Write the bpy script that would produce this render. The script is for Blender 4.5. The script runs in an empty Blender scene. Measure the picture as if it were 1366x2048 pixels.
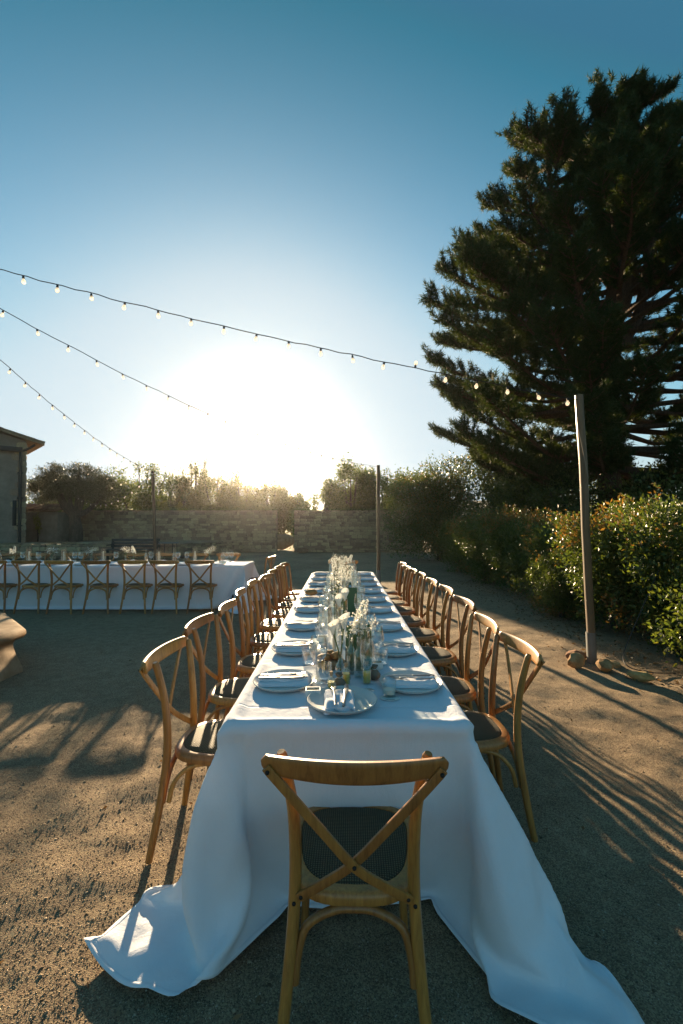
import bpy, math, random
import numpy as np
from mathutils import Vector, Matrix, Euler
PI = math.pi
R = math.radians
random.seed(7)
rng = np.random.default_rng(11)
SC = bpy.context.scene
COL = SC.collection

# ------------------------------------------------------------------ camera, sky, sun, exposure
cam = bpy.data.cameras.new('camera')
cam.sensor_fit = 'VERTICAL'; cam.sensor_height = 36; cam.lens = 16.0
cam.clip_start = .05; cam.clip_end = 2000
cam_o = bpy.data.objects.new('camera', cam); COL.objects.link(cam_o)
cam_o.location = (0, 0, 1.52); cam_o.rotation_euler = (R(91.38), 0, 0)
SC.camera = cam_o

SUN_EL, SUN_AZ = R(10.3), R(-10.7)          # azimuth from +Y towards +X
SUN = Vector((math.sin(SUN_AZ)*math.cos(SUN_EL), math.cos(SUN_AZ)*math.cos(SUN_EL), math.sin(SUN_EL)))
sl = bpy.data.lights.new('sun', 'SUN'); sl.energy = 3.5; sl.angle = R(.55); sl.color = (1.0, .75, .46)
so = bpy.data.objects.new('sun', sl); COL.objects.link(so)
so.rotation_euler = (-SUN).to_track_quat('-Z', 'Y').to_euler(); so.location = (0, 0, 30)

W = bpy.data.worlds.new('World'); SC.world = W; W.use_nodes = True
nt = W.node_tree; nt.nodes.clear()
out = nt.nodes.new('ShaderNodeOutputWorld'); bg = nt.nodes.new('ShaderNodeBackground')
sky = nt.nodes.new('ShaderNodeTexSky'); sky.sky_type = 'NISHITA'; sky.sun_disc = False
sky.sun_elevation = SUN_EL; sky.sun_rotation = SUN_AZ
sky.air_density = 1.0; sky.dust_density = 1.0; sky.ozone_density = 2.5; sky.altitude = 300
# the clear evening air of the photograph: deeper teal overhead, soft shoulder towards the sun
def vm(op, a, b_):
    n_ = nt.nodes.new('ShaderNodeVectorMath'); n_.operation = op
    for i_, q in enumerate((a, b_)):
        if isinstance(q, tuple): n_.inputs[i_].default_value = q
        else: nt.links.new(q, n_.inputs[i_])
    return n_.outputs[0]
K_ = .1625
x_ = vm('SUBTRACT', vm('MULTIPLY', sky.outputs[0], (.94, 1.09, 1.22)), (.095/K_, .105/K_, .255/K_))
x_ = vm('MAXIMUM', x_, (.03/K_, .12/K_, .20/K_))
x_ = vm('DIVIDE', x_, vm('ADD', vm('MULTIPLY', x_, (.16*K_, .25*K_, .30*K_)), (1.0, 1.0, 1.0)))
CAP = (.42/K_, .515/K_, .57/K_)
r_ = vm('DIVIDE', x_, CAP); r_ = vm('MULTIPLY', r_, r_); r_ = vm('MULTIPLY', r_, vm('MULTIPLY', r_, r_))
sx = nt.nodes.new('ShaderNodeSeparateXYZ'); nt.links.new(vm('ADD', r_, (1.0, 1.0, 1.0)), sx.inputs[0])
cx_ = nt.nodes.new('ShaderNodeCombineXYZ')
for i_ in range(3):
    pw = nt.nodes.new('ShaderNodeMath'); pw.operation = 'POWER'; pw.inputs[1].default_value = -1/6
    nt.links.new(sx.outputs[i_], pw.inputs[0]); nt.links.new(pw.outputs[0], cx_.inputs[i_])
x_ = vm('MULTIPLY', x_, cx_.outputs[0])
# the aureole of forward scattered light round the low sun
tc = nt.nodes.new('ShaderNodeTexCoord')
dot = nt.nodes.new('ShaderNodeVectorMath'); dot.operation = 'DOT_PRODUCT'; dot.inputs[1].default_value = SUN
nt.links.new(tc.outputs['Generated'], dot.inputs[0])
mx = nt.nodes.new('ShaderNodeMath'); mx.operation = 'MAXIMUM'; mx.inputs[1].default_value = 0
nt.links.new(dot.outputs['Value'], mx.inputs[0])
add_prev = None
for n_, a_ in ((900, 5.0), (260, .25)):
    pw = nt.nodes.new('ShaderNodeMath'); pw.operation = 'POWER'; pw.inputs[1].default_value = n_
    nt.links.new(mx.outputs[0], pw.inputs[0])
    mu = nt.nodes.new('ShaderNodeMath'); mu.operation = 'MULTIPLY'; mu.inputs[1].default_value = a_
    nt.links.new(pw.outputs[0], mu.inputs[0])
    if add_prev is None: add_prev = mu
    else:
        ad = nt.nodes.new('ShaderNodeMath'); ad.operation = 'ADD'
        nt.links.new(add_prev.outputs[0], ad.inputs[0]); nt.links.new(mu.outputs[0], ad.inputs[1]); add_prev = ad
glow = nt.nodes.new('ShaderNodeMix'); glow.data_type = 'RGBA'; glow.blend_type = 'MIX'
gl = nt.nodes.new('ShaderNodeVectorMath'); gl.operation = 'SCALE'; gl.inputs[0].default_value = (1.0, .93, .80)
nt.links.new(add_prev.outputs[0], gl.inputs['Scale'])
sm = nt.nodes.new('ShaderNodeVectorMath'); sm.operation = 'ADD'
nt.links.new(x_, sm.inputs[0]); nt.links.new(gl.outputs[0], sm.inputs[1])
nt.nodes.remove(glow)
nt.links.new(sm.outputs[0], bg.inputs['Color']); bg.inputs['Strength'].default_value = .05
nt.links.new(bg.outputs[0], out.inputs['Surface'])

SC.view_settings.view_transform = 'Standard'; SC.view_settings.look = 'None'
SC.view_settings.gamma = 1; SC.view_settings.use_curve_mapping = False
SC.view_settings.exposure = 2.33
SC.render.engine = 'CYCLES'
SC.cycles.use_denoising = True
SC.cycles.max_bounces = 8; SC.cycles.transparent_max_bounces = 24
SC.cycles.caustics_reflective = False; SC.cycles.caustics_refractive = False

# ------------------------------------------------------------------ helpers
class MB:
    """collects geometry, builds ONE mesh object"""
    def __init__(s): s.v = []; s.f = []; s.m = []
    def add(s, vs, fs, mi=0):
        o = len(s.v); s.v += [tuple(p) for p in vs]; s.f += [tuple(i+o for i in f) for f in fs]; s.m += [mi]*len(fs)
    def box(s, c, d, rot=0, mi=0, bev=0):
        hx, hy, hz = d[0]/2, d[1]/2, d[2]/2
        b = min(bev, hx*.9, hy*.9, hz*.9)
        ca, sa = math.cos(rot), math.sin(rot)
        def T(x, y, z): return (c[0]+x*ca-y*sa, c[1]+x*sa+y*ca, c[2]+z)
        if b <= 0:
            vs = [T(x, y, z) for z in (-hz, hz) for y in (-hy, hy) for x in (-hx, hx)]
            s.add(vs, [(0,2,3,1),(4,5,7,6),(0,1,5,4),(2,6,7,3),(0,4,6,2),(1,3,7,5)], mi); return
        vs = []; idx = {}
        for ix in (-1,1):
            for iy in (-1,1):
                for iz in (-1,1):
                    for ax in range(3):
                        p = [ix*(hx-b), iy*(hy-b), iz*(hz-b)]
                        p[ax] = (ix*hx, iy*hy, iz*hz)[ax]
                        idx[(ix,iy,iz,ax)] = len(vs); vs.append(T(*p))
        I = lambda *k: idx[k]
        fs = []
        for sg in (-1,1):
            q = [I(sg,-1,-1,0),I(sg,1,-1,0),I(sg,1,1,0),I(sg,-1,1,0)]; fs.append(q if sg>0 else q[::-1])
            q = [I(-1,sg,-1,1),I(-1,sg,1,1),I(1,sg,1,1),I(1,sg,-1,1)]; fs.append(q if sg>0 else q[::-1])
            q = [I(-1,-1,sg,2),I(1,-1,sg,2),I(1,1,sg,2),I(-1,1,sg,2)]; fs.append(q if sg>0 else q[::-1])
        for a in (-1,1):
            for c2 in (-1,1):
                fs.append([I(a,c2,-1,0),I(a,c2,1,0),I(a,c2,1,1),I(a,c2,-1,1)])
                fs.append([I(a,-1,c2,0),I(a,1,c2,0),I(a,1,c2,2),I(a,-1,c2,2)])
                fs.append([I(-1,a,c2,1),I(1,a,c2,1),I(1,a,c2,2),I(-1,a,c2,2)])
        for a in (-1,1):
            for b2 in (-1,1):
                for c2 in (-1,1): fs.append([I(a,b2,c2,0),I(a,b2,c2,1),I(a,b2,c2,2)])
        s.add(vs, fs, mi)
    def tube(s, pts, rad, n=8, mi=0, caps=True, flat=None, up=None):
        """pts list of Vectors; rad number/list; flat=(w,t) for a rounded strip section"""
        pts = [Vector(p) for p in pts]; k = len(pts)
        rad = [rad]*k if not isinstance(rad, (list, tuple)) else rad
        rings = []; prev = Vector(up) if up else None
        for i, p in enumerate(pts):
            t = (pts[min(i+1,k-1)]-pts[max(i-1,0)]).normalized()
            if prev is None: prev = Vector((0,0,1)) if abs(t.z) < .9 else Vector((0,1,0))
            a = (prev - t*prev.dot(t)).normalized(); b = t.cross(a)
            if not up: prev = a
            ring = []
            for j in range(n):
                an = 2*PI*(j+.5)/n
                cx, sy = math.cos(an), math.sin(an)
                if flat:
                    e = .55
                    cx = math.copysign(abs(cx)**e, cx); sy = math.copysign(abs(sy)**e, sy)
                    ring.append(p + a*cx*flat[1]/2*rad[i] + b*sy*flat[0]/2*rad[i])
                else: ring.append(p + (a*cx + b*sy)*rad[i])
            rings.append(ring)
        vs = [q for r in rings for q in r]
        fs = [(i*n+j, i*n+(j+1)%n, (i+1)*n+(j+1)%n, (i+1)*n+j) for i in range(k-1) for j in range(n)]
        if caps: fs += [tuple(range(n))[::-1], tuple((k-1)*n+j for j in range(n))]
        s.add(vs, fs, mi)
    def lathe(s, prof, n=20, c=(0,0,0), mi=0, rib=None, close=False):
        vs = []
        for r, z in prof:
            for j in range(n):
                a = 2*PI*j/n; rr = r*(1+(rib(j, z) if rib else 0))
                vs.append((c[0]+rr*math.cos(a), c[1]+rr*math.sin(a), c[2]+z))
        k = len(prof)
        fs = [(i*n+j, i*n+(j+1)%n, (i+1)*n+(j+1)%n, (i+1)*n+j) for i in range(k-1) for j in range(n)]
        if close:
            fs.append(tuple(range(n))[::-1]); fs.append(tuple((k-1)*n+j for j in range(n)))
        s.add(vs, fs, mi)
    def build(s, name, mat, parent=None, smooth=True, loc=None, ang=None):
        me = mesh(name, s.v, s.f, mat, smooth)
        if len(set(s.m)) > 1: me.polygons.foreach_set('material_index', s.m)
        return link(name, me, parent, loc)

def mesh(name, v, f, mat, smooth=True):
    me = bpy.data.meshes.new(name); me.from_pydata([tuple(p) for p in v], [], f)
    for m_ in (mat if isinstance(mat, (list, tuple)) else [mat]): me.materials.append(m_)
    if smooth:
        me.polygons.foreach_set('use_smooth', [True]*len(me.polygons))
        try: me.set_sharp_from_angle(angle=R(50))
        except Exception: pass
    me.update(); return me

def link(name, me, parent=None, loc=None, rot=None):
    o = bpy.data.objects.new(name, me); COL.objects.link(o)
    if parent: o.parent = parent
    if loc is not None: o.location = loc
    if rot is not None: o.rotation_euler = rot
    return o

def tag(o, label=None, cat=None, group=None, kind=None):
    if label: o['label'] = label
    if cat: o['category'] = cat
    if group: o['group'] = group
    if kind: o['kind'] = kind
    return o

def thing(name, label, cat, loc=(0,0,0), rz=0, group=None):
    o = bpy.data.objects.new(name, None); COL.objects.link(o); o.empty_display_size = .1
    o.location = loc; o.rotation_euler = (0, 0, rz)
    return tag(o, label, cat, group)

KIDS = {}
def copy_thing(o, label=None, group=None, loc=None, rz=None, skip=()):
    """a thing with its parts and sub-parts, sharing mesh data"""
    c = o.copy(); COL.objects.link(c)
    if label: c['label'] = label
    if group: c['group'] = group
    if loc is not None: c.location = loc
    if rz is not None: c.rotation_euler = (0, 0, rz) if not isinstance(rz, tuple) else rz
    for ch in list(o.children):
        if ch.name.split('.')[0] in skip: continue
        d = ch.copy(); COL.objects.link(d); d.parent = c
        for g in list(ch.children):
            e = g.copy(); COL.objects.link(e); e.parent = d
    return c

def smooth_pts(ctrl, k=6):
    """catmull-rom through control points"""
    P = [Vector(p) for p in ctrl]; P = [P[0]*2-P[1]]+P+[P[-1]*2-P[-2]]
    o = []
    for i in range(1, len(P)-2):
        for j in range(k):
            t = j/k; a, b, c, d = P[i-1], P[i], P[i+1], P[i+2]
            o.append(.5*((2*b)+(c-a)*t+(2*a-5*b+4*c-d)*t*t+(3*b-a-3*c+d)*t**3))
    o.append(P[-2]); return o

def fast_mesh(name, V, quads, mats, mat_idx=None, smooth=False):
    """numpy quads/tris to mesh"""
    V = np.asarray(V, np.float32).reshape(-1, 3); Q = np.asarray(quads, np.int32); n, k = Q.shape
    me = bpy.data.meshes.new(name)
    me.vertices.add(len(V)); me.vertices.foreach_set('co', V.ravel())
    me.loops.add(n*k); me.loops.foreach_set('vertex_index', Q.ravel())
    me.polygons.add(n); me.polygons.foreach_set('loop_start', np.arange(0, n*k, k, dtype=np.int32))
    try: me.polygons.foreach_set('loop_total', np.full(n, k, np.int32))
    except Exception: pass
    for m_ in (mats if isinstance(mats, (list, tuple)) else [mats]): me.materials.append(m_)
    if mat_idx is not None: me.polygons.foreach_set('material_index', np.asarray(mat_idx, np.int32))
    if smooth: me.polygons.foreach_set('use_smooth', np.ones(n, bool))
    me.update(calc_edges=True); me.validate(); return me

def unit(a): return a/np.maximum(np.linalg.norm(a, axis=-1, keepdims=True), 1e-9)

def leaf_quads(P, A, L, Wd, r=rng):
    """diamond leaves with a slight fold: base P, axis A"""
    n = len(P); A = unit(A); B = unit(np.cross(A, r.normal(size=(n,3)))); N = np.cross(A, B)
    L = np.broadcast_to(np.asarray(L), (n,))[:, None]; Wd = np.broadcast_to(np.asarray(Wd), (n,))[:, None]
    V = np.stack([P, P+A*L*.45+B*Wd*.5+N*Wd*.12, P+A*L-N*L*.1, P+A*L*.45-B*Wd*.5+N*Wd*.12], 1)
    return V.reshape(-1, 3), np.arange(n*4).reshape(n, 4)

def vnoise(x, y, seed=0):
    """smooth 2-D value noise, numpy"""
    g = np.random.default_rng(seed).random((256, 256))
    xi, yi = np.floor(x).astype(int), np.floor(y).astype(int)
    fx, fy = x-xi, y-yi; fx = fx*fx*(3-2*fx); fy = fy*fy*(3-2*fy)
    a = g[xi % 256, yi % 256]; b = g[(xi+1) % 256, yi % 256]; c = g[xi % 256, (yi+1) % 256]; d = g[(xi+1) % 256, (yi+1) % 256]
    return (a*(1-fx)+b*fx)*(1-fy)+(c*(1-fx)+d*fx)*fy

# ------------------------------------------------------------------ materials
def new_mat(name):
    m = bpy.data.materials.new(name); m.use_nodes = True; t = m.node_tree
    return m, t, t.nodes['Principled BSDF'], t.nodes['Material Output']
def N(t, kind, **kw):
    n = t.nodes.new(kind)
    for k, v in kw.items():
        if k in n.inputs: n.inputs[k].default_value = v
        else: setattr(n, k, v)
    return n
def ramp(t, fac, stops):
    r = N(t, 'ShaderNodeValToRGB'); e = r.color_ramp.elements
    while len(e) < len(stops): e.new(.5)
    for q, (p, c) in zip(e, stops): q.position = p; q.color = (*c, 1)
    t.links.new(fac, r.inputs['Fac']); return r.outputs['Color']
def bump(t, b, h, strength=.3, dist=.01):
    n = N(t, 'ShaderNodeBump'); n.inputs['Strength'].default_value = strength; n.inputs['Distance'].default_value = dist
    t.links.new(h, n.inputs['Height']); t.links.new(n.outputs[0], b.inputs['Normal'])
def coords(t, which='Object', scale=(1,1,1)):
    c = N(t, 'ShaderNodeTexCoord'); m = N(t, 'ShaderNodeMapping'); m.inputs['Scale'].default_value = scale
    t.links.new(c.outputs[which], m.inputs[0]); return m.outputs[0]
def noise(t, vec, scale, detail=4, rough=.55, dist=0):
    n = N(t, 'ShaderNodeTexNoise'); n.inputs['Scale'].default_value = scale; n.inputs['Detail'].default_value = detail
    n.inputs['Roughness'].default_value = rough; n.inputs['Distortion'].default_value = dist
    t.links.new(vec, n.inputs['Vector']); return n.outputs['Fac']
def hue_by(t, col, src, hv=.03, vv=.3):
    """vary hue and value by a 0..1 source"""
    h = N(t, 'ShaderNodeHueSaturation')
    a = N(t, 'ShaderNodeMapRange'); a.inputs[3].default_value = .5-hv; a.inputs[4].default_value = .5+hv
    b = N(t, 'ShaderNodeMapRange'); b.inputs[3].default_value = 1-vv; b.inputs[4].default_value = 1+vv
    t.links.new(src, a.inputs[0]); t.links.new(src, b.inputs[0])
    t.links.new(a.outputs[0], h.inputs['Hue']); t.links.new(b.outputs[0], h.inputs['Value']); t.links.new(col, h.inputs['Color'])
    return h.outputs[0]

def simple(name, col, rough=.6, metal=0, nscale=None, nb=.1, spec=.5, var=.12):
    m, t, b, o = new_mat(name)
    b.inputs['Roughness'].default_value = rough; b.inputs['Metallic'].default_value = metal
    b.inputs['Specular IOR Level'].default_value = spec
    v = coords(t); f = noise(t, v, nscale or 30)
    c = ramp(t, f, [(.25, tuple(x*(1-var) for x in col)), (.75, tuple(min(1, x*(1+var)) for x in col))])
    t.links.new(c, b.inputs['Base Color'])
    if nb: bump(t, b, f, nb, .004)
    return m

def mat_wood(name, c0, c1, scale=(60,60,5), rough=.42):
    m, t, b, o = new_mat(name)
    v = coords(t, 'Object', scale); oi = N(t, 'ShaderNodeObjectInfo')
    off = N(t, 'ShaderNodeVectorMath'); off.operation = 'ADD'
    mul = N(t, 'ShaderNodeMath'); mul.operation = 'MULTIPLY'; mul.inputs[1].default_value = 40
    t.links.new(oi.outputs['Random'], mul.inputs[0]); t.links.new(v, off.inputs[0]); t.links.new(mul.outputs[0], off.inputs[1])
    f = noise(t, off.outputs[0], 1.0, 6, .62, .4); g = noise(t, off.outputs[0], 4.5, 3)
    mixf = N(t, 'ShaderNodeMath'); mixf.operation = 'MULTIPLY_ADD'; mixf.inputs[1].default_value = .35
    t.links.new(g, mixf.inputs[0]); t.links.new(f, mixf.inputs[2])
    c = ramp(t, mixf.outputs[0], [(.42, c0), (.6, tuple((a+b_)/2 for a, b_ in zip(c0, c1))), (.85, c1)])
    c = hue_by(t, c, oi.outputs['Random'], .008, .22)
    t.links.new(c, b.inputs['Base Color']); b.inputs['Roughness'].default_value = rough
    b.inputs['Coat Weight'].default_value = .25; b.inputs['Coat Roughness'].default_value = .25
    bump(t, b, f, .12, .003); return m

def mat_leaf(name, cols, trans=.35, rough=.38, tcol=None, spec=.5):
    m, t, b, o = new_mat(name)
    g = N(t, 'ShaderNodeNewGeometry')
    c = ramp(t, g.outputs['Random Per Island'], [(i/max(1, len(cols)-1), cc) for i, cc in enumerate(cols)])
    t.links.new(c, b.inputs['Base Color']); b.inputs['Roughness'].default_value = rough
    b.inputs['Specular IOR Level'].default_value = spec
    tr = N(t, 'ShaderNodeBsdfTranslucent'); mixc = N(t, 'ShaderNodeMix'); mixc.data_type = 'RGBA'; mixc.blend_type = 'MULTIPLY'
    mixc.inputs['Factor'].default_value = 1; mixc.inputs[7].default_value = (*(tcol or (1.6, 1.5, .5)), 1)
    t.links.new(c, mixc.inputs[6]); t.links.new(mixc.outputs[2], tr.inputs['Color'])
    ms = N(t, 'ShaderNodeMixShader'); ms.inputs[0].default_value = trans
    t.links.new(b.outputs[0], ms.inputs[1]); t.links.new(tr.outputs[0], ms.inputs[2]); t.links.new(ms.outputs[0], o.inputs['Surface'])
    return m

def mat_glass(name, tintc=(.97, .98, .975), lo=.06, body=.0):
    """thin-walled clear glass: sees through, mirrors more at grazing angles"""
    m, t, b, o = new_mat(name); t.nodes.remove(b)
    tr = N(t, 'ShaderNodeBsdfTransparent'); tr.inputs['Color'].default_value = (*tintc, 1)
    gs = N(t, 'ShaderNodeBsdfGlossy'); gs.inputs['Roughness'].default_value = .04; gs.inputs['Color'].default_value = (1, 1, 1, 1)
    lw = N(t, 'ShaderNodeLayerWeight'); lw.inputs['Blend'].default_value = .25
    mr = N(t, 'ShaderNodeMapRange'); mr.inputs[3].default_value = lo; mr.inputs[4].default_value = .92
    t.links.new(lw.outputs['Facing'], mr.inputs[0])
    pw = N(t, 'ShaderNodeMath'); pw.operation = 'POWER'; pw.inputs[1].default_value = 1.25
    t.links.new(mr.outputs[0], pw.inputs[0])
    ms = N(t, 'ShaderNodeMixShader'); t.links.new(pw.outputs[0], ms.inputs[0])
    t.links.new(tr.outputs[0], ms.inputs[1]); t.links.new(gs.outputs[0], ms.inputs[2]); t.links.new(ms.outputs[0], o.inputs['Surface'])
    return m

def mat_gravel():
    m, t, b, o = new_mat('gravel')
    v = coords(t)
    big = noise(t, v, .5, 4); mid = noise(t, v, 9, 5, .6); fine = noise(t, v, 170, 4, .75)
    vor = N(t, 'ShaderNodeTexVoronoi'); vor.inputs['Scale'].default_value = 210; t.links.new(v, vor.inputs['Vector'])
    a = N(t, 'ShaderNodeMath'); a.operation = 'MULTIPLY_ADD'; a.inputs[1].default_value = .5
    t.links.new(mid, a.inputs[0]); 
    hb = N(t, 'ShaderNodeMath'); hb.operation = 'MULTIPLY'; hb.inputs[1].default_value = .5; t.links.new(big, hb.inputs[0]); t.links.new(hb.outputs[0], a.inputs[2])
    base = ramp(t, a.outputs[0], [(.3, (0.175,0.123,0.077)), (.52, (0.287,0.207,0.130)), (.72, (0.385,0.287,0.189))])
    sp = N(t, 'ShaderNodeSeparateColor'); t.links.new(vor.outputs['Color'], sp.inputs[0])
    c = hue_by(t, base, sp.outputs[0], .015, .42)
    t.links.new(c, b.inputs['Base Color']); b.inputs['Roughness'].default_value = .95; b.inputs['Specular IOR Level'].default_value = .15
    h = N(t, 'ShaderNodeMath'); h.operation = 'MULTIPLY_ADD'; h.inputs[1].default_value = -.45; t.links.new(vor.outputs['Distance'], h.inputs[0]); t.links.new(fine, h.inputs[2])
    h2 = N(t, 'ShaderNodeMath'); h2.operation = 'MULTIPLY_ADD'; h2.inputs[1].default_value = 1.25; t.links.new(mid, h2.inputs[0]); t.links.new(h.outputs[0], h2.inputs[2])
    bump(t, b, h2.outputs[0], .8, .010); return m

def mat_cloth(name, col=(.80,.83,.90), trans=.12, scale=900):
    m, t, b, o = new_mat(name)
    v = coords(t); w = N(t, 'ShaderNodeTexWave'); w.inputs['Scale'].default_value = scale/3; t.links.new(v, w.inputs['Vector'])
    f = noise(t, v, 14, 5)
    c = ramp(t, f, [(.2, tuple(x*.96 for x in col)), (.8, col)])
    t.links.new(c, b.inputs['Base Color']); b.inputs['Roughness'].default_value = .85; b.inputs['Specular IOR Level'].default_value = .15
    b.inputs['Sheen Weight'].default_value = .15
    f2 = noise(t, v, 380, 2); a = N(t, 'ShaderNodeMath'); a.operation = 'MULTIPLY_ADD'; a.inputs[1].default_value = 2.2
    fw = noise(t, coords(t, 'Object', (9, 9, 3)), 1.0, 6, .6, 1.2); a2 = N(t, 'ShaderNodeMath'); a2.operation = 'MULTIPLY_ADD'; a2.inputs[1].default_value = 5.0
    t.links.new(f, a.inputs[0]); t.links.new(f2, a.inputs[2]); t.links.new(fw, a2.inputs[0]); t.links.new(a.outputs[0], a2.inputs[2])
    hgt = a2.outputs[0]
    if 'linen' in name:                          # ironed fold lines of the long cloth
        sep = N(t, 'ShaderNodeSeparateXYZ'); t.links.new(coords(t), sep.inputs[0])
        for ax, per_, off in ((1, .66, -1.87), (0, 3.0, -1.48)):
            q0 = N(t, 'ShaderNodeMath'); q0.operation = 'ADD'; q0.inputs[1].default_value = off+per_*10+per_/2; t.links.new(sep.outputs[ax], q0.inputs[0])
            q1 = N(t, 'ShaderNodeMath'); q1.operation = 'MODULO'; q1.inputs[1].default_value = per_; t.links.new(q0.outputs[0], q1.inputs[0])
            q2 = N(t, 'ShaderNodeMath'); q2.operation = 'SUBTRACT'; q2.inputs[1].default_value = per_/2; t.links.new(q1.outputs[0], q2.inputs[0])
            q3 = N(t, 'ShaderNodeMath'); q3.operation = 'ABSOLUTE'; t.links.new(q2.outputs[0], q3.inputs[0])
            q4 = N(t, 'ShaderNodeMapRange'); q4.inputs[1].default_value = 0; q4.inputs[2].default_value = .007; q4.inputs[3].default_value = -3.0; q4.inputs[4].default_value = 0; t.links.new(q3.outputs[0], q4.inputs[0])
            q5 = N(t, 'ShaderNodeMath'); q5.operation = 'ADD'; t.links.new(hgt, q5.inputs[0]); t.links.new(q4.outputs[0], q5.inputs[1]); hgt = q5.outputs[0]
    bump(t, b, hgt, .32, .004)
    tr = N(t, 'ShaderNodeBsdfTranslucent'); t.links.new(c, tr.inputs['Color'])
    ms = N(t, 'ShaderNodeMixShader'); ms.inputs[0].default_value = trans
    t.links.new(b.outputs[0], ms.inputs[1]); t.links.new(tr.outputs[0], ms.inputs[2]); t.links.new(ms.outputs[0], o.inputs['Surface'])
    return m

def mat_stone(name, cols, scale=9, rough=.9, bmp=.5, by_object=True, bd=.02):
    m, t, b, o = new_mat(name)
    v = coords(t); f = noise(t, v, scale, 6, .65)
    c = ramp(t, f, [(.3, cols[0]), (.5, cols[1]), (.7, cols[2])])
    if by_object:
        oi = N(t, 'ShaderNodeObjectInfo'); c = hue_by(t, c, oi.outputs['Random'], .02, .32)
    else:
        g = N(t, 'ShaderNodeNewGeometry'); c = hue_by(t, c, g.outputs['Random Per Island'], .02, .32)
    t.links.new(c, b.inputs['Base Color']); b.inputs['Roughness'].default_value = rough; b.inputs['Specular IOR Level'].default_value = .2
    bump(t, b, f, bmp, bd); return m

def mat_weave():
    m, t, b, o = new_mat('seat_weave')
    v = coords(t, 'Object')
    w1 = N(t, 'ShaderNodeTexWave'); w1.bands_direction = 'X'; w1.inputs['Scale'].default_value = 42
    w2 = N(t, 'ShaderNodeTexWave'); w2.bands_direction = 'Y'; w2.inputs['Scale'].default_value = 42
    t.links.new(v, w1.inputs['Vector']); t.links.new(v, w2.inputs['Vector'])
    mul = N(t, 'ShaderNodeMath'); mul.operation = 'MULTIPLY'; t.links.new(w1.outputs['Fac'], mul.inputs[0]); t.links.new(w2.outputs['Fac'], mul.inputs[1])
    f = noise(t, v, 60, 3)
    c = ramp(t, mul.outputs[0], [(.05, (.036,.029,.015)), (.6, (.145,.118,.066))])
    c = hue_by(t, c, f, .01, .3)
    t.links.new(c, b.inputs['Base Color']); b.inputs['Roughness'].default_value = .65; b.inputs['Specular IOR Level'].default_value = .25
    bump(t, b, mul.outputs[0], .6, .004); return m

def mat_bark(name, c0, c1, sc=(6,6,1.2)):
    m, t, b, o = new_mat(name); v = coords(t, 'Object', sc); f = noise(t, v, 3, 7, .7, .6)
    c = ramp(t, f, [(.35, c0), (.65, c1)]); t.links.new(c, b.inputs['Base Color'])
    b.inputs['Roughness'].default_value = .95; bump(t, b, f, .9, .04); return m

M = {}
M['gravel'] = mat_gravel()
M['oak'] = mat_wood('oak', (.18,.070,.016), (.40,.182,.042))
M['post'] = mat_wood('post_wood', (.065,.038,.02), (.15,.09,.048), (30,30,2.5), .8)
M['darkwood'] = mat_wood('dark_wood', (.03,.025,.02), (.07,.055,.045), (20,20,3), .7)
M['weave'] = mat_weave()
M['cloth'] = mat_cloth('linen_cloth')
M['napkin'] = mat_cloth('napkin_cloth', (.80,.80,.86), .12, 1400)
M['bolt'] = simple('bolt_metal', (.03,.03,.03), .5, .8, var=.1)
M['ceramic'] = simple('stoneware', (.60,.585,.55), .35, 0, 260, .03, var=.16)
M['steel'] = simple('cutlery_steel', (.24,.24,.235), .3, 1, 80, 0)
M['glass'] = mat_glass('clear_glass')
M['greenglass'] = mat_glass('bottle_glass', (.86,.93,.86))
M['oil'] = simple('olive_oil', (.62,.47,.05), .3, 0, 20, 0, var=.05)
M['cork'] = simple('cork', (.42,.28,.16), .9, 0, 120, .4)
M['linen'] = simple('linen_pouch', (.20,.155,.115), .95, 0, 160, .5)
M['bread'] = simple('bread_crust', (.36,.17,.055), .75, 0, 45, .6, var=.35)
M['board'] = mat_wood('bread_board', (.16,.09,.045), (.30,.19,.10), (20,20,6), .7)
M['wax'] = simple('candle_wax', (.78,.70,.56), .45, 0, 20, .02, var=.04)
M['card'] = simple('green_card', (.055,.115,.05), .7, 0, 60, .05, var=.1)
M['paper'] = simple('paper_card', (.62,.62,.58), .85, 0, 60, .05, var=.05)
M['ink'] = simple('ink', (.03,.03,.03), .8, 0, 60, 0)
M['honey'] = simple('butter', (.26,.19,.05), .4, 0, 60, .1)
M['white'] = simple('white_glaze', (.75,.74,.71), .35, 0, 60, .02, var=.03)
M['petal'] = mat_leaf('white_petal', [(.70,.69,.62), (.82,.81,.76), (.86,.85,.82)], .3, .6, (1,1,.96))
M['stem'] = mat_leaf('flower_stem', [(.07,.12,.03), (.11,.16,.05)], .2, .5)
M['needle'] = mat_leaf('pine_needle', [(.024,.050,.016), (.036,.064,.021), (.06,.072,.025)], .22, .7, (1.7,1.4,.5), .2)
M['hedge'] = mat_leaf('hedge_leaf', [(0.058,0.091,0.026), (0.085,0.124,0.034), (0.130,0.156,0.046)], .34, .42, (1.6,1.5,.5))
M['russet'] = mat_leaf('hedge_young_leaf', [(.19,.11,.04), (.24,.15,.05), (.16,.135,.04)], .38, .4, (1.5,1.2,.5))
M['lime'] = mat_leaf('hedge_lime_leaf', [(.13,.15,.035), (.20,.20,.05)], .42, .32, (1.5,1.4,.4))
M['holm'] = mat_leaf('holm_oak_leaf', [(0.052,0.088,0.029), (0.085,0.124,0.039), (0.137,0.156,0.052)], .34, .4, (1.6,1.4,.5))
M['olive'] = mat_leaf('olive_leaf', [(.045,.06,.028), (.065,.08,.038), (.095,.10,.05)], .14, .45, (1.4,1.3,.7))
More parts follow.
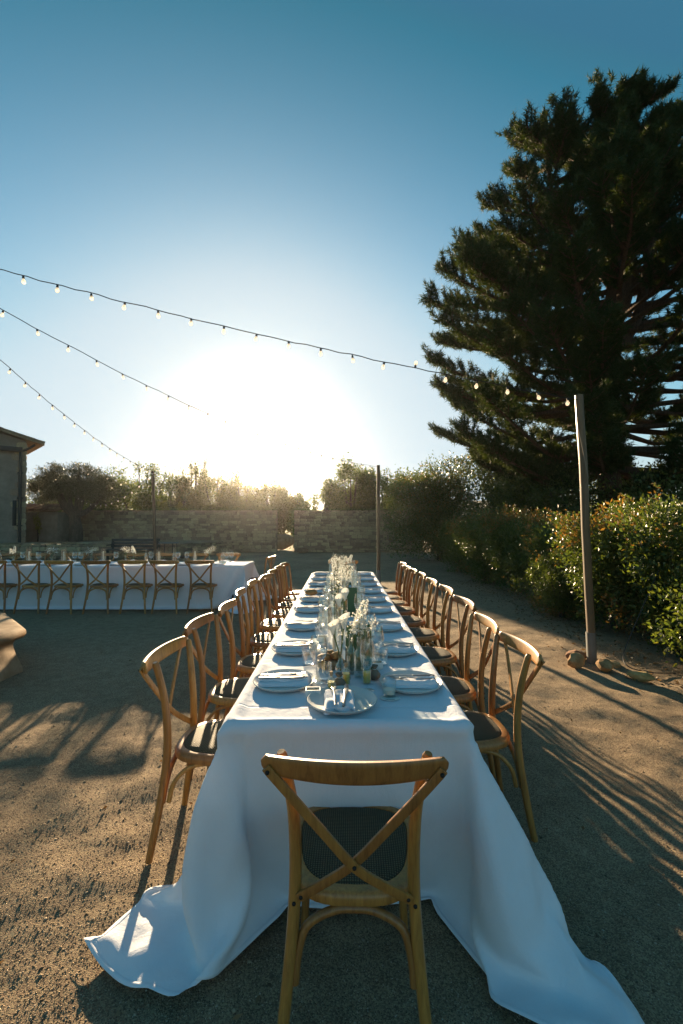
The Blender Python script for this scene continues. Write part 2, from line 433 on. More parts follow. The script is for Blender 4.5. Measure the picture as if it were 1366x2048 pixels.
M['oakleaf'] = mat_leaf('deciduous_leaf', [(0.052,0.086,0.025), (0.081,0.121,0.034), (0.127,0.155,0.046)], .40, .45, (1.6,1.4,.5))
M['paleleaf'] = mat_leaf('pale_leaf', [(.08,.09,.035), (.12,.13,.045), (.16,.15,.06)], .40, .5, (1.4,1.3,.5))
M['dry'] = mat_leaf('litter_leaf', [(.14,.085,.04), (.22,.14,.07), (.10,.09,.04)], .2, .7, (1.2,1,.6))
M['bark'] = mat_bark('pine_bark', (.045,.028,.018), (.15,.085,.05))
M['obark'] = mat_bark('olive_bark', (.04,.034,.026), (.12,.10,.075))
M['stone'] = mat_stone('wall_stone', [(0.263,0.181,0.112), (0.362,0.263,0.175), (0.450,0.344,0.244)])
M['stone_mass'] = mat_stone('wall_stone_joined', [(0.263,0.181,0.112), (0.362,0.263,0.175), (0.450,0.344,0.244)], by_object=False)
M['mortar'] = mat_stone('mortar', [(0.213,0.156,0.106), (0.275,0.206,0.144), (0.325,0.250,0.175)], 14)
M['cutstone'] = mat_stone('cut_limestone', [(.26,.165,.09), (.35,.235,.135), (.42,.30,.19)], 7, .85, .35, bd=.012)
M['fieldstone'] = mat_stone('field_stone', [(.24,.13,.06), (.36,.21,.10), (.44,.29,.16)], 12, .9, .6, bd=.012)
M['render'] = mat_stone('lime_render', [(0.250,0.206,0.156), (0.325,0.269,0.206), (0.400,0.338,0.263)], 3, .95, .5)
M['tile'] = mat_stone('roof_tile', [(.14,.085,.055), (.22,.13,.085), (.28,.19,.13)], 8, .9, .4)
M['iron'] = simple('painted_iron', (.03,.032,.03), .55, .3, 40, .05)
M['zinc'] = simple('zinc_sleeve', (.16,.17,.17), .6, .5, 40, .08)
M['cable'] = simple('black_cable', (.012,.013,.013), .6, 0, 60, .05)
M['bulbglass'] = mat_glass('bulb_glass', (.93,.90,.84), .20)
t_ = M['bulbglass'].node_tree; o_ = t_.nodes['Material Output']; src_ = o_.inputs['Surface'].links[0].from_socket
tl_ = N(t_, 'ShaderNodeBsdfTranslucent'); tl_.inputs['Color'].default_value = (.95, .92, .86, 1); ms_ = N(t_, 'ShaderNodeMixShader'); ms_.inputs[0].default_value = .4
t_.links.new(src_, ms_.inputs[1]); t_.links.new(tl_.outputs[0], ms_.inputs[2]); t_.links.new(ms_.outputs[0], o_.inputs['Surface'])
M['filament'] = simple('bulb_base_inside', (.5,.42,.3), .4, .4, 60, 0)
M['water'] = simple('basin_water', (.02,.03,.028), .06, 0, 6, .1)
M['hill'] = simple('hill_scrub', (.05,.065,.03), .95, 0, .15, .6, var=.4)

# ------------------------------------------------------------------ ground, hills
ORD = ['first','second','third','fourth','fifth','sixth','seventh','eighth','ninth','tenth','eleventh','twelfth']

def relief(x, y):
    h = (vnoise(x*3.2+40, y*3.2+40, 1)-.5)*.024 + (vnoise(x*5.5+70, y*4.5+20, 4)-.5)*.020 + (vnoise(x*8+9, y*8+9, 2)-.5)*.010 + (vnoise(x*19+3, y*19+3, 3)-.5)*.004
    return h
gx0, gx1, gy0, gy1 = -7.0, 7.5, -1.0, 10.0
xs = np.arange(gx0, gx1+.001, .03)
ys = np.concatenate([np.arange(gy0, 4.0, .025), np.arange(4.0, gy1+.001, .05)])
GX, GY = np.meshgrid(xs, ys)
edge = np.clip(np.minimum(np.minimum(GX-gx0, gx1-GX), np.minimum(GY-gy0, gy1-GY))/1.2, 0, 1)
GZ = relief(GX, GY)*edge - .004 - .014*(1-edge)
V = np.stack([GX, GY, GZ], -1).reshape(-1, 3); nxg, nyg = len(xs), len(ys)
i0 = (np.arange(nyg-1)[:, None]*nxg+np.arange(nxg-1)[None]).ravel()
court = link('gravel_court', fast_mesh('gravel_court', V, np.stack([i0, i0+1, i0+1+nxg, i0+nxg], 1), M['gravel'], smooth=True))
tag(court, kind='structure')
g = MB(); g.add([(-400,-60,-.022),(400,-60,-.022),(400,420,-.022),(-400,420,-.022)], [(0,1,2,3)])
tag(g.build('ground', M['gravel']), kind='structure')

# pebbles lying on the court
n = 125000
py = np.exp(rng.uniform(math.log(.9), math.log(7.5), n)); px = rng.uniform(-1.0, 1.0, n)*py*1.0
keep = ~((np.abs(px-.02) < .35) & (py > 1.9) & (py < 7.2)); px, py = px[keep], py[keep]; n = len(px)
ex = np.clip(np.minimum(np.minimum(px-gx0, gx1-px), np.minimum(py-gy0, gy1-py))/1.2, 0, 1)
pz = relief(px, py)*ex-.004
sz = rng.uniform(.0013, .0036, n)*(1+(rng.random(n) > .985)*1.3)
O = np.array([[1,0,0],[0,1,0],[-1,0,0],[0,-1,0],[0,0,.75],[0,0,-.5]], float)
an = rng.uniform(0, 2*PI, n); ca, sa = np.cos(an), np.sin(an)
sc3 = np.stack([sz*rng.uniform(.7,1.5,n), sz*rng.uniform(.6,1.1,n), sz*rng.uniform(.5,.9,n)], -1)
P = O[None]*sc3[:, None]
P = np.stack([P[...,0]*ca[:,None]-P[...,1]*sa[:,None], P[...,0]*sa[:,None]+P[...,1]*ca[:,None], P[...,2]], -1)
P += np.stack([px, py, pz+sz*.22], -1)[:, None]
T = np.array([[0,1,4],[1,2,4],[2,3,4],[3,0,4],[1,0,5],[2,1,5],[3,2,5],[0,3,5]])
T = (np.arange(n)[:, None, None]*6+T[None]).reshape(-1, 3)
m_, t_, b_, o_ = new_mat('pebble'); gnode = N(t_, 'ShaderNodeNewGeometry')
cc = ramp(t_, gnode.outputs['Random Per Island'], [(0,(.10,.07,.045)),(.45,(.24,.175,.112)),(.8,(.35,.27,.18)),(1,(.46,.39,.30))])
t_.links.new(cc, b_.inputs['Base Color']); b_.inputs['Roughness'].default_value = .9; b_.inputs['Specular IOR Level'].default_value = .2
tag(link('gravel', fast_mesh('gravel', P.reshape(-1,3), T, m_)), kind='stuff')

# far wooded ridge
hx = np.linspace(-420, 420, 85); hy = np.linspace(210, 400, 14)
HX, HY = np.meshgrid(hx, hy); prof = np.sin(np.clip((HY-210)/150, 0, 1)*PI/2)
HZ = prof*(11+8*np.clip((HX+30)/90, 0, 1)+5*(vnoise(HX*.02+20, HY*.02, 5)-.5)+2.5*(vnoise(HX*.2+90, HY*.2, 6)-.5))-.5
i0 = (np.arange(13)[:, None]*85+np.arange(84)[None]).ravel()
tag(link('hills', fast_mesh('hills', np.stack([HX,HY,HZ],-1).reshape(-1,3), np.stack([i0,i0+1,i0+86,i0+85],1), M['hill'], smooth=True)), kind='structure')

# thin scattering volume added to imitate the lens glare round the sun
hz = MB(); hz.box((0, 180, 8.4), (816, 484, 18.9))
hm = bpy.data.materials.new('glare_haze'); hm.use_nodes = True; hm.node_tree.nodes.clear()
pv = hm.node_tree.nodes.new('ShaderNodeVolumePrincipled'); mo = hm.node_tree.nodes.new('ShaderNodeOutputMaterial')
pv.inputs['Color'].default_value = (.95, .94, .92, 1); pv.inputs['Density'].default_value = .00026; pv.inputs['Anisotropy'].default_value = .90
hm.node_tree.links.new(pv.outputs[0], mo.inputs['Volume'])
tag(hz.build('glare_haze', hm, smooth=False), kind='stuff')

# ------------------------------------------------------------------ dry stone walls, terrace
def stone_variant(seed):
    r = np.random.default_rng(seed); b = MB(); b.box((0,0,0), (1,1,1), bev=.14)
    v = [(x+r.uniform(-.06,.06), y+r.uniform(-.08,.08), z+r.uniform(-.07,.07)) for x, y, z in b.v]
    return v, b.f
SV = [stone_variant(100+i) for i in range(8)]
SM = [mesh('stone', v, f, M['stone']) for v, f in SV]
for m_ in SM: m_.polygons.foreach_set('use_smooth', [False]*len(m_.polygons))

def stone_wall(name, label, x0, y0, x1, y1, h, thick=.45, zb=0.0, ch=(.075,.19), cw=(.13,.42), cap=True, part_of=None, vis=None):
    """a wall along (x0,y0)->(x1,y1) with every face stone of its own; the largest 280 as parts"""
    L = math.hypot(x1-x0, y1-y0); ang = math.atan2(y1-y0, x1-x0)
    root = part_of or thing(name, label, 'stone wall', (x0, y0, zb), ang)
    core = MB(); core.box((L/2, thick/2+.03, h/2-.03), (L-.04, thick-.06, h-.06)); core.build('core', M['mortar'], root, smooth=False)
    st = []; z = 0.0; r = random.Random(name+str(x0))
    while z < h-.05:
        c = min(r.uniform(*ch), h-z)
        if h-z-c < .07: c = h-z
        x = -r.uniform(0, .2)
        while x < L:
            w = r.uniform(*cw)*(1.25 if r.random() < .15 else 1); a, b2 = max(0, x), min(L, x+w)
            if b2-a > .06: st.append((a, b2, z, z+c))
            x += w
        z += c
    if cap:
        x = 0
        while x < L:
            w = min(r.uniform(.3, .6), L-x); st.append((x, x+w, h, h+.06)); x += w
    st.sort(key=lambda q: -(q[1]-q[0])*(q[3]-q[2]))
    mass = MB()
    for k, (a, b2, za, zc) in enumerate(st):
        iscap = za >= h-1e-6
        dep = (thick+.08) if iscap else .16
        pos = ((a+b2)/2, (thick/2 if iscap else .05+r.uniform(-.035, .02)), (za+zc)/2)
        scl = (b2-a-.018, dep, zc-za-.014)
        rot = (r.uniform(-.05,.05), r.uniform(-.06,.06), r.uniform(-.06,.06))
        if k < 285:
            o = link('stone', SM[k % 8], root, pos, rot); o.scale = scl
        else:
            v, f = SV[k % 8]; mass.add([(p[0]*scl[0]+pos[0], p[1]*scl[1]+pos[1], p[2]*scl[2]+pos[2]) for p in v], f)
    if mass.v: tag(mass.build('small_stones', M['stone_mass'], root, smooth=False), kind='stuff')
    return root

stone_wall('stone_wall', 'long dry stone garden wall between the house and the gap in the wall', -14.6, 23.7, -3.38, 23.7, 2.12)
stone_wall('stone_wall', 'shorter dry stone wall between the gap and the dark oak bush', -2.48, 23.7, 4.2, 23.7, 2.12)
# raised terrace under the olive tree
tb = MB()
tb.add([(-30,19.75,.62),(-7.2,19.75,.62),(-5.6,23.3,.62),(-5.6,23.65,.62),(-30,23.65,.62)], [(0,1,2,3,4)])
tag(tb.build('terrace', M['gravel'], smooth=False), kind='structure')
rw = stone_wall('retaining_wall', 'low stone retaining wall holding the terrace under the olive tree', -16.0, 19.3, -7.1, 19.3, .62, .42)
stone_wall('retaining_wall', 'short sloping end of the low retaining wall next to the bench', -7.05, 19.45, -5.5, 23.2, .58, .40)

# pale boulder lying in the gap
def rock_mesh(seed, sub=2, jag=.22):
    import bmesh
    bm = bmesh.new(); bmesh.ops.create_icosphere(bm, subdivisions=sub, radius=1)
    r = np.random.default_rng(seed); planes = unit(r.normal(size=(9,3))); ds = r.uniform(.62, .95, 9)
    for v in bm.verts:
        p = np.array(v.co)
        for q, d in zip(planes, ds):
            k = p@q
            if k > d: p = p-q*(k-d)*.92
        p = p*(1+jag*.3*(r.random()-.5)); v.co = p
    vs = [tuple(v.co) for v in bm.verts]; fs = [tuple(v.index for v in f.verts) for f in bm.faces]; bm.free(); return vs, fs
def rock(name, label, loc, s, mat, seed, group=None, rz=0):
    v, f = rock_mesh(seed); zmin = min(p[2] for p in v)*s[2]
    me = mesh(name, [(p[0]*s[0], p[1]*s[1], p[2]*s[2]-zmin-.012) for p in v], f, mat, False)
    o = link(name, me, None, loc, (0,0,rz)); return tag(o, label, 'rock', group)
rock('boulder', 'pale low boulder lying on the path in the wall gap', (-3.35, 26.0, -.02), (.75,.5,.5), M['cutstone'], 5)
rock('boulder', 'rough pale boulder at the foot of the wall end beside the gap', (-2.0, 23.35, -.02), (.32,.2,.16), M['cutstone'], 6)

# ------------------------------------------------------------------ house at the edge
hs = thing('stone_house', 'rendered stone farmhouse gable end with tiled roof and dark drainpipe', 'house', (-13.9, 20.0, .0), R(44))
b = MB()
hh, sl_ = 5.12, math.tan(R(15))
W_ = 7.0
b.add([(0,0,0),(-W_,0,0),(-W_,0,hh+W_*sl_),(0,0,hh), (0,5,0),(-W_,5,0),(-W_,5,hh+W_*sl_),(0,5,hh)],
      [(0,3,2,1),(4,5,6,7),(0,4,7,3),(1,2,6,5),(0,1,5,4)])
b.build('wall', M['render'], hs, smooth=False)
# rough corner quoins, each stone its own
z = .62; k = 0
qm = SM
while z < hh-.1:
    h_ = random.uniform(.22,.36); w_ = random.uniform(.28,.62)
    o = link('quoin', SM[k % 8], hs, (-w_/2+.03, .06, z+h_/2)); o.scale = (w_, .2, h_-.02); z += h_; k += 1
# roof slab + tiles
rf = MB(); ov = .62
rf.add([(ov,-.35,hh-ov*sl_+.02),(-W_,-.35,hh+W_*sl_+.02),(-W_,5,hh+W_*sl_+.02),(ov,5,hh-ov*sl_+.02),
        (ov,-.35,hh-ov*sl_+.12),(-W_,-.35,hh+W_*sl_+.12),(-W_,5,hh+W_*sl_+.12),(ov,5,hh-ov*sl_+.12)],
       [(0,1,2,3),(7,6,5,4),(0,4,5,1),(3,2,6,7),(0,3,7,4),(1,5,6,2)])
roof = rf.build('roof', M['tile'], hs, smooth=False)
tl = MB(); sec = [(math.cos(a), math.sin(a)) for a in np.linspace(0, PI, 7)]
vs = []
for x_, rr in ((-.24, .085), (.24, .10)):
    for c_, s_ in sec: vs.append((x_, c_*rr, s_*rr*.8))
    for c_, s_ in sec: vs.append((x_, c_*(rr-.018), s_*(rr-.018)*.8))
fs = []
for i in range(6):
    fs += [(i, i+1, 14+i+1, 14+i), (7+i+1, 7+i, 21+i, 21+i+1), (i+1, i, 7+i, 7+i+1), (14+i, 14+i+1, 21+i+1, 21+i)]
tile_me = mesh('roof_tile', vs, fs, M['tile'])
for row in range(6):
    for c_ in range(8):
        xx = ov-.22-c_*.38
        o = link('tile', tile_me, roof, (xx, -.27+row*.235, hh-xx*sl_+.12+.012*random.random()), (random.uniform(-.03,.03), R(15)+random.uniform(-.02,.02), random.uniform(-.02,.02)))
# gutter pipe
b = MB(); b.tube([(-.22,-.13,hh-.3),(-.22,-.13,.6)], .065, 10); b.tube([(.30,-.12,hh-.14),(.05,-.13,hh-.34),(-.22,-.13,hh-.5)], .055, 8)
dp = b.build('drainpipe', M['iron'], hs)
b = MB()
b.box((-.62,-.16,hh-.42), (.9,.2,.2), bev=.02); b.build('hopper', M['iron'], hs)
for zz in (1.4, 2.6, 3.7):
    b = MB(); b.box((-.22,-.08,zz), (.2,.16,.05)); b.build('pipe_bracket', M['iron'], dp)
b = MB(); b.box((-.40,-.03,1.95), (.14,.06,1.1), bev=.01); b.build('meter_box', M['iron'], hs)

ob = thing('garden_shed', 'low outbuilding with pale terracotta roof beside the house', 'shed', (-15.3, 22.2, .62))
b = MB(); b.box((0,.5,.72), (2.9,1.0,1.44)); b.build('wall', M['render'], ob, smooth=False)
b = MB(); b.add([(-1.6,-.25,1.44),(1.55,-.25,1.44),(1.55,1.1,1.78),(-1.6,1.1,1.78),(-1.6,-.25,1.50),(1.55,-.25,1.50),(1.55,1.1,1.84),(-1.6,1.1,1.84)],
              [(3,2,1,0),(4,5,6,7),(0,1,5,4),(2,3,7,6),(1,2,6,5),(3,0,4,7)])
rr_ = b.build('roof', M['tile'], ob, smooth=False)
for row in range(3):
    for c_ in range(14):
        o = link('tile', tile_me, rr_, (-1.45+c_*.22, -.05+row*.42, 1.5+.13+row*.105-.07), (0, R(-14), R(90))); o.scale = (.95,1,1)

# bench and low table near the retaining wall
bn = thing('garden_bench', 'dark wooden bench standing in front of the low retaining wall', 'bench', (-8.55, 18.6, 0))
for i in range(4):
    b = MB(); b.box((0,-.18+.13*i,.44), (2.0,.11,.035), bev=.006); b.build('seat_slat', M['darkwood'], bn)
for i in range(3):
    b = MB(); b.box((0,.30+.02*i,.56+.13*i), (2.0,.03,.10), bev=.006); b.build('back_slat', M['darkwood'], bn)
for sx in (-1, 1):
    b = MB(); b.box((sx*.92,-.15,.21), (.07,.07,.42)); b.build('leg', M['darkwood'], bn)
    b = MB(); b.box((sx*.92,.29,.43), (.07,.06,.86)); b.build('leg', M['darkwood'], bn)
    b = MB(); b.box((sx*.92,.05,.62), (.07,.5,.045), bev=.01); b.build('armrest', M['darkwood'], bn)
lt = thing('side_table', 'small pale low table standing at the end of the dark bench', 'table', (-7.1, 18.7, 0))
b = MB(); b.box((0,0,.70), (.62,.6,.035), bev=.008); b.build('tabletop', M['zinc'], lt)
for sx in (-1,1):
    for sy in (-1,1):
        b = MB(); b.tube([(sx*.25,sy*.24,.685),(sx*.28,sy*.27,0)], .014, 6); b.build('leg', M['iron'], lt)

# ------------------------------------------------------------------ octagonal stone basin
fb = thing('stone_basin', 'octagonal limestone fountain basin with moulded rim', 'fountain', (-4.52, 4.17, 0))
def octa(rad, z): return [(rad*math.cos(R(22.5+45*i)), rad*math.sin(R(22.5+45*i)), z) for i in range(8)]
RC = 1.0/math.cos(R(22.5))
def oct_ring(prof, mat, name, inner=True):
    b = MB(); vs = []
    for r_, z_ in prof: vs += octa(r_*RC, z_)
    k_ = len(prof); fs = [(i*8+j, i*8+(j+1)%8, (i+1)*8+(j+1)%8, (i+1)*8+j) for i in range(k_-1) for j in range(8)]
    b.add(vs, fs); o = b.build(name, mat, fb); return o
oct_ring([(1.262,.0),(1.258,.05),(1.235,.11),(1.205,.18),(1.185,.25),(1.182,.29),(1.195,.325)], M['cutstone'], 'pedestal')
oct_ring([(1.195,.325),(1.225,.335),(1.265,.355),(1.285,.39),(1.28,.425),(1.26,.45),(1.22,.462),(1.0,.465),(.97,.455),(.96,.42),(.96,.15)], M['cutstone'], 'rim')
b = MB(); b.add(octa(.97*RC, .38), [tuple(range(8))]); b.build('basin_water', M['water'], fb, smooth=False)

# ------------------------------------------------------------------ posts and string lights
def post(label, base, top, w, sleeve=True, seed=0):
    t = thing('wooden_post', label, 'post', base, 0, 'posts carrying the string lights')
    tp = Vector(top)-Vector(base); r = random.Random(seed)
    pts = [tp*(i/8)+Vector((r.uniform(-.006,.006), r.uniform(-.006,.006), 0)) for i in range(9)]
    pts[0] = Vector((0,0,-.05))
    b = MB(); b.tube(pts, 1.0, 12, flat=(w, w), up=(1,0,0)); b.build('pole', M['post'], t)
    if sleeve:
        b = MB(); b.tube([tp*(-.01), tp*.115], 1.0, 12, flat=(w+.012, w+.012), up=(1,0,0)); b.build('sleeve', M['zinc'], t)
    return t
p1 = post('weathered wooden post with grey sleeve held by stones before the hedge', (2.71, 4.96, 0), (2.62, 4.98, 2.93), .076, True, 1)
b = MB(); b.tube(smooth_pts([(-.15,-.02,2.86),(-.155,-.06,2.6),(-.10,-.06,2.3),(-.045,-.055,2.0)], 5), .0045, 5); b.build('tie_wire', M['linen'], p1)
p2 = post('thin wooden post standing beyond the far end of the long table', (.93, 11.4, 0), (.92, 11.4, 2.97), .085, True, 2)
p3 = post('slim leaning post rising behind the second table', (-4.99, 12.3, 0), (-5.12, 12.3, 2.92), .075, False, 3)
p4 = post('tall post rising from the middle of the stone basin', (-4.72, 4.5, .1), (-4.75, 4.5, 4.5), .09, False, 4)

bulb_b = MB(); bulb_b.lathe([(.011,.0),(.013,-.008),(.021,-.022),(.026,-.036),(.0265,-.046),(.022,-.060),(.012,-.070),(.001,-.073)], 12)
bulb_me = mesh('bulb', bulb_b.v, bulb_b.f, M['bulbglass'])
sock_b = MB(); sock_b.lathe([(.001,.018),(.010,.018),(.014,.010),(.0155,-.012),(.0145,-.018),(.001,-.018)], 10)
sock_me = mesh('socket', sock_b.v, sock_b.f, M['cable'])
fil_b = MB(); fil_b.lathe([(.001,-.018),(.007,-.018),(.005,-.04),(.001,-.05)], 6)
fil_me = mesh('filament', fil_b.v, fil_b.f, M['filament'])
def string_light(label, a, c, sag, first, step, count, rad=.006, seed=0, inv=()):
    a, c = Vector(a), Vector(c); L = (c-a).length; r = random.Random(seed)
    t = thing('string_light', label, 'string light', a, 0, 'festoon strings over the court')
    f = lambda s: (c-a)*s - Vector((0,0,sag*4*s*(1-s)))
    n_ = max(20, int(L/.12)); pts = [f(i/n_)+Vector((0, 0, (r.uniform(-.008,.008) if 0 < i < n_ else 0))) for i in range(n_+1)]
    b = MB(); b.tube(pts, rad, 6); b.build('cable', M['cable'], t)
    for i in range(count):
        s = (first+i*step)/L
        if s > .995: break
        p = f(s)+Vector((0,0,-.016)); rot = (r.uniform(-.25,.25), r.uniform(-.25,.25), 0)
        if i in inv: rot = (PI-.2, .2, 0); p.z += .034
        o = link('lamp', sock_me, t, p, rot); 
        o.scale = (.78,)*3; g_ = link('bulb', bulb_me, o, (0,0,-.016)); e_ = link('filament', fil_me, o, (0,0,-.012))
    return t
top4 = (-4.75, 4.5, 4.43)
string_light('upper festoon string of clear bulbs reaching the sleeved post at the hedge', top4, (2.58, 4.95, 2.87), .10, .50, .345, 22, .0048, 1, inv=(15,))
string_light('middle festoon string of clear bulbs fading into the glare towards the thin far post', top4, (.92, 11.4, 2.93), .42, .42, .36, 27, .0048, 2)
string_light('lowest festoon string dropping steeply towards the slim leaning post', top4, (-5.12, 12.3, 2.90), .30, .35, .36, 24, .005, 3)
string_light('short sagging festoon string between the slim leaning post and the house', (-5.12, 12.3, 2.88), (-11.5, 19.6, 2.75), .62, .35, .72, 13, .006, 4)

# ------------------------------------------------------------------ vegetation
def crown_points(blobs, n, clumps=28, spread=.17, r=rng, inner=.5):
    """leaf positions and outward axes: clumps on the shells of the blobs (centre, (rx,ry,rz))"""
    vol = np.array([b[1][0]*b[1][1]*b[1][2] for b in blobs])**(2/3); vol = vol/vol.sum()
    P, A = [], []
    for (c, rad), w in zip(blobs, vol):
        k = max(60, int(n*w)); K = max(6, int(clumps*(.6+len(blobs)*w*.4)))
        d = unit(r.normal(size=(K,3))); cl = d*(inner+(1-inner)*r.random((K,1))**.5)
        i = r.integers(0, K, k); q = cl[i]+r.normal(size=(k,3))*spread
        P.append(np.array(c)+q*np.array(rad)); A.append(unit(q)*.7+r.normal(size=(k,3))*.6+np.array([0,0,.25]))
    return np.concatenate(P), np.concatenate(A)

def tree(name, label, cat, loc, blobs, n, leaf, mats, trunk, group=None, bark='obark', mat_p=None, clumps=28, spread=.17, limbs=True, rz=0, tips=None, inner=.5):
    t = thing(name, label, cat, loc, rz, group)
    P, A = crown_points(blobs, n, clumps, spread, inner=inner)
    ok = P[:,2] > .04; P, A = P[ok], A[ok]
    L = rng.uniform(.65, 1.3, len(P))*leaf[0]
    V, Q = leaf_quads(P, A, L, L*leaf[1]/leaf[0])
    mi = rng.choice(len(mats), len(P), p=mat_p) if len(mats) > 1 else None
    if tips is not None and len(mats) > 1:      # young shoots sit on the outside of the plant, in patches
        rad = np.linalg.norm((P-np.array([0,0,tips[0]]))/np.array(tips[1]), axis=1)
        patch = vnoise(P[:,1]*1.7+P[:,0]*1.1+60, P[:,2]*1.9+70, int(tips[2]))
        mi = np.where((rad+.55*(patch-.5) > .92) & (rng.random(len(P)) < .72), 1, 0)
    o = link('crown' if trunk else 'foliage', fast_mesh(name+'_crown', V, Q, [M[m_] for m_ in mats], mi), t)
    if trunk:
        h, rad = trunk; b = MB(); tops = sorted(blobs, key=lambda q: -q[0][2])[:7]
        b.tube(smooth_pts([(0,0,-.1),(rad*.25,0,h*.35),(-rad*.2,rad*.2,h*.75),(0,0,h)], 4), [rad*(1.25-.45*i/12) for i in range(13)], 9)
        b.build('trunk', M[bark], t)
        if limbs:
            for c, rd in tops:
                b = MB(); c = Vector(c); s0 = Vector((0,0,h*.82)); mid = s0.lerp(c, .5)+Vector((0,0,-.08*c.length))
                pts = smooth_pts([s0, mid, c+Vector((0,0,rd[2]*.3))], 4); k = len(pts)
                b.tube(pts, [rad*(.62-.5*i/k) for i in range(k)], 6); b.build('limb', M[bark], t)
    return t

def blobs_for(w, h, n, z0, seed, d=None, flat=.8):
    r = random.Random(seed); o = []; d = d or w
    for i in range(n):
        a = r.uniform(0, 2*PI); q = r.uniform(.0, .62); z = z0+(h-z0)*r.uniform(.18, .86)
        lim = 1-.55*max(0, (z-z0)/(h-z0)-.45)
        rr = r.uniform(.24, .38)
        o.append(((math.cos(a)*q*w*lim, math.sin(a)*q*d*lim, z), (rr*w, rr*d, min(rr*(h-z0)*flat, h-z))))
    return o

# olive tree on the terrace
tree('olive_tree', 'broad gnarled olive tree on the terrace beside the house', 'tree', (-13.0, 22.2, .55),
     [((-1.15,0,2.75),(.8,1.0,.62)),((-.35,-.2,3.1),(.85,1.0,.65)),((.55,.1,3.0),(.85,1.0,.65)),((1.15,0,2.6),(.7,.9,.6)),((-1.55,.1,2.45),(.6,.8,.48)),((.1,.3,2.7),(1.1,1.0,.5)),((1.0,-.3,2.35),(.6,.7,.4)),((1.65,0,2.7),(.45,.6,.5)),((-.9,-.4,3.45),(.5,.5,.35)),((.2,0,3.55),(.45,.5,.35)),((-.5,-.3,2.35),(.7,.7,.35))],
     34000, (.095,.03), ['olive'], (1.55, .27), clumps=40, spread=.2)

# trees beyond the wall
G_ = 'trees beyond the garden wall'
bt = [  # x, y, width, height, kind, label
 (-18.0,28.5,2.6,4.5,'oakleaf','leafy tree rising above the shed roof behind the olive tree'),
 (-14.3,27.3,1.8,4.2,'holm','dark tree showing over the wall right behind the olive tree'),
 (-12.2,27.6,2.2,5.2,'oakleaf','tall rounded oak straight behind the slim leaning post'),
 (-10.4,27.2,1.5,4.25,'holm','dark open tree on the glare side of the tall rounded oak'),
 (-8.9,27.8,1.3,4.95,'paleleaf','pale tree with a pointed top beyond the long wall'),
 (-7.4,27.2,1.8,4.3,'paleleaf','pale airy tree with upright shoots beyond the long wall'),
 (-5.9,26.8,1.7,3.8,'paleleaf','hazy low tree just beside the glare over the wall'),
 (-4.2,27.4,1.6,3.8,'paleleaf','low sunlit tree behind the wall gap under the glare'),
 (-2.8,28.0,1.4,3.35,'oakleaf','thin airy tree behind the gap on the side of the shorter wall'),
 (-1.2,27.0,1.6,4.15,'oakleaf','leafy tree behind the middle of the shorter wall'),
 (.55,26.6,1.5,4.9,'oakleaf','tall open tree whose top shows next to the thin far post'),
 (2.4,27.0,1.7,4.85,'holm','open crowned tree over the end of the shorter wall'),
 (4.1,26.5,2.2,4.5,'holm','dark round tree behind the oak bush'),
 (-15.5,30.5,3.0,4.5,'holm','dark mass of a tree far behind the olive tree'),
 (-9.6,31.5,3.2,3.9,'oakleaf','second-row oak filling the space behind the pale trees'),
 (.3,31.5,3.0,3.9,'holm','second-row dark tree filling the space behind the shorter wall'),
]
for i, (x, y, w, h, mt, lab) in enumerate(bt):
    r_ = random.Random(300+i); bl = []
    for k in range(22):                      # many small uneven boughs from the wall foot to the top
        u = r_.uniform(-1, 1); z = h*r_.uniform(.22, .93)*(1-.30*abs(u)**2.2); s_ = r_.uniform(.14,.30)
        bl.append(((u*w*.95, r_.uniform(-.55,.55)*w, z), (s_*w, s_*w, min(r_.uniform(.09,.17)*h, h-z+.05))))
    for k in range(7):                       # loose shoots that break the outline
        u = r_.uniform(-.9,.9); bl.append(((u*w, r_.uniform(-.3,.3), h*r_.uniform(.86,1.0)*(1-.22*abs(u))), (.10*w, .10*w, .07*h)))
    if 'pointed' in lab or 'upright' in lab:
        for k in range(5): bl.append(((r_.uniform(-.7,.7)*w, 0, h*r_.uniform(.88,1.03)), (.06*w, .06*w, .13*h)))
    tree('leafy_tree', lab, 'tree', (x, y, 0), bl, 12000, (.13,.075), [mt], (1.5, .14), G_, clumps=34, spread=.30, limbs=True, inner=.25)
tree('young_bush', 'small yellow-green bush rising over the wall near the leaning post', 'bush', (-9.9, 25.0, 0), blobs_for(.5, 2.75, 5, 1.2, 91), 900, (.11,.05), ['lime'], (1.4,.05), 'bushes over the wall', clumps=14)
tree('young_bush', 'pair of yellow-green shoots over the wall just beside the leaning post', 'bush', (-8.7, 25.0, 0), blobs_for(.6, 2.6, 5, 1.2, 92), 900, (.11,.05), ['lime'], (1.4,.05), 'bushes over the wall', clumps=14)
tree('potted_shrub', 'thin yellowish shrub against the shed wall', 'bush', (-14.6, 21.9, .6), blobs_for(.3, 1.3, 5, .2, 93), 500, (.08,.04), ['lime'], (.5,.03), clumps=10)

# big holm oak bush right of the wall
tree('oak_bush', 'big dark evergreen oak bush hiding the end of the shorter wall', 'bush', (4.1, 19.0, 0),
     blobs_for(2.3, 4.1, 18, .1, 61, 1.6)+[((-1.2,-.3,2.8),(.85,.8,.7)),((.6,0,3.7),(.65,.6,.5)),((1.4,.1,4.0),(.45,.5,.5)),((-1.55,-.2,1.7),(.8,.9,.9)),((-1.2,-.4,.8),(1.0,1.0,.8)),((.4,-.6,.9),(1.3,1.0,.9))],
     46000, (.085,.048), ['holm','russet'], (1.6,.12), clumps=46, spread=.2, mat_p=[.93,.07])
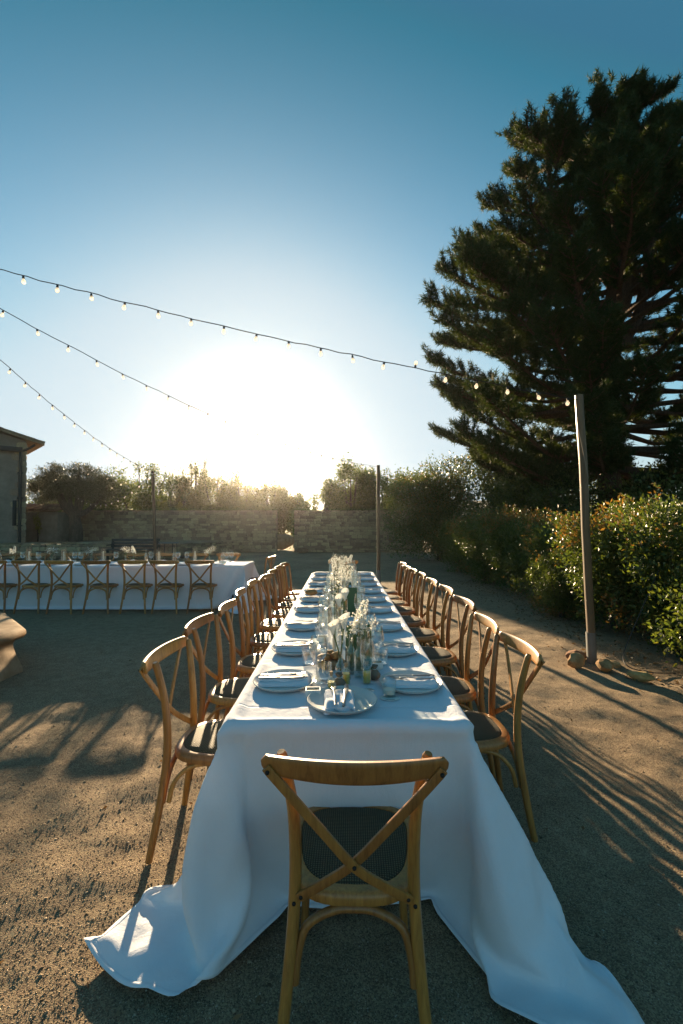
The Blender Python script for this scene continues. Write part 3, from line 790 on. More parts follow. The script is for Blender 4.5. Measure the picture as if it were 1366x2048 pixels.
# dark evergreens under the pine
for i, (x, y, w, h, lab) in enumerate([(5.9,15.2,1.9,3.3,'dark evergreen shrub right behind the oak bush under the pine boughs'),
      (6.9,13.2,1.9,3.15,'dark evergreen shrub between the oak bush and the pine trunk'),
      (8.9,12.2,2.0,3.1,'dark evergreen shrub standing before the pine trunk'),
      (10.9,12.0,2.0,3.2,'dark evergreen shrub beyond the pine trunk behind the tall hedge end'),
      (6.1,17.2,2.2,3.9,'dark evergreen shrub far behind the hedge end just beside the oak bush'),
      (10.4,17.5,2.6,4.0,'tall shaded bush far behind beyond the pine trunk'),
      (8.1,17.9,2.6,4.0,'broad shaded bush far behind under the lowest pine bough')]):
    tree('evergreen_shrub', lab, 'bush', (x, y, 0), blobs_for(w, h, 12, .1, 70+i), 11000, (.10,.055), ['holm'], (1.2,.1), 'dark shrubs under the pine', clumps=40, spread=.22)

# hedge of separate laurel bushes, leaf shapes shared by three kinds
def hedge_mesh(kind, seed, n, w=.95, d=.85, h=1.8):
    r = random.Random(seed); bl = []
    for i in range(15):
        a = r.uniform(0, 2*PI); q = r.uniform(.1,.62); z = r.uniform(.12,.86)*h
        bl.append(((math.cos(a)*q*w, math.sin(a)*q*d, z), (r.uniform(.32,.5)*w, r.uniform(.32,.5)*d, min(r.uniform(.2,.3)*h, max(.12, h-z)))))
    P, A = crown_points(bl, n, 30, .2, inner=.55)
    # upright young shoots along the top and the sunny face
    for k in range(26):
        a = r.uniform(0, 2*PI); q = r.uniform(.2,.95); x, y = math.cos(a)*q*w, math.sin(a)*q*d
        z0 = h*(1-.45*q*q)*r.uniform(.8,1.0); m = 26
        u = rng.random(m); S = np.stack([x+u*.06*math.cos(a)+rng.normal(size=m)*.022, y+u*.06*math.sin(a)+rng.normal(size=m)*.022, z0+u*r.uniform(.12,.3)], -1)
        P = np.concatenate([P, S]); A = np.concatenate([A, rng.normal(size=(m,3))*.7+np.array([0,0,.8])])
    ok = P[:,2] > .03; P, A = P[ok], A[ok]
    L = rng.uniform(.6,1.25,len(P))*.054; V, Q = leaf_quads(P, A, L, L*.46)
    rad = np.linalg.norm((P-np.array([0,0,h*.5]))/np.array([w,d,h*.55]), axis=1)
    patch = vnoise(P[:,1]*1.6+P[:,0]*1.3+60, P[:,2]*1.8+70, seed)
    mi = ((rad+1.2*(patch-.5) > 1.08) & (rng.random(len(P)) < .62)).astype(int)
    return fast_mesh('hedge_foliage', V, Q, [M['hedge'], M['russet' if kind == 0 else 'lime']], mi)
HM = [hedge_mesh(0, 1, 21000), hedge_mesh(0, 2, 21000), hedge_mesh(1, 3, 19000)]
stem_b = MB()
for k in range(7):
    a = k*.9; stem_b.tube(smooth_pts([(.05*math.cos(a),.05*math.sin(a),-.05),(.18*math.cos(a),.16*math.sin(a),.5),(.42*math.cos(a),.38*math.sin(a),1.25)], 4), [.022-.0014*i for i in range(9)], 5)
stem_me = mesh('stems', stem_b.v, stem_b.f, M['obark'])
hedge = [ # x, y, rz, scale, mesh, label
 (4.05,3.15,.4,(1.0,1.0,1.02),2,'green laurel bush with yellow-green shoots at the near end of the hedge'),
 (3.95,4.35,1.9,(1.0,1.0,1.0),2,'glossy green laurel bush cut by the picture edge next to the sleeved post'),
 (4.05,5.45,3.0,(1.0,1.0,1.02),0,'tall russet-tipped laurel bush straight behind the sleeved post'),
 (3.95,6.55,.9,(.98,1.0,.93),1,'russet-tipped laurel bush on the far side of the sleeved post'),
 (3.55,7.35,4.0,(.62,.62,.62),0,'low russet bush bulging from the hedge foot beyond the sleeved post'),
 (4.05,7.95,2.2,(1.0,1.0,.84),0,'dark laurel bush with orange shoots in the middle of the hedge'),
 (4.0,9.2,5.1,(1.0,1.0,.96),1,'laurel bush with bright glints midway along the hedge'),
 (3.95,10.5,1.2,(1.0,1.0,1.02),1,'tall laurel bush with pale glints beside the oak bush'),
 (3.75,11.7,2.9,(.95,.95,.9),0,'lowish laurel bush near the far end of the hedge before the oak bush'),
 (3.95,12.9,.3,(1.0,1.0,.95),1,'dim laurel bush second from the far end of the hedge'),
 (3.8,14.2,2.0,(1.0,1.0,.9),0,'dim laurel bush at the very far end of the hedge'),
 (5.3,6.2,2.5,(1.0,1.0,1.05),1,'laurel bush in the second line behind the sleeved post'),
 (5.2,4.6,.2,(1.0,1.0,1.05),2,'laurel bush in the second line at the picture edge'),
 (5.4,8.4,3.6,(1.05,1.05,1.05),0,'laurel bush in the second line behind the middle of the hedge')]
for x, y, rz, s, k, lab in hedge:
    t = thing('hedge_bush', lab, 'bush', (x, y, 0), rz, 'laurel bushes of the hedge'); t.scale = s
    tag(link('foliage', HM[k], t), kind='stuff'); link('stems', stem_me, t)
# leaf litter along the hedge foot
n = 1500; ly = rng.uniform(2.2, 12, n); lx = 3.15+rng.normal(size=n)*.22+np.abs(rng.normal(size=n))*.3
P = np.stack([lx, ly, np.full(n, .012)], -1); A = np.stack([rng.normal(size=n), rng.normal(size=n), rng.uniform(-.05,.3,n)], -1)
V, Q = leaf_quads(P, A, rng.uniform(.025,.06,n), .022)
tag(link('leaf_litter', fast_mesh('leaf_litter', V, Q, M['dry'])), kind='stuff')

n = 260; ly = np.exp(rng.uniform(math.log(1.2), math.log(9), n)); lx = rng.uniform(-1.0, .9, n)*ly*.95
ok = ~((np.abs(lx-.02) < .6) & (ly > 1.5) & (ly < 7.4)); lx, ly = lx[ok], ly[ok]; n = len(lx)
P = np.stack([lx, ly, relief(lx, ly)+.004], -1); A = np.stack([rng.normal(size=n), rng.normal(size=n), rng.uniform(0,.35,n)], -1)
V, Q = leaf_quads(P, A, rng.uniform(.015,.04,n), rng.uniform(.006,.016,n))
tag(link('leaf_litter', fast_mesh('leaf_litter', V, Q, M['dry'])), kind='stuff')

# ------------------------------------------------------------------ the pine
PX, PY = 8.35, 14.2
pine = thing('pine_tree', 'towering dark pine with broad crown behind the hedge', 'tree', (PX, PY, 0))
def pine_build():
    r = random.Random(5)
    b = MB(); tp = smooth_pts([(0,0,-.2),(.02,0,2),(.05,.05,4.5),(.12,0,7),(.3,.05,9.5),(.45,0,11.8),(.5,0,14.7)], 4); k = len(tp)
    b.tube(tp, [.36*(1-i/k)**.75+.03 for i in range(k)], 11); b.build('trunk', M['bark'], pine)
    leaders = [tp]
    for (z0, pts) in ((6.2, [(.1,0,6.2),(-.5,.2,7.2),(-.8,.2,9),(-1.5,.1,11.2),(-1.9,0,14.1)]), (6.8, [(.15,0,6.8),(.8,-.2,7.8),(1.3,-.2,10),(1.9,-.1,12.0),(2.5,0,14.5)]), (7.5, [(.2,0,7.5),(.3,1.0,8.6),(.5,1.6,11),(1.2,1.8,14.5)]), (7.5, [(.2,0,7.5),(.2,-.8,8.6),(.0,-.9,11),(-.6,-.9,14.4)])):
        q = smooth_pts(pts, 5); leaders.append(q); b = MB(); b.tube(q, [.17*(1-i/len(q))**.8+.025 for i in range(len(q))], 8); b.build('limb', M['bark'], pine)
    # crown half-width by height, read off the outline
    zz = [2.6, 3.2, 3.9, 4.6, 5.3, 6.0, 6.9, 7.6, 8.3, 9.1, 10.2, 11.3, 12.3, 13.0, 13.8, 14.6]
    ww = [2.6, 4.3, 5.4, 5.3, 4.6, 5.5, 5.9, 5.9, 5.3, 4.9, 4.6, 4.5, 4.3, 4.0, 3.3, 2.0]
    tuftP, tuftA = [], []; br = MB(); z = 2.9; count = 0; azi = 0
    while z < 14.3:
        per = 4 if z < 8.2 else 5
        for j in range(per):
            azi += 2.399+r.uniform(-.25,.25); a = azi
            wmax = float(np.interp(z, zz, ww))*r.uniform(.78, 1.06)*(1-.62*max(0, -math.sin(a))*min(1, max(0, (z-8.5)/4.5)))
            ld = leaders[0] if z < 7.5 or r.random() < .3 else r.choice(leaders)
            base = min(ld, key=lambda q: abs(q.z-(z-.25*wmax*(z/15))))
            cx = Vector((.35 if z > 9 else .05, 0, 0))
            tip = cx+Vector((math.cos(a)*wmax, math.sin(a)*wmax, z+ (.25+.3*(z/15))*r.uniform(.4,1.2)))
            mid = base.lerp(tip, .5)+Vector((0,0,-(.12 if z > 8 else .32)*wmax*.5*r.uniform(.5,1.1)))
            pts = smooth_pts([base, base.lerp(mid, .5)+Vector((r.uniform(-.1,.1),r.uniform(-.1,.1),-.05)), mid, mid.lerp(tip,.6)+Vector((r.uniform(-.12,.12),r.uniform(-.12,.12),-.08)), tip], 5)
            k = len(pts); rad0 = .035+.012*wmax
            br.tube(pts, [rad0*(1-i/k)+.010 for i in range(k)], 5, caps=False)
            # side twigs with needle tufts
            for i in range(int(k*(.46 if z < 9.5 else .30)), k):
                p = pts[i]; t = (pts[min(i+1,k-1)]-pts[i-1]).normalized(); f = i/k
                side = t.cross(Vector((0,0,1))).normalized()
                for s in (-1, 1):
                    for rep in range(3 if z < 9 else 2):
                        ln = (1.05-f*.55)*r.uniform(.35,.95)*min(1.0, .32*wmax)
                        d = (side*s*r.uniform(.5,1.0)+t*r.uniform(.35,.9)+Vector((0,0,r.uniform(.0,.5)+.25*(z/15)))).normalized()
                        e = p+d*ln; 
                        if r.random() < .5: br.tube([p, p.lerp(e,.55)+Vector((0,0,-.03)), e], [.014,.011,.007], 4, caps=False)
                        nt_ = max(2, int(ln/.2))
                        for q in range(nt_):
                            u = (q+1)/nt_
                            if u < .5: continue
                            tuftP.append(p.lerp(e, u)+Vector((r.gauss(0,.04),r.gauss(0,.04),r.gauss(0,.04)))); tuftA.append(d+Vector((0,0,.35)))
                if f > .8:
                    tuftP.append(p); tuftA.append(t+Vector((0,0,.5)))
        z += r.uniform(.22,.36) if z < 8.2 else r.uniform(.22,.36)
    br.build('branches', M['bark'], pine)
    # top shoots
    for ld in leaders:
        for i in range(len(ld)//2, len(ld)):
            for q in range(5):
                tuftP.append(ld[i]+Vector((r.gauss(0,.22),r.gauss(0,.22),r.gauss(0,.15)))); tuftA.append(Vector((r.gauss(0,.5),r.gauss(0,.5),1)))
        for q in range(22):
            tuftP.append(ld[-1]+Vector((r.gauss(0,.16),r.gauss(0,.16),r.uniform(-.3,.55)))); tuftA.append(Vector((r.gauss(0,.3),r.gauss(0,.3),1)))
    return np.array([tuple(p) for p in tuftP]), np.array([tuple(a) for a in tuftA])
TP, TA = pine_build()
nT = len(TP); per = 38
P = np.repeat(TP, per, 0)+rng.normal(size=(nT*per,3))*.016+np.repeat(unit(TA), per, 0)*(rng.random((nT*per,1))*.26-.08)
A = np.repeat(unit(TA), per, 0)*.55+rng.normal(size=(nT*per,3))*.65
A = unit(A); L = rng.uniform(.11,.21,(nT*per,1)); B = unit(np.cross(A, rng.normal(size=A.shape)))*.0120
V = np.stack([P-B, P+B, P+A*L], 1).reshape(-1,3)
tag(link('crown', fast_mesh('pine_crown', V, np.arange(len(V)).reshape(-1,3), M['needle']), pine), kind='stuff')
print('pine tufts', nT, 'tris', len(V)//3)

# the draped linen, measured on a hanging cloth, half millimetres (x, y, z)
CLOTH_FRONT = [
 -1860,3360,24,-1784,3286,22,-1707,3217,22,-1628,3155,22,-1545,3099,22,-1455,3048,22,-1360,3000,24,-1281,3012,21,-1238,2977,77,-1163,2953,61,-1087,2934,46,-1009,2924,56,-987,3001,49,-940,3060,24,-958,3022,93,-885,2988,101,-824,3031,70,-797,3101,44,-767,3172,22,-714,3231,22,-665,3295,22,-617,3358,22,-568,3421,22,-520,3485,22,-471,3548,22,-423,3612,22,-405,3666,76,-360,3632,22,-280,3624,22,-201,3618,22,-121,3611,22,-41,3605,22,38,3613,22,118,3621,22,197,3630,22,277,3639,22,356,3648,22,435,3658,21,514,3667,22,594,3677,22,673,3687,22,729,3691,78,700,3637,26,734,3565,22,768,3492,22,802,3420,22,836,3348,22,871,3276,22,905,3204,22,939,3131,21,995,3074,21,938,3018,21,920,2940,24,985,2893,33,1051,2849,42,1118,2805,52,1185,2762,61,1253,2720,67,1320,2720,24,1395,2672,21,1472,2629,21,1550,2591,21,1631,2556,21,1714,2526,22,1800,2500,24,
 -1785,3367,50,-1720,3325,31,-1654,3270,22,-1583,3216,21,-1510,3166,22,-1436,3121,28,-1370,3078,42,-1294,3075,66,-1217,3053,65,-1143,3029,47,-1066,3010,56,-995,2995,24,-917,2980,22,-909,3021,85,-926,3078,136,-874,3030,168,-801,3050,144,-791,3126,119,-776,3200,95,-760,3274,70,-726,3341,44,-679,3405,38,-631,3469,34,-583,3533,29,-535,3597,25,-487,3660,22,-432,3718,22,-353,3711,22,-273,3704,27,-194,3696,34,-116,3687,45,-42,3668,70,31,3689,45,109,3699,36,188,3709,28,267,3718,23,346,3727,23,426,3737,22,505,3747,22,584,3757,23,663,3766,26,739,3743,21,772,3671,21,807,3599,22,841,3527,25,874,3454,27,908,3382,30,942,3310,32,976,3238,34,980,3170,76,941,3101,72,927,3026,97,968,3003,33,1032,2957,22,1095,2915,47,1160,2872,62,1226,2828,78,1292,2785,93,1362,2748,85,1434,2730,55,1507,2694,47,1581,2659,44,1657,2627,41,1733,2599,43,1810,2579,36,
 -1712,3346,24,-1685,3347,99,-1626,3293,92,-1558,3250,86,-1488,3211,83,-1417,3175,84,-1344,3152,58,-1276,3137,21,-1199,3118,22,-1121,3105,34,-1048,3088,60,-980,3075,20,-901,3059,17,-840,3053,66,-847,3070,143,-863,3090,218,-784,3076,218,-755,3144,188,-723,3209,154,-731,3287,143,-724,3363,120,-719,3440,98,-669,3503,96,-620,3565,93,-569,3627,90,-516,3686,91,-437,3677,90,-359,3694,100,-281,3705,106,-202,3714,112,-122,3723,116,-43,3730,120,36,3725,116,116,3720,112,195,3714,108,274,3706,102,352,3689,93,428,3712,97,506,3729,99,586,3732,99,666,3732,98,745,3738,98,808,3690,89,848,3621,87,885,3550,87,921,3478,88,955,3406,90,988,3333,93,957,3261,108,909,3198,98,908,3130,139,961,3098,88,1016,3067,40,1079,3021,23,1143,2973,21,1205,2924,22,1268,2874,27,1332,2828,39,1395,2821,89,1468,2788,97,1534,2744,102,1603,2705,105,1675,2671,106,1752,2663,86,1811,2659,32,
 -1727,3424,29,-1658,3385,35,-1588,3352,55,-1532,3301,30,-1460,3267,33,-1395,3251,77,-1319,3227,72,-1257,3215,24,-1180,3195,21,-1112,3180,60,-1044,3159,24,-965,3152,29,-948,3091,74,-883,3089,120,-834,3148,125,-848,3168,201,-770,3154,205,-703,3149,248,-689,3224,225,-681,3301,204,-681,3379,186,-717,3449,178,-693,3525,169,-640,3584,168,-584,3641,168,-515,3681,171,-435,3675,170,-359,3652,167,-279,3656,169,-200,3663,173,-121,3671,177,-43,3684,186,36,3675,178,116,3670,174,196,3667,172,275,3664,170,355,3664,168,433,3683,171,508,3709,176,587,3702,173,667,3703,172,744,3723,176,818,3693,168,869,3631,163,912,3565,160,953,3496,159,987,3424,161,961,3348,167,903,3295,156,875,3221,166,938,3201,122,1002,3166,90,1064,3128,57,1128,3083,37,1191,3035,33,1252,2985,42,1301,2930,74,1370,2890,73,1421,2855,22,1485,2807,22,1560,2787,40,1633,2768,66,1686,2748,122,1757,2743,87,1809,2739,27,
 -1688,3493,22,-1618,3453,22,-1549,3413,22,-1502,3366,66,-1437,3343,26,-1366,3322,55,-1295,3302,85,-1235,3292,32,-1159,3272,21,-1084,3247,27,-1010,3227,50,-966,3186,102,-992,3117,134,-927,3117,180,-881,3180,181,-834,3244,185,-773,3228,234,-731,3205,298,-660,3242,297,-654,3319,277,-663,3396,262,-712,3459,257,-707,3538,246,-652,3596,246,-588,3644,247,-514,3673,250,-434,3671,249,-360,3640,247,-281,3633,246,-201,3631,246,-122,3630,246,-42,3632,246,38,3633,246,117,3634,246,197,3637,246,277,3640,246,356,3645,246,434,3662,249,509,3689,254,589,3680,250,668,3681,249,745,3704,254,823,3691,248,881,3636,242,931,3575,237,979,3511,233,981,3431,241,924,3376,232,872,3316,227,929,3272,193,987,3218,183,1034,3157,162,1059,3090,126,1138,3090,116,1213,3068,102,1287,3042,86,1339,2995,47,1393,2944,21,1469,2919,25,1506,2865,71,1580,2865,41,1620,2838,104,1694,2827,131,1758,2823,83,1809,2819,22,
 -1648,3562,22,-1579,3522,29,-1550,3468,80,-1477,3442,64,-1413,3419,22,-1344,3399,57,-1275,3379,91,-1213,3368,43,-1136,3347,35,-1066,3317,60,-1013,3282,107,-999,3226,162,-1030,3159,192,-970,3144,242,-927,3211,239,-876,3272,247,-804,3289,275,-737,3282,319,-676,3273,369,-631,3337,351,-649,3413,338,-705,3470,335,-717,3548,325,-660,3604,325,-590,3642,327,-513,3663,330,-433,3666,329,-360,3635,326,-281,3620,325,-201,3616,324,-122,3614,324,-42,3612,324,38,3614,324,118,3617,324,198,3621,324,277,3626,324,357,3631,325,436,3644,327,511,3671,331,590,3660,328,670,3661,326,747,3681,330,826,3686,327,889,3637,321,943,3578,316,996,3519,311,946,3456,308,898,3392,306,931,3324,280,954,3249,266,955,3173,241,1005,3114,223,1069,3070,203,1147,3059,189,1206,3014,160,1278,2985,141,1355,2975,122,1410,3002,71,1485,2975,79,1527,2923,122,1585,2939,69,1619,2911,135,1699,2906,133,1755,2902,77,1812,2899,21,
 -1615,3627,53,-1555,3581,78,-1543,3524,23,-1465,3508,22,-1387,3494,21,-1332,3476,74,-1257,3457,94,-1188,3442,56,-1113,3417,65,-1058,3379,109,-1033,3331,167,-1040,3268,216,-1065,3200,250,-1012,3172,303,-952,3223,314,-908,3290,318,-840,3326,336,-767,3339,366,-693,3346,395,-621,3352,429,-637,3429,416,-697,3482,414,-725,3556,404,-666,3610,405,-588,3626,406,-510,3646,407,-432,3661,409,-359,3629,406,-281,3612,404,-201,3607,404,-121,3605,403,-42,3604,403,38,3605,403,118,3608,403,198,3612,403,278,3616,404,357,3618,404,436,3628,405,512,3653,409,591,3643,406,671,3645,405,750,3653,405,827,3677,407,894,3635,401,952,3580,396,997,3514,391,942,3457,388,947,3380,368,944,3301,355,925,3226,336,972,3164,319,1024,3106,300,1081,3054,280,1148,3018,257,1225,3016,237,1298,3026,206,1357,3047,156,1426,3063,119,1486,3018,146,1553,2982,169,1582,3013,101,1623,2986,164,1673,2976,102,1724,2967,41,1801,2978,23,
 -1560,3680,24,-1605,3616,26,-1528,3602,22,-1449,3587,22,-1371,3572,29,-1314,3554,81,-1238,3531,72,-1160,3514,78,-1096,3480,111,-1068,3432,168,-1075,3372,221,-1098,3305,256,-1096,3245,309,-1052,3206,363,-983,3240,385,-935,3303,392,-868,3342,409,-795,3329,440,-728,3363,465,-656,3371,499,-626,3445,494,-687,3496,492,-731,3562,484,-666,3609,485,-586,3615,485,-511,3643,487,-432,3653,488,-358,3623,486,-281,3604,484,-201,3599,483,-121,3597,483,-41,3597,483,38,3598,483,118,3600,483,198,3604,483,278,3608,483,357,3607,483,437,3614,484,513,3637,487,593,3627,484,672,3632,484,751,3646,485,827,3668,486,898,3631,481,957,3577,476,998,3510,471,974,3435,457,950,3360,445,914,3290,429,942,3217,414,992,3158,396,1046,3102,377,1103,3050,357,1163,3075,311,1227,3090,267,1292,3104,222,1367,3115,197,1443,3118,174,1499,3070,205,1575,3047,210,1525,3043,148,1602,3056,133,1638,3036,64,1716,3045,52,1795,3055,43,
 -1604,3715,81,-1559,3649,82,-1513,3680,26,-1435,3665,21,-1359,3650,41,-1286,3626,63,-1214,3606,89,-1150,3576,127,-1096,3535,169,-1103,3477,224,-1132,3412,260,-1127,3353,313,-1120,3295,367,-1086,3248,422,-1014,3256,457,-959,3312,468,-895,3358,483,-826,3335,514,-763,3379,535,-694,3414,555,-626,3451,574,-675,3514,569,-735,3566,563,-665,3606,565,-585,3607,564,-512,3638,567,-432,3645,568,-358,3615,565,-281,3597,563,-201,3592,563,-121,3591,563,-41,3591,563,39,3591,563,118,3594,563,198,3598,563,278,3602,563,358,3599,563,437,3601,563,514,3622,565,594,3614,563,673,3621,563,750,3641,564,828,3659,565,901,3627,561,960,3574,556,988,3499,549,955,3428,535,922,3357,520,922,3278,507,961,3210,491,1012,3152,473,1067,3097,454,1138,3081,421,1204,3093,377,1269,3105,333,1311,3151,284,1389,3137,271,1452,3168,235,1508,3120,267,1567,3126,214,1512,3121,156,1563,3115,95,1638,3116,67,1703,3118,21,1756,3114,80,
 -1539,3759,94,-1533,3707,34,-1507,3682,106,-1429,3692,96,-1383,3631,115,-1316,3588,126,-1244,3586,160,-1176,3607,196,-1110,3581,232,-1153,3523,266,-1158,3462,317,-1148,3404,371,-1134,3347,426,-1119,3291,480,-1047,3301,514,-975,3313,546,-923,3373,556,-851,3358,586,-775,3362,612,-709,3401,632,-644,3444,651,-681,3515,649,-738,3570,643,-665,3601,644,-585,3598,644,-512,3632,647,-433,3636,647,-358,3608,645,-281,3590,643,-201,3586,643,-121,3586,643,-41,3585,642,39,3586,642,119,3588,642,198,3593,643,278,3597,643,358,3592,642,437,3591,642,515,3608,644,595,3602,642,674,3613,643,751,3635,644,829,3650,645,904,3623,641,961,3567,635,975,3489,627,938,3420,612,917,3344,599,936,3268,585,981,3204,568,1033,3147,550,1102,3119,522,1162,3138,472,1225,3152,426,1299,3144,396,1330,3197,346,1383,3214,290,1462,3220,294,1533,3186,304,1546,3202,227,1518,3201,153,1558,3194,84,1627,3191,45,1704,3197,25,1695,3163,96,
 -1466,3788,76,-1460,3732,21,-1439,3723,95,-1421,3712,172,-1346,3692,153,-1325,3627,195,-1278,3574,232,-1208,3589,267,-1138,3606,303,-1117,3537,336,-1182,3511,375,-1166,3455,430,-1145,3401,484,-1130,3344,539,-1081,3304,586,-1015,3343,609,-950,3384,631,-874,3387,657,-801,3374,687,-728,3395,709,-663,3438,729,-692,3512,728,-741,3575,723,-664,3594,724,-584,3590,723,-513,3626,726,-433,3628,727,-359,3599,724,-280,3583,723,-201,3581,722,-121,3581,722,-41,3580,722,39,3581,722,119,3583,722,198,3588,722,278,3592,722,358,3586,722,437,3583,722,516,3596,723,596,3593,722,674,3606,722,751,3629,724,830,3641,724,906,3618,720,959,3559,715,962,3480,705,926,3410,691,921,3331,678,952,3260,663,1001,3199,645,1066,3160,621,1133,3167,578,1186,3193,524,1254,3201,483,1328,3191,454,1381,3221,403,1390,3273,343,1457,3240,371,1476,3240,294,1518,3276,237,1556,3269,167,1594,3261,101,1665,3224,105,1633,3235,31,1660,3160,24,
 -1389,3806,64,-1380,3740,22,-1374,3681,74,-1348,3716,141,-1318,3739,211,-1271,3676,227,-1272,3628,291,-1240,3573,338,-1166,3574,370,-1093,3575,402,-1127,3510,433,-1184,3506,489,-1158,3453,543,-1136,3399,597,-1104,3348,649,-1035,3334,686,-973,3379,707,-901,3405,730,-827,3394,760,-752,3399,786,-682,3432,806,-712,3506,805,-743,3579,803,-664,3579,803,-584,3582,803,-513,3620,806,-434,3619,806,-359,3591,804,-280,3577,802,-200,3576,802,-121,3577,802,-41,3576,802,39,3576,802,119,3578,802,198,3583,802,278,3587,802,358,3581,802,437,3576,801,517,3586,802,596,3585,801,675,3600,802,752,3622,803,831,3632,803,908,3613,800,956,3550,794,946,3471,783,918,3398,769,931,3320,756,971,3253,740,1031,3205,719,1101,3199,681,1153,3227,627,1213,3246,578,1283,3248,540,1357,3237,512,1360,3283,448,1395,3332,395,1460,3318,352,1524,3301,308,1585,3260,277,1625,3273,208,1626,3320,145,1603,3272,84,1678,3245,98,1675,3239,20,
 -1311,3820,57,-1301,3749,22,-1299,3674,48,-1280,3677,126,-1248,3706,193,-1221,3725,265,-1225,3680,330,-1221,3629,392,-1198,3573,444,-1125,3577,475,-1079,3515,497,-1139,3549,538,-1165,3508,601,-1142,3454,655,-1115,3401,708,-1065,3359,755,-992,3369,784,-928,3412,805,-853,3418,832,-778,3410,860,-705,3433,883,-701,3512,884,-741,3582,883,-663,3563,881,-585,3577,883,-514,3613,886,-434,3610,886,-359,3583,883,-280,3571,882,-200,3572,882,-120,3573,882,-41,3573,882,39,3572,882,119,3574,882,199,3579,882,278,3583,882,358,3577,882,438,3572,881,517,3578,882,597,3578,881,675,3595,882,752,3615,883,832,3623,883,910,3607,880,951,3539,873,927,3464,861,919,3386,848,945,3311,834,998,3254,816,1068,3234,784,1126,3255,733,1174,3285,677,1242,3293,636,1312,3263,613,1339,3305,550,1378,3346,494,1445,3358,452,1505,3319,418,1569,3322,370,1591,3338,295,1555,3304,232,1547,3319,155,1620,3338,127,1613,3283,69,1661,3317,21,
 -1235,3820,79,-1223,3753,38,-1220,3673,40,-1213,3636,111,-1184,3659,181,-1160,3675,256,-1145,3677,334,-1150,3659,412,-1157,3627,485,-1156,3580,549,-1083,3553,567,-1131,3495,596,-1121,3553,650,-1144,3509,712,-1120,3455,766,-1085,3405,817,-1021,3379,858,-953,3412,881,-880,3432,906,-805,3426,934,-730,3437,959,-703,3512,964,-736,3585,963,-663,3553,960,-586,3572,962,-514,3607,965,-434,3601,965,-359,3575,963,-280,3565,962,-200,3568,962,-120,3570,962,-41,3569,962,39,3569,962,119,3570,962,199,3575,962,278,3579,962,358,3574,962,438,3568,961,517,3574,961,597,3573,961,675,3590,962,753,3607,962,833,3615,962,911,3601,959,943,3528,952,921,3453,940,926,3374,927,967,3307,911,1033,3273,885,1098,3284,839,1141,3317,781,1201,3337,732,1272,3310,707,1337,3322,662,1356,3366,598,1416,3388,550,1487,3365,520,1528,3386,455,1536,3395,376,1537,3396,296,1500,3361,234,1532,3395,170,1541,3326,132,1555,3336,55,1594,3274,22,
 -1183,3802,22,-1149,3747,68,-1140,3676,35,-1134,3632,101,-1128,3603,175,-1101,3622,247,-1091,3620,327,-1083,3616,406,-1079,3610,485,-1081,3600,565,-1091,3580,641,-1070,3503,646,-1120,3499,708,-1101,3554,762,-1123,3510,824,-1095,3457,877,-1048,3413,925,-976,3407,957,-907,3439,981,-832,3444,1007,-756,3446,1034,-710,3510,1043,-731,3587,1042,-664,3545,1040,-588,3569,1042,-514,3601,1045,-435,3593,1045,-359,3567,1042,-280,3561,1042,-200,3565,1042,-120,3567,1042,-40,3566,1042,39,3565,1042,119,3566,1042,199,3571,1042,279,3575,1042,358,3571,1041,438,3565,1041,518,3570,1041,597,3568,1041,675,3585,1041,754,3599,1042,834,3606,1042,912,3594,1039,935,3518,1031,918,3441,1019,940,3365,1006,999,3316,984,1068,3314,944,1110,3347,885,1163,3374,832,1235,3367,798,1307,3352,766,1354,3383,710,1382,3424,647,1453,3423,611,1471,3441,536,1471,3442,456,1467,3435,376,1458,3391,310,1443,3417,236,1452,3389,162,1462,3324,118,1486,3298,46,1548,3340,21,
 -1110,3836,22,-1086,3760,22,-1061,3685,34,-1055,3643,101,-1049,3603,170,-1044,3566,241,-1046,3554,319,-1047,3545,399,-1046,3538,478,-1041,3532,558,-1028,3531,637,-1032,3517,715,-1068,3454,748,-1080,3498,814,-1074,3552,872,-1100,3511,936,-1065,3461,987,-1005,3428,1029,-931,3438,1057,-858,3460,1081,-784,3458,1109,-724,3510,1122,-725,3590,1122,-664,3538,1120,-590,3567,1122,-515,3594,1125,-435,3584,1124,-359,3560,1122,-280,3557,1122,-200,3563,1122,-120,3564,1122,-40,3564,1122,40,3563,1122,119,3563,1121,199,3567,1122,279,3571,1122,358,3567,1121,438,3563,1121,518,3567,1121,598,3564,1121,676,3581,1121,755,3590,1121,834,3597,1121,913,3586,1119,926,3508,1109,920,3429,1098,966,3366,1081,1036,3347,1048,1088,3373,993,1126,3410,933,1197,3401,899,1269,3388,867,1324,3414,814,1369,3445,757,1406,3482,696,1405,3487,616,1401,3480,537,1397,3471,457,1389,3427,392,1380,3384,325,1385,3364,248,1386,3346,170,1387,3329,92,1440,3363,42,1504,3406,22,
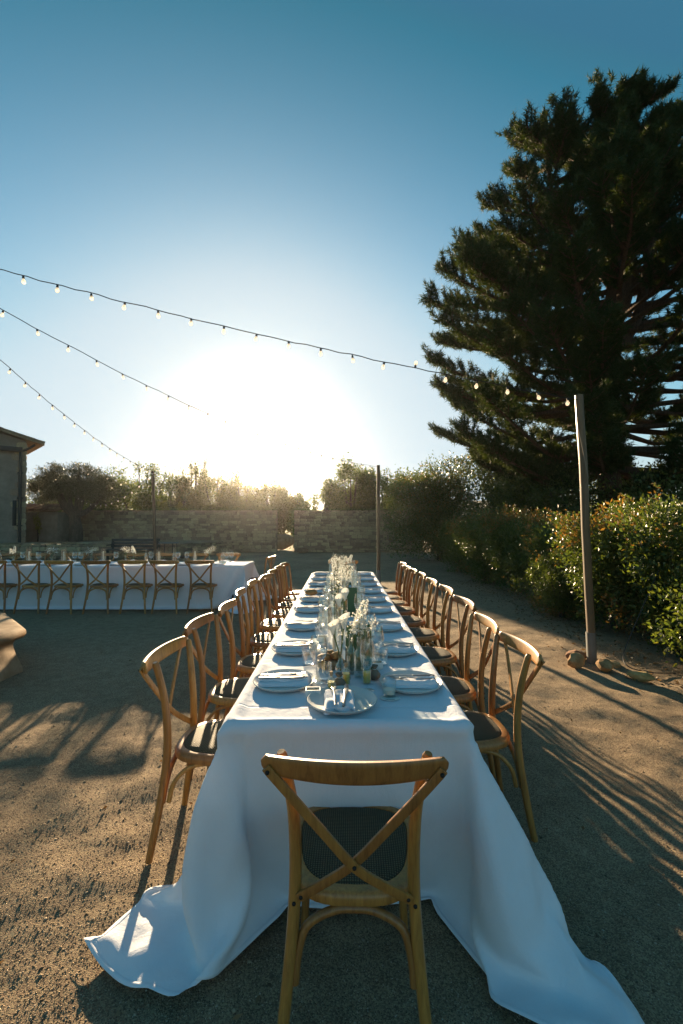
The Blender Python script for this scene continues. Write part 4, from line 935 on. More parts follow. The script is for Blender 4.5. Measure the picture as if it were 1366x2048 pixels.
 -1034,3861,22,-1010,3785,22,-986,3712,43,-978,3665,107,-973,3627,177,-969,3594,250,-967,3563,324,-968,3537,399,-970,3512,475,-974,3489,551,-980,3468,628,-990,3450,705,-999,3432,782,-1028,3453,854,-1040,3497,919,-1045,3547,982,-1073,3512,1047,-1029,3466,1095,-959,3449,1131,-886,3468,1156,-811,3473,1182,-744,3513,1199,-721,3590,1202,-665,3533,1200,-592,3566,1202,-515,3586,1204,-436,3576,1204,-359,3554,1202,-279,3554,1202,-200,3561,1202,-120,3562,1202,-40,3561,1202,40,3560,1201,119,3560,1201,199,3563,1201,279,3567,1202,359,3564,1201,438,3560,1201,518,3564,1201,598,3560,1201,676,3576,1201,756,3581,1201,835,3587,1201,914,3577,1198,913,3498,1188,938,3423,1176,1003,3385,1150,1062,3402,1100,1089,3441,1035,1160,3424,1003,1232,3422,968,1284,3450,914,1319,3485,851,1334,3514,778,1331,3511,698,1327,3501,619,1322,3487,541,1317,3467,463,1312,3448,386,1310,3419,311,1306,3377,244,1313,3376,164,1345,3397,94,1394,3429,40,1459,3472,22,
 -959,3885,22,-934,3810,22,-912,3740,54,-903,3690,116,-902,3662,190,-904,3637,266,-907,3613,342,-910,3589,418,-914,3565,494,-917,3541,571,-921,3518,647,-926,3495,724,-934,3474,801,-952,3463,878,-976,3464,954,-999,3496,1023,-1011,3539,1090,-1043,3513,1158,-987,3476,1201,-913,3476,1230,-838,3490,1255,-767,3521,1276,-721,3586,1281,-666,3529,1280,-594,3564,1282,-515,3577,1284,-436,3569,1283,-359,3548,1282,-279,3552,1282,-200,3558,1282,-120,3559,1282,-40,3559,1282,40,3558,1281,120,3558,1281,199,3560,1281,279,3564,1281,359,3562,1281,438,3558,1281,518,3562,1281,598,3557,1281,677,3570,1281,756,3571,1280,836,3576,1280,915,3567,1277,919,3488,1267,968,3428,1249,1035,3432,1206,1054,3471,1139,1124,3449,1107,1193,3457,1068,1237,3490,1009,1257,3521,939,1260,3538,861,1256,3530,781,1252,3514,703,1247,3496,625,1244,3471,550,1240,3448,473,1235,3430,396,1230,3417,317,1243,3426,238,1270,3443,165,1303,3465,96,1349,3495,38,1414,3538,22,
 -883,3910,22,-858,3835,25,-839,3769,67,-834,3726,134,-850,3719,212,-862,3701,289,-871,3680,365,-879,3658,442,-885,3635,518,-888,3612,594,-888,3587,670,-889,3562,746,-891,3538,822,-895,3515,899,-907,3496,976,-926,3486,1053,-954,3497,1127,-975,3530,1197,-1007,3514,1268,-940,3490,1305,-866,3514,1327,-793,3531,1350,-727,3575,1360,-666,3525,1360,-596,3562,1362,-516,3564,1363,-436,3562,1363,-359,3543,1361,-279,3551,1362,-200,3556,1362,-120,3557,1362,-40,3556,1361,40,3556,1361,120,3556,1361,199,3557,1361,279,3560,1361,359,3559,1361,439,3557,1361,518,3559,1361,598,3555,1361,677,3563,1361,757,3561,1360,837,3563,1359,916,3559,1356,936,3482,1345,1005,3464,1311,1019,3501,1242,1088,3475,1211,1151,3496,1166,1181,3529,1100,1188,3551,1023,1185,3554,944,1181,3541,865,1177,3522,787,1173,3502,710,1168,3485,632,1164,3473,553,1163,3468,474,1166,3470,394,1181,3481,316,1203,3495,240,1228,3511,166,1259,3532,96,1305,3561,37,1370,3604,22,
 -807,3935,22,-782,3860,31,-767,3801,82,-765,3763,152,-777,3744,229,-792,3735,307,-806,3722,385,-820,3708,462,-834,3693,539,-846,3676,616,-857,3656,693,-864,3634,770,-868,3611,846,-869,3587,922,-867,3562,998,-870,3539,1075,-882,3519,1151,-904,3510,1228,-934,3516,1301,-964,3518,1376,-888,3519,1403,-821,3558,1422,-743,3546,1432,-667,3522,1440,-596,3558,1442,-516,3557,1442,-437,3553,1442,-358,3539,1441,-279,3549,1442,-199,3552,1442,-120,3554,1442,-40,3554,1441,40,3554,1441,120,3554,1441,199,3555,1441,279,3556,1441,359,3556,1441,439,3555,1441,518,3556,1441,598,3556,1441,678,3558,1440,758,3558,1440,838,3558,1439,917,3550,1436,972,3497,1415,983,3533,1344,1052,3505,1314,1101,3537,1260,1116,3564,1186,1113,3571,1107,1109,3564,1027,1105,3547,949,1101,3533,871,1097,3523,792,1095,3517,712,1095,3516,632,1100,3520,552,1109,3527,473,1124,3538,395,1142,3550,318,1162,3563,242,1185,3579,167,1216,3599,96,1261,3628,36,1326,3671,22,
 -731,3960,22,-707,3886,39,-697,3835,99,-698,3802,172,-706,3777,248,-717,3758,324,-731,3742,402,-745,3728,479,-759,3715,557,-774,3704,635,-790,3696,712,-806,3685,790,-820,3671,867,-832,3654,944,-842,3634,1021,-848,3612,1098,-846,3587,1174,-853,3567,1251,-870,3552,1328,-894,3544,1403,-915,3522,1485,-834,3529,1505,-754,3530,1516,-675,3531,1522,-596,3536,1521,-517,3537,1522,-438,3538,1523,-358,3538,1523,-279,3538,1523,-199,3538,1522,-119,3538,1522,-40,3538,1522,40,3538,1522,120,3538,1522,200,3537,1522,279,3537,1522,359,3537,1522,439,3536,1522,519,3535,1521,599,3535,1521,679,3533,1521,759,3531,1521,840,3529,1518,927,3523,1522,952,3563,1448,1016,3541,1416,1040,3576,1348,1042,3589,1269,1037,3578,1190,1033,3571,1111,1029,3565,1031,1027,3563,951,1028,3564,871,1031,3567,791,1037,3572,711,1045,3579,632,1057,3587,553,1070,3597,475,1085,3607,397,1101,3619,320,1120,3632,243,1143,3647,168,1173,3667,97,1217,3695,36,1283,3737,22,
 -655,3985,22,-633,3914,51,-628,3871,118,-632,3841,192,-639,3815,267,-649,3794,344,-661,3775,420,-673,3759,498,-687,3745,575,-702,3733,653,-717,3722,731,-732,3711,808,-748,3700,886,-763,3689,964,-779,3679,1041,-796,3668,1118,-814,3657,1196,-839,3643,1270,-869,3630,1343,-878,3617,1422,-906,3603,1504,-852,3584,1564,-760,3590,1568,-679,3596,1568,-599,3600,1569,-519,3601,1571,-439,3601,1571,-359,3602,1571,-279,3602,1571,-199,3601,1571,-120,3601,1571,-40,3601,1571,40,3601,1571,120,3601,1571,200,3601,1571,280,3600,1571,359,3600,1570,439,3600,1570,519,3600,1569,599,3599,1568,680,3598,1568,760,3597,1566,840,3594,1564,929,3588,1570,992,3591,1520,968,3600,1432,966,3604,1352,964,3607,1272,964,3610,1192,966,3614,1111,969,3618,1031,974,3623,951,981,3628,872,988,3634,792,996,3641,713,1006,3648,634,1017,3656,555,1029,3666,476,1044,3676,399,1060,3687,321,1079,3700,244,1101,3715,169,1130,3734,97,1173,3762,36,1239,3804,22,
 -579,4009,22,-561,3946,66,-570,3921,141,-583,3899,217,-598,3879,292,-624,3866,367,-650,3852,441,-679,3837,514,-712,3820,584,-707,3812,664,-721,3801,741,-739,3790,818,-761,3778,894,-783,3766,970,-803,3755,1047,-823,3743,1123,-841,3732,1200,-859,3720,1278,-876,3709,1355,-878,3696,1434,-905,3683,1515,-847,3677,1568,-758,3678,1542,-679,3678,1542,-599,3678,1542,-519,3678,1542,-439,3678,1542,-359,3678,1542,-279,3678,1542,-200,3678,1542,-120,3678,1542,-40,3678,1542,40,3678,1542,120,3678,1542,200,3678,1542,280,3678,1542,359,3678,1542,439,3678,1542,519,3678,1542,599,3678,1542,679,3678,1542,759,3678,1542,838,3678,1542,922,3676,1564,986,3677,1517,957,3680,1436,955,3683,1355,955,3686,1275,955,3689,1195,956,3693,1115,957,3697,1035,959,3701,955,961,3706,875,963,3710,796,966,3715,716,971,3720,636,978,3726,557,988,3734,478,1001,3743,399,1018,3755,322,1037,3768,246,1060,3783,170,1088,3802,98,1130,3829,36,1196,3871,22,
 -503,4032,22,-528,4013,94,-553,3994,167,-584,3976,238,-616,3955,309,-669,3932,363,-692,3920,439,-713,3909,515,-726,3898,593,-722,3890,672,-733,3879,751,-746,3868,829,-761,3857,906,-778,3845,983,-797,3833,1060,-814,3822,1137,-832,3810,1214,-850,3798,1291,-868,3787,1368,-885,3774,1445,-906,3761,1524,-840,3757,1568,-758,3757,1542,-679,3757,1542,-599,3757,1542,-519,3757,1542,-439,3757,1542,-359,3757,1542,-279,3757,1542,-200,3757,1542,-120,3757,1542,-40,3757,1542,40,3757,1542,120,3757,1542,200,3757,1542,280,3757,1542,359,3757,1542,439,3757,1542,519,3757,1542,599,3757,1542,679,3757,1542,759,3757,1542,838,3757,1542,919,3757,1566,984,3758,1519,958,3760,1438,960,3762,1358,958,3766,1279,956,3769,1199,955,3773,1119,955,3777,1039,955,3781,959,956,3785,880,957,3790,800,958,3794,720,958,3799,640,957,3803,561,957,3808,481,964,3814,402,976,3823,323,995,3836,247,1018,3851,172,1046,3870,99,1087,3897,37,1154,3938,22,
 -559,4089,22,-571,4079,99,-611,4049,161,-653,4012,218,-656,4023,297,-674,4011,374,-697,3999,450,-719,3988,525,-741,3976,601,-762,3959,676,-783,3942,751,-804,3923,826,-824,3905,901,-846,3887,975,-869,3865,1048,-886,3856,1126,-901,3849,1204,-915,3844,1283,-924,3842,1363,-926,3842,1443,-901,3840,1521,-837,3837,1568,-758,3837,1542,-679,3837,1542,-599,3837,1542,-519,3837,1542,-439,3837,1542,-359,3837,1542,-279,3837,1542,-200,3837,1542,-120,3837,1542,-40,3837,1542,40,3837,1542,120,3837,1542,200,3837,1542,280,3837,1542,359,3837,1542,439,3837,1542,519,3837,1542,599,3837,1542,679,3837,1542,759,3837,1542,838,3837,1542,918,3837,1567,983,3838,1520,959,3840,1440,951,3842,1361,939,3843,1282,931,3845,1202,924,3846,1123,920,3849,1043,918,3851,963,917,3855,883,918,3860,803,923,3866,724,928,3872,644,932,3879,565,936,3884,485,940,3890,406,941,3894,326,953,3904,248,976,3919,173,1004,3938,100,1045,3965,38,1112,4006,22,
 -605,4024,21,-644,4048,84,-675,4093,143,-701,4076,216,-727,4059,290,-751,4029,359,-773,3992,426,-795,3979,502,-817,3967,578,-838,3955,654,-860,3944,731,-881,3935,807,-899,3928,885,-915,3924,963,-924,3922,1043,-931,3922,1123,-934,3922,1203,-932,3922,1283,-926,3922,1362,-910,3920,1441,-900,3919,1521,-836,3917,1569,-758,3917,1542,-679,3917,1542,-599,3917,1542,-519,3917,1542,-439,3917,1542,-359,3917,1542,-279,3917,1542,-200,3917,1542,-120,3917,1542,-40,3917,1542,40,3917,1542,120,3917,1542,200,3917,1542,280,3917,1542,359,3917,1542,439,3917,1542,519,3917,1542,599,3917,1542,679,3917,1542,759,3917,1542,838,3917,1542,917,3917,1567,982,3918,1521,963,3919,1441,951,3922,1362,940,3923,1283,929,3924,1204,918,3926,1125,907,3927,1046,898,3929,966,890,3930,887,885,3932,807,882,3935,727,883,3938,647,886,3944,567,891,3950,488,899,3958,409,909,3968,330,916,3974,251,935,3988,174,962,4006,102,1004,4033,39,1070,4074,22,
 -636,4097,22,-707,4068,40,-739,4057,112,-769,4047,186,-798,4037,260,-826,4027,334,-845,4022,411,-864,4017,489,-881,4012,566,-898,4008,645,-912,4004,723,-924,4002,803,-931,4002,882,-934,4001,962,-933,4002,1042,-929,4001,1122,-923,4001,1202,-914,4000,1281,-904,3999,1361,-895,3998,1440,-899,3999,1522,-835,3997,1570,-758,3997,1542,-679,3997,1542,-599,3997,1542,-519,3997,1542,-439,3997,1542,-359,3997,1542,-279,3997,1542,-200,3997,1542,-120,3997,1542,-40,3997,1542,40,3997,1542,120,3997,1542,200,3997,1542,280,3997,1542,359,3997,1542,439,3997,1542,519,3997,1542,599,3997,1542,679,3997,1542,759,3997,1542,838,3997,1542,916,3997,1568,981,3998,1522,977,3998,1440,974,3998,1360,967,3998,1281,957,3999,1201,945,4001,1122,932,4003,1044,916,4006,965,901,4009,887,887,4012,808,873,4014,730,863,4016,651,856,4018,571,854,4021,491,857,4026,411,865,4034,332,878,4045,254,895,4058,177,922,4075,104,963,4101,40,1029,4142,22,
 -667,4171,22,-739,4141,39,-779,4126,106,-809,4116,179,-836,4107,254,-859,4100,330,-879,4094,408,-897,4089,485,-912,4086,564,-924,4083,643,-931,4082,722,-934,4082,802,-931,4081,882,-926,4081,962,-920,4080,1042,-913,4080,1121,-905,4079,1201,-899,4078,1281,-893,4078,1360,-889,4078,1440,-898,4078,1521,-835,4077,1570,-758,4077,1542,-679,4077,1542,-599,4077,1542,-519,4077,1542,-439,4077,1542,-359,4077,1542,-279,4077,1542,-200,4077,1542,-120,4077,1542,-40,4077,1542,40,4077,1542,120,4077,1542,200,4077,1542,280,4077,1542,359,4077,1542,439,4077,1542,519,4077,1542,599,4077,1542,679,4077,1542,759,4077,1542,838,4077,1542,916,4077,1569,980,4078,1521,970,4078,1440,972,4078,1360,973,4078,1280,971,4078,1200,966,4078,1121,959,4078,1041,949,4079,962,936,4081,883,922,4084,804,905,4087,726,884,4093,650,865,4097,572,847,4101,494,835,4103,415,831,4106,336,839,4114,257,856,4127,180,881,4144,106,922,4170,42,988,4210,22,
 -697,4245,22,-770,4214,36,-812,4199,103,-841,4189,176,-867,4181,251,-889,4174,328,-909,4168,405,-924,4165,484,-933,4163,563,-935,4162,643,-933,4162,723,-927,4161,802,-920,4160,882,-912,4160,961,-906,4159,1041,-900,4158,1121,-895,4158,1201,-891,4158,1280,-888,4158,1360,-886,4158,1440,-898,4158,1521,-835,4157,1571,-758,4157,1542,-679,4157,1542,-599,4157,1542,-519,4157,1542,-439,4157,1542,-359,4157,1542,-279,4157,1542,-200,4157,1542,-120,4157,1542,-40,4157,1542,40,4157,1542,120,4157,1542,200,4157,1542,280,4157,1542,359,4157,1542,439,4157,1542,519,4157,1542,599,4157,1542,679,4157,1542,759,4157,1542,838,4157,1542,916,4157,1569,980,4157,1521,968,4157,1440,968,4157,1360,969,4157,1280,970,4158,1200,969,4158,1121,968,4158,1041,964,4158,961,958,4158,881,949,4159,802,937,4160,723,923,4163,644,905,4166,566,877,4175,492,853,4181,416,829,4186,340,815,4190,262,816,4196,182,841,4213,108,881,4239,44,947,4278,22,
 -728,4318,22,-801,4288,34,-844,4272,100,-873,4262,173,-898,4255,249,-919,4248,325,-934,4244,404,-939,4243,484,-936,4243,563,-929,4242,643,-920,4241,722,-912,4240,802,-905,4239,881,-899,4238,961,-894,4238,1041,-891,4238,1121,-888,4238,1200,-886,4238,1280,-885,4238,1360,-885,4238,1440,-898,4237,1521,-835,4237,1571,-758,4237,1542,-679,4237,1542,-599,4237,1542,-519,4237,1542,-439,4237,1542,-359,4237,1542,-279,4237,1542,-200,4237,1542,-120,4237,1542,-40,4237,1542,40,4237,1542,120,4237,1542,200,4237,1542,280,4237,1542,359,4237,1542,439,4237,1542,519,4237,1542,599,4237,1542,679,4237,1542,759,4237,1542,838,4237,1542,916,4237,1570,979,4237,1521,967,4237,1440,967,4237,1360,966,4237,1280,967,4237,1200,967,4237,1121,967,4237,1041,967,4237,961,965,4237,881,961,4237,801,955,4238,721,946,4239,642,933,4241,563,917,4243,485,895,4248,408,857,4261,339,824,4270,267,805,4275,190,801,4283,111,842,4309,47,907,4347,22,
 -759,4392,22,-832,4361,31,-875,4346,97,-904,4336,171,-928,4329,246,-943,4324,325,-941,4324,404,-932,4322,484,-920,4321,563,-911,4319,642,-903,4319,721,-897,4318,801,-893,4318,881,-890,4318,961,-888,4318,1041,-886,4318,1121,-885,4317,1200,-885,4317,1280,-884,4317,1360,-884,4317,1440,-898,4317,1521,-835,4317,1571,-758,4317,1542,-679,4317,1542,-599,4317,1542,-519,4317,1542,-439,4317,1542,-359,4317,1542,-279,4317,1542,-200,4317,1542,-120,4317,1542,-40,4317,1542,40,4317,1542,120,4317,1542,200,4317,1542,280,4317,1542,359,4317,1542,439,4317,1542,519,4317,1542,599,4317,1542,679,4317,1542,759,4317,1542,838,4317,1542,915,4317,1570,979,4317,1521,966,4317,1440,966,4317,1360,967,4317,1280,967,4317,1200,967,4317,1120,967,4317,1041,967,4317,961,967,4317,881,966,4317,801,964,4317,721,959,4318,641,951,4318,562,939,4320,483,922,4323,405,899,4328,329,852,4344,266,812,4354,197,780,4358,124,803,4378,51,867,4416,22,
 -790,4466,22,-863,4435,28,-905,4420,94,-933,4410,169,-950,4405,246,-938,4404,325,-921,4401,403,-911,4400,482,-902,4399,562,-896,4398,641,-891,4398,721,-888,4397,801,-887,4397,881,-885,4397,961,-884,4397,1041,-884,4397,1121,-883,4397,1200,-883,4397,1280,-884,4397,1360,-885,4397,1440,-898,4397,1521,-835,4397,1571,-758,4397,1542,-679,4397,1542,-599,4397,1542,-519,4397,1542,-439,4397,1542,-359,4397,1542,-279,4397,1542,-200,4397,1542,-120,4397,1542,-40,4397,1542,40,4397,1542,120,4397,1542,200,4397,1542,280,4397,1542,359,4397,1542,439,4397,1542,519,4397,1542,599,4397,1542,679,4397,1542,759,4397,1542,838,4397,1542,915,4397,1570,979,4397,1521,966,4397,1440,967,4397,1360,967,4397,1280,967,4397,1200,968,4397,1120,968,4397,1041,968,4397,961,969,4397,881,969,4397,801,968,4397,721,967,4397,641,964,4397,561,957,4398,482,944,4400,403,923,4404,326,893,4411,252,854,4421,183,791,4437,136,768,4450,61,827,4485,22,
 -821,4539,22,-894,4508,25,-933,4495,93,-954,4487,170,-944,4485,249,-915,4480,323,-905,4479,402,-897,4478,482,-891,4478,561,-888,4477,641,-887,4477,721,-886,4477,801,-886,4477,881,-886,4477,961,-886,4477,1041,-886,4477,1121,-886,4477,1200,-886,4477,1280,-886,4477,1360,-885,4477,1440,-898,4477,1521,-835,4477,1570,-758,4476,1542,-679,4476,1542,-599,4476,1542,-519,4476,1542,-439,4476,1542,-359,4476,1542,-279,4476,1542,-200,4476,1542,-120,4476,1542,-40,4476,1542,40,4476,1542,120,4476,1542,200,4476,1542,280,4476,1542,359,4476,1542,439,4476,1542,519,4476,1542,599,4476,1542,679,4476,1542,759,4476,1542,838,4476,1542,915,4476,1570,979,4477,1521,966,4477,1440,967,4477,1360,967,4477,1280,968,4477,1200,968,4477,1120,969,4477,1041,969,4477,961,970,4477,881,970,4477,801,971,4477,721,971,4477,641,971,4477,561,969,4477,481,963,4478,402,946,4481,324,915,4488,251,871,4499,185,803,4515,146,751,4524,86,786,4554,21,
 -852,4613,22,-925,4582,22,-956,4571,94,-959,4567,174,-924,4562,245,-903,4559,322,-894,4558,402,-889,4558,481,-887,4557,561,-886,4557,641,-886,4557,721,-887,4557,801,-887,4557,881,-888,4557,961,-888,4557,1041,-888,4557,1121,-888,4557,1201,-887,4557,1280,-886,4557,1360,-886,4557,1440,-898,4557,1521,-835,4556,1570,-758,4556,1542,-679,4556,1542,-599,4556,1542,-519,4556,1542,-439,4556,1542,-359,4556,1542,-279,4556,1542,-200,4556,1542,-120,4556,1542,-40,4556,1542,40,4556,1542,120,4556,1542,200,4556,1542,280,4556,1542,359,4556,1542,439,4556,1542,519,4556,1542,599,4556,1542,679,4556,1542,759,4556,1542,838,4556,1542,915,4556,1570,979,4557,1521,967,4557,1440,967,4557,1360,967,4557,1280,968,4557,1200,968,4557,1120,969,4557,1041,969,4557,961,970,4557,881,971,4557,801,972,4557,721,972,4557,641,973,4557,561,973,4557,481,973,4557,401,970,4557,322,924,4567,257,876,4578,194,828,4589,132,793,4587,60,725,4606,21,
 -883,4686,21,-956,4655,22,-971,4650,98,-950,4647,175,-911,4641,244,-893,4638,322,-886,4638,402,-884,4637,481,-884,4637,561,-885,4637,641,-886,4637,721,-887,4637,801,-887,4637,881,-887,4637,961,-887,4637,1041,-887,4637,1121,-887,4637,1201,-887,4637,1280,-886,4637,1360,-886,4637,1440,-898,4636,1521,-835,4636,1570,-758,4636,1542,-679,4636,1542,-599,4636,1542,-519,4636,1542,-439,4636,1542,-359,4636,1542,-279,4636,1542,-200,4636,1542,-120,4636,1542,-40,4636,1542,40,4636,1542,120,4636,1542,200,4636,1542,280,4636,1542,359,4636,1542,439,4636,1542,519,4636,1542,599,4636,1542,679,4636,1542,759,4636,1542,838,4636,1542,915,4636,1570,979,4636,1521,967,4636,1440,967,4636,1360,968,4637,1280,968,4637,1200,968,4637,1120,969,4637,1040,969,4637,961,970,4637,881,971,4637,801,972,4637,721,973,4637,641,973,4637,561,974,4637,481,975,4637,401,973,4637,322,958,4638,243,917,4644,175,872,4652,109,818,4662,51,747,4682,22,
 -909,4746,67,-973,4733,22,-968,4730,101,-932,4724,171,-898,4720,243,-883,4718,322,-880,4717,402,-880,4717,482,-881,4717,561,-882,4717,641,-883,4717,721,-884,4717,801,-884,4717,881,-885,4717,961,-885,4717,1041,-885,4717,1121,-885,4717,1201,-885,4717,1280,-885,4716,1360,-886,4716,1440,-899,4716,1521,-835,4716,1570,-758,4716,1542,-679,4716,1542,-599,4716,1542,-519,4716,1542,-439,4716,1542,-359,4716,1542,-279,4716,1542,-200,4716,1542,-120,4716,1542,-40,4716,1542,40,4716,1542,120,4716,1542,200,4716,1542,280,4716,1542,359,4716,1542,439,4716,1542,519,4716,1542,599,4716,1542,679,4716,1542,759,4716,1542,838,4716,1542,915,4716,1570,979,4716,1521,967,4716,1440,968,4716,1360,968,4716,1280,969,4716,1200,969,4716,1120,970,4716,1040,970,4716,961,971,4717,881,972,4717,801,973,4717,721,974,4717,641,975,4717,561,976,4717,481,977,4717,401,977,4717,322,969,4717,242,940,4721,168,897,4727,101,843,4738,43,769,4759,22,
 -889,4809,22,-969,4813,23,-960,4810,103,-917,4803,169,-886,4799,243,-875,4797,322,-874,4797,402,-875,4797,482,-876,4797,562,-877,4797,641,-877,4797,721,-878,4797,801,-879,4797,881,-880,4797,961,-881,4796,1041,-882,4796,1121,-883,4796,1201,-884,4796,1281,-885,4796,1360,-886,4796,1440,-899,4796,1521,-835,4796,1570,-758,4796,1542,-679,4796,1542,-599,4796,1542,-519,4796,1542,-439,4796,1542,-359,4796,1542,-279,4796,1542,-200,4796,1542,-120,4796,1542,-40,4796,1542,40,4796,1542,120,4796,1542,200,4796,1542,280,4796,1542,359,4796,1542,439,4796,1542,519,4796,1542,599,4796,1542,679,4796,1542,759,4796,1542,838,4796,1542,915,4796,1570,979,4796,1521,967,4796,1440,968,4796,1360,969,4796,1280,970,4796,1200,970,4796,1120,971,4796,1040,972,4796,961,973,4796,881,974,4796,801,975,4796,721,976,4796,641,977,4796,561,978,4796,481,979,4796,401,981,4796,322,977,4797,242,957,4799,165,919,4804,94,866,4814,35,791,4836,22,
 -886,4889,22,-965,4893,26,-950,4889,104,-903,4881,168,-875,4878,243,-867,4877,322,-867,4877,402,-868,4876,482,-869,4876,562,-871,4876,641,-872,4876,721,-874,4876,801,-876,4876,881,-878,4876,961,-879,4876,1041,-881,4876,1121,-882,4876,1201,-883,4876,1281,-884,4876,1360,-885,4876,1440,-899,4876,1521,-835,4876,1570,-758,4876,1542,-679,4876,1542,-599,4876,1542,-519,4876,1542,-439,4876,1542,-359,4876,1542,-279,4876,1542,-200,4876,1542,-120,4876,1542,-40,4876,1542,40,4876,1542,120,4876,1542,200,4876,1542,280,4876,1542,359,4876,1542,439,4876,1542,519,4876,1542,599,4876,1542,679,4876,1542,759,4876,1542,838,4876,1542,915,4876,1570,979,4876,1521,968,4876,1440,969,4876,1360,970,4876,1280,971,4876,1200,972,4876,1120,973,4876,1040,974,4876,961,975,4876,881,976,4876,801,977,4876,721,978,4876,641,979,4876,561,981,4876,481,982,4876,401,984,4876,322,983,4876,242,971,4877,163,940,4881,89,889,4890,28,813,4913,22,
 -882,4969,22,-962,4972,28,-939,4968,105,-889,4960,166,-865,4957,242,-860,4956,322,-861,4956,402,-863,4956,482,-866,4956,562,-869,4956,642,-871,4956,721,-874,4956,801,-876,4956,881,-878,4956,961,-880,4956,1041,-881,4956,1121,-882,4956,1201,-884,4956,1281,-884,4956,1360,-885,4956,1440,-899,4956,1521,-835,4956,1570,-758,4956,1542,-679,4956,1542,-599,4956,1542,-519,4956,1542,-439,4956,1542,-359,4956,1542,-279,4956,1542,-200,4956,1542,-120,4956,1542,-40,4956,1542,40,4956,1542,120,4956,1542,200,4956,1542,280,4956,1542,359,4956,1542,439,4956,1542,519,4956,1542,599,4956,1542,679,4956,1542,759,4956,1542,838,4956,1542,915,4956,1570,979,4956,1521,968,4956,1440,969,4956,1360,970,4956,1280,971,4956,1200,973,4956,1120,974,4956,1040,975,4956,961,977,4956,881,978,4956,801,979,4956,721,981,4956,641,982,4956,561,984,4956,481,985,4956,401,988,4956,322,989,4956,242,982,4956,162,958,4959,86,912,4966,22,836,4989,22,
 -879,5049,22,-958,5052,31,-926,5047,104,-875,5039,165,-856,5036,242,-855,5036,322,-860,5036,402,-864,5036,482,-868,5036,562,-871,5036,641,-874,5036,721,-876,5036,801,-878,5036,881,-880,5036,961,-881,5036,1041,-882,5036,1121,-883,5036,1201,-884,5036,1280,-885,5036,1360,-885,5036,1440,-899,5036,1521,-835,5036,1570,-758,5036,1542,-679,5036,1542,-599,5036,1542,-519,5036,1542,-439,5036,1542,-359,5036,1542,-279,5036,1542,-200,5036,1542,-120,5036,1542,-40,5036,1542,40,5036,1542,120,5036,1542,200,5036,1542,280,5036,1542,359,5036,1542,439,5036,1542,519,5036,1542,599,5036,1542,679,5036,1542,759,5036,1542,838,5036,1542,915,5036,1570,979,5036,1521,968,5036,1440,969,5036,1360,971,5036,1280,972,5036,1200,974,5036,1120,975,5036,1040,977,5036,961,978,5036,881,980,5036,801,981,5036,721,983,5036,641,984,5036,561,986,5036,481,988,5036,401,991,5036,322,993,5036,242,990,5036,162,974,5037,84,926,5044,21,856,5058,56,
]
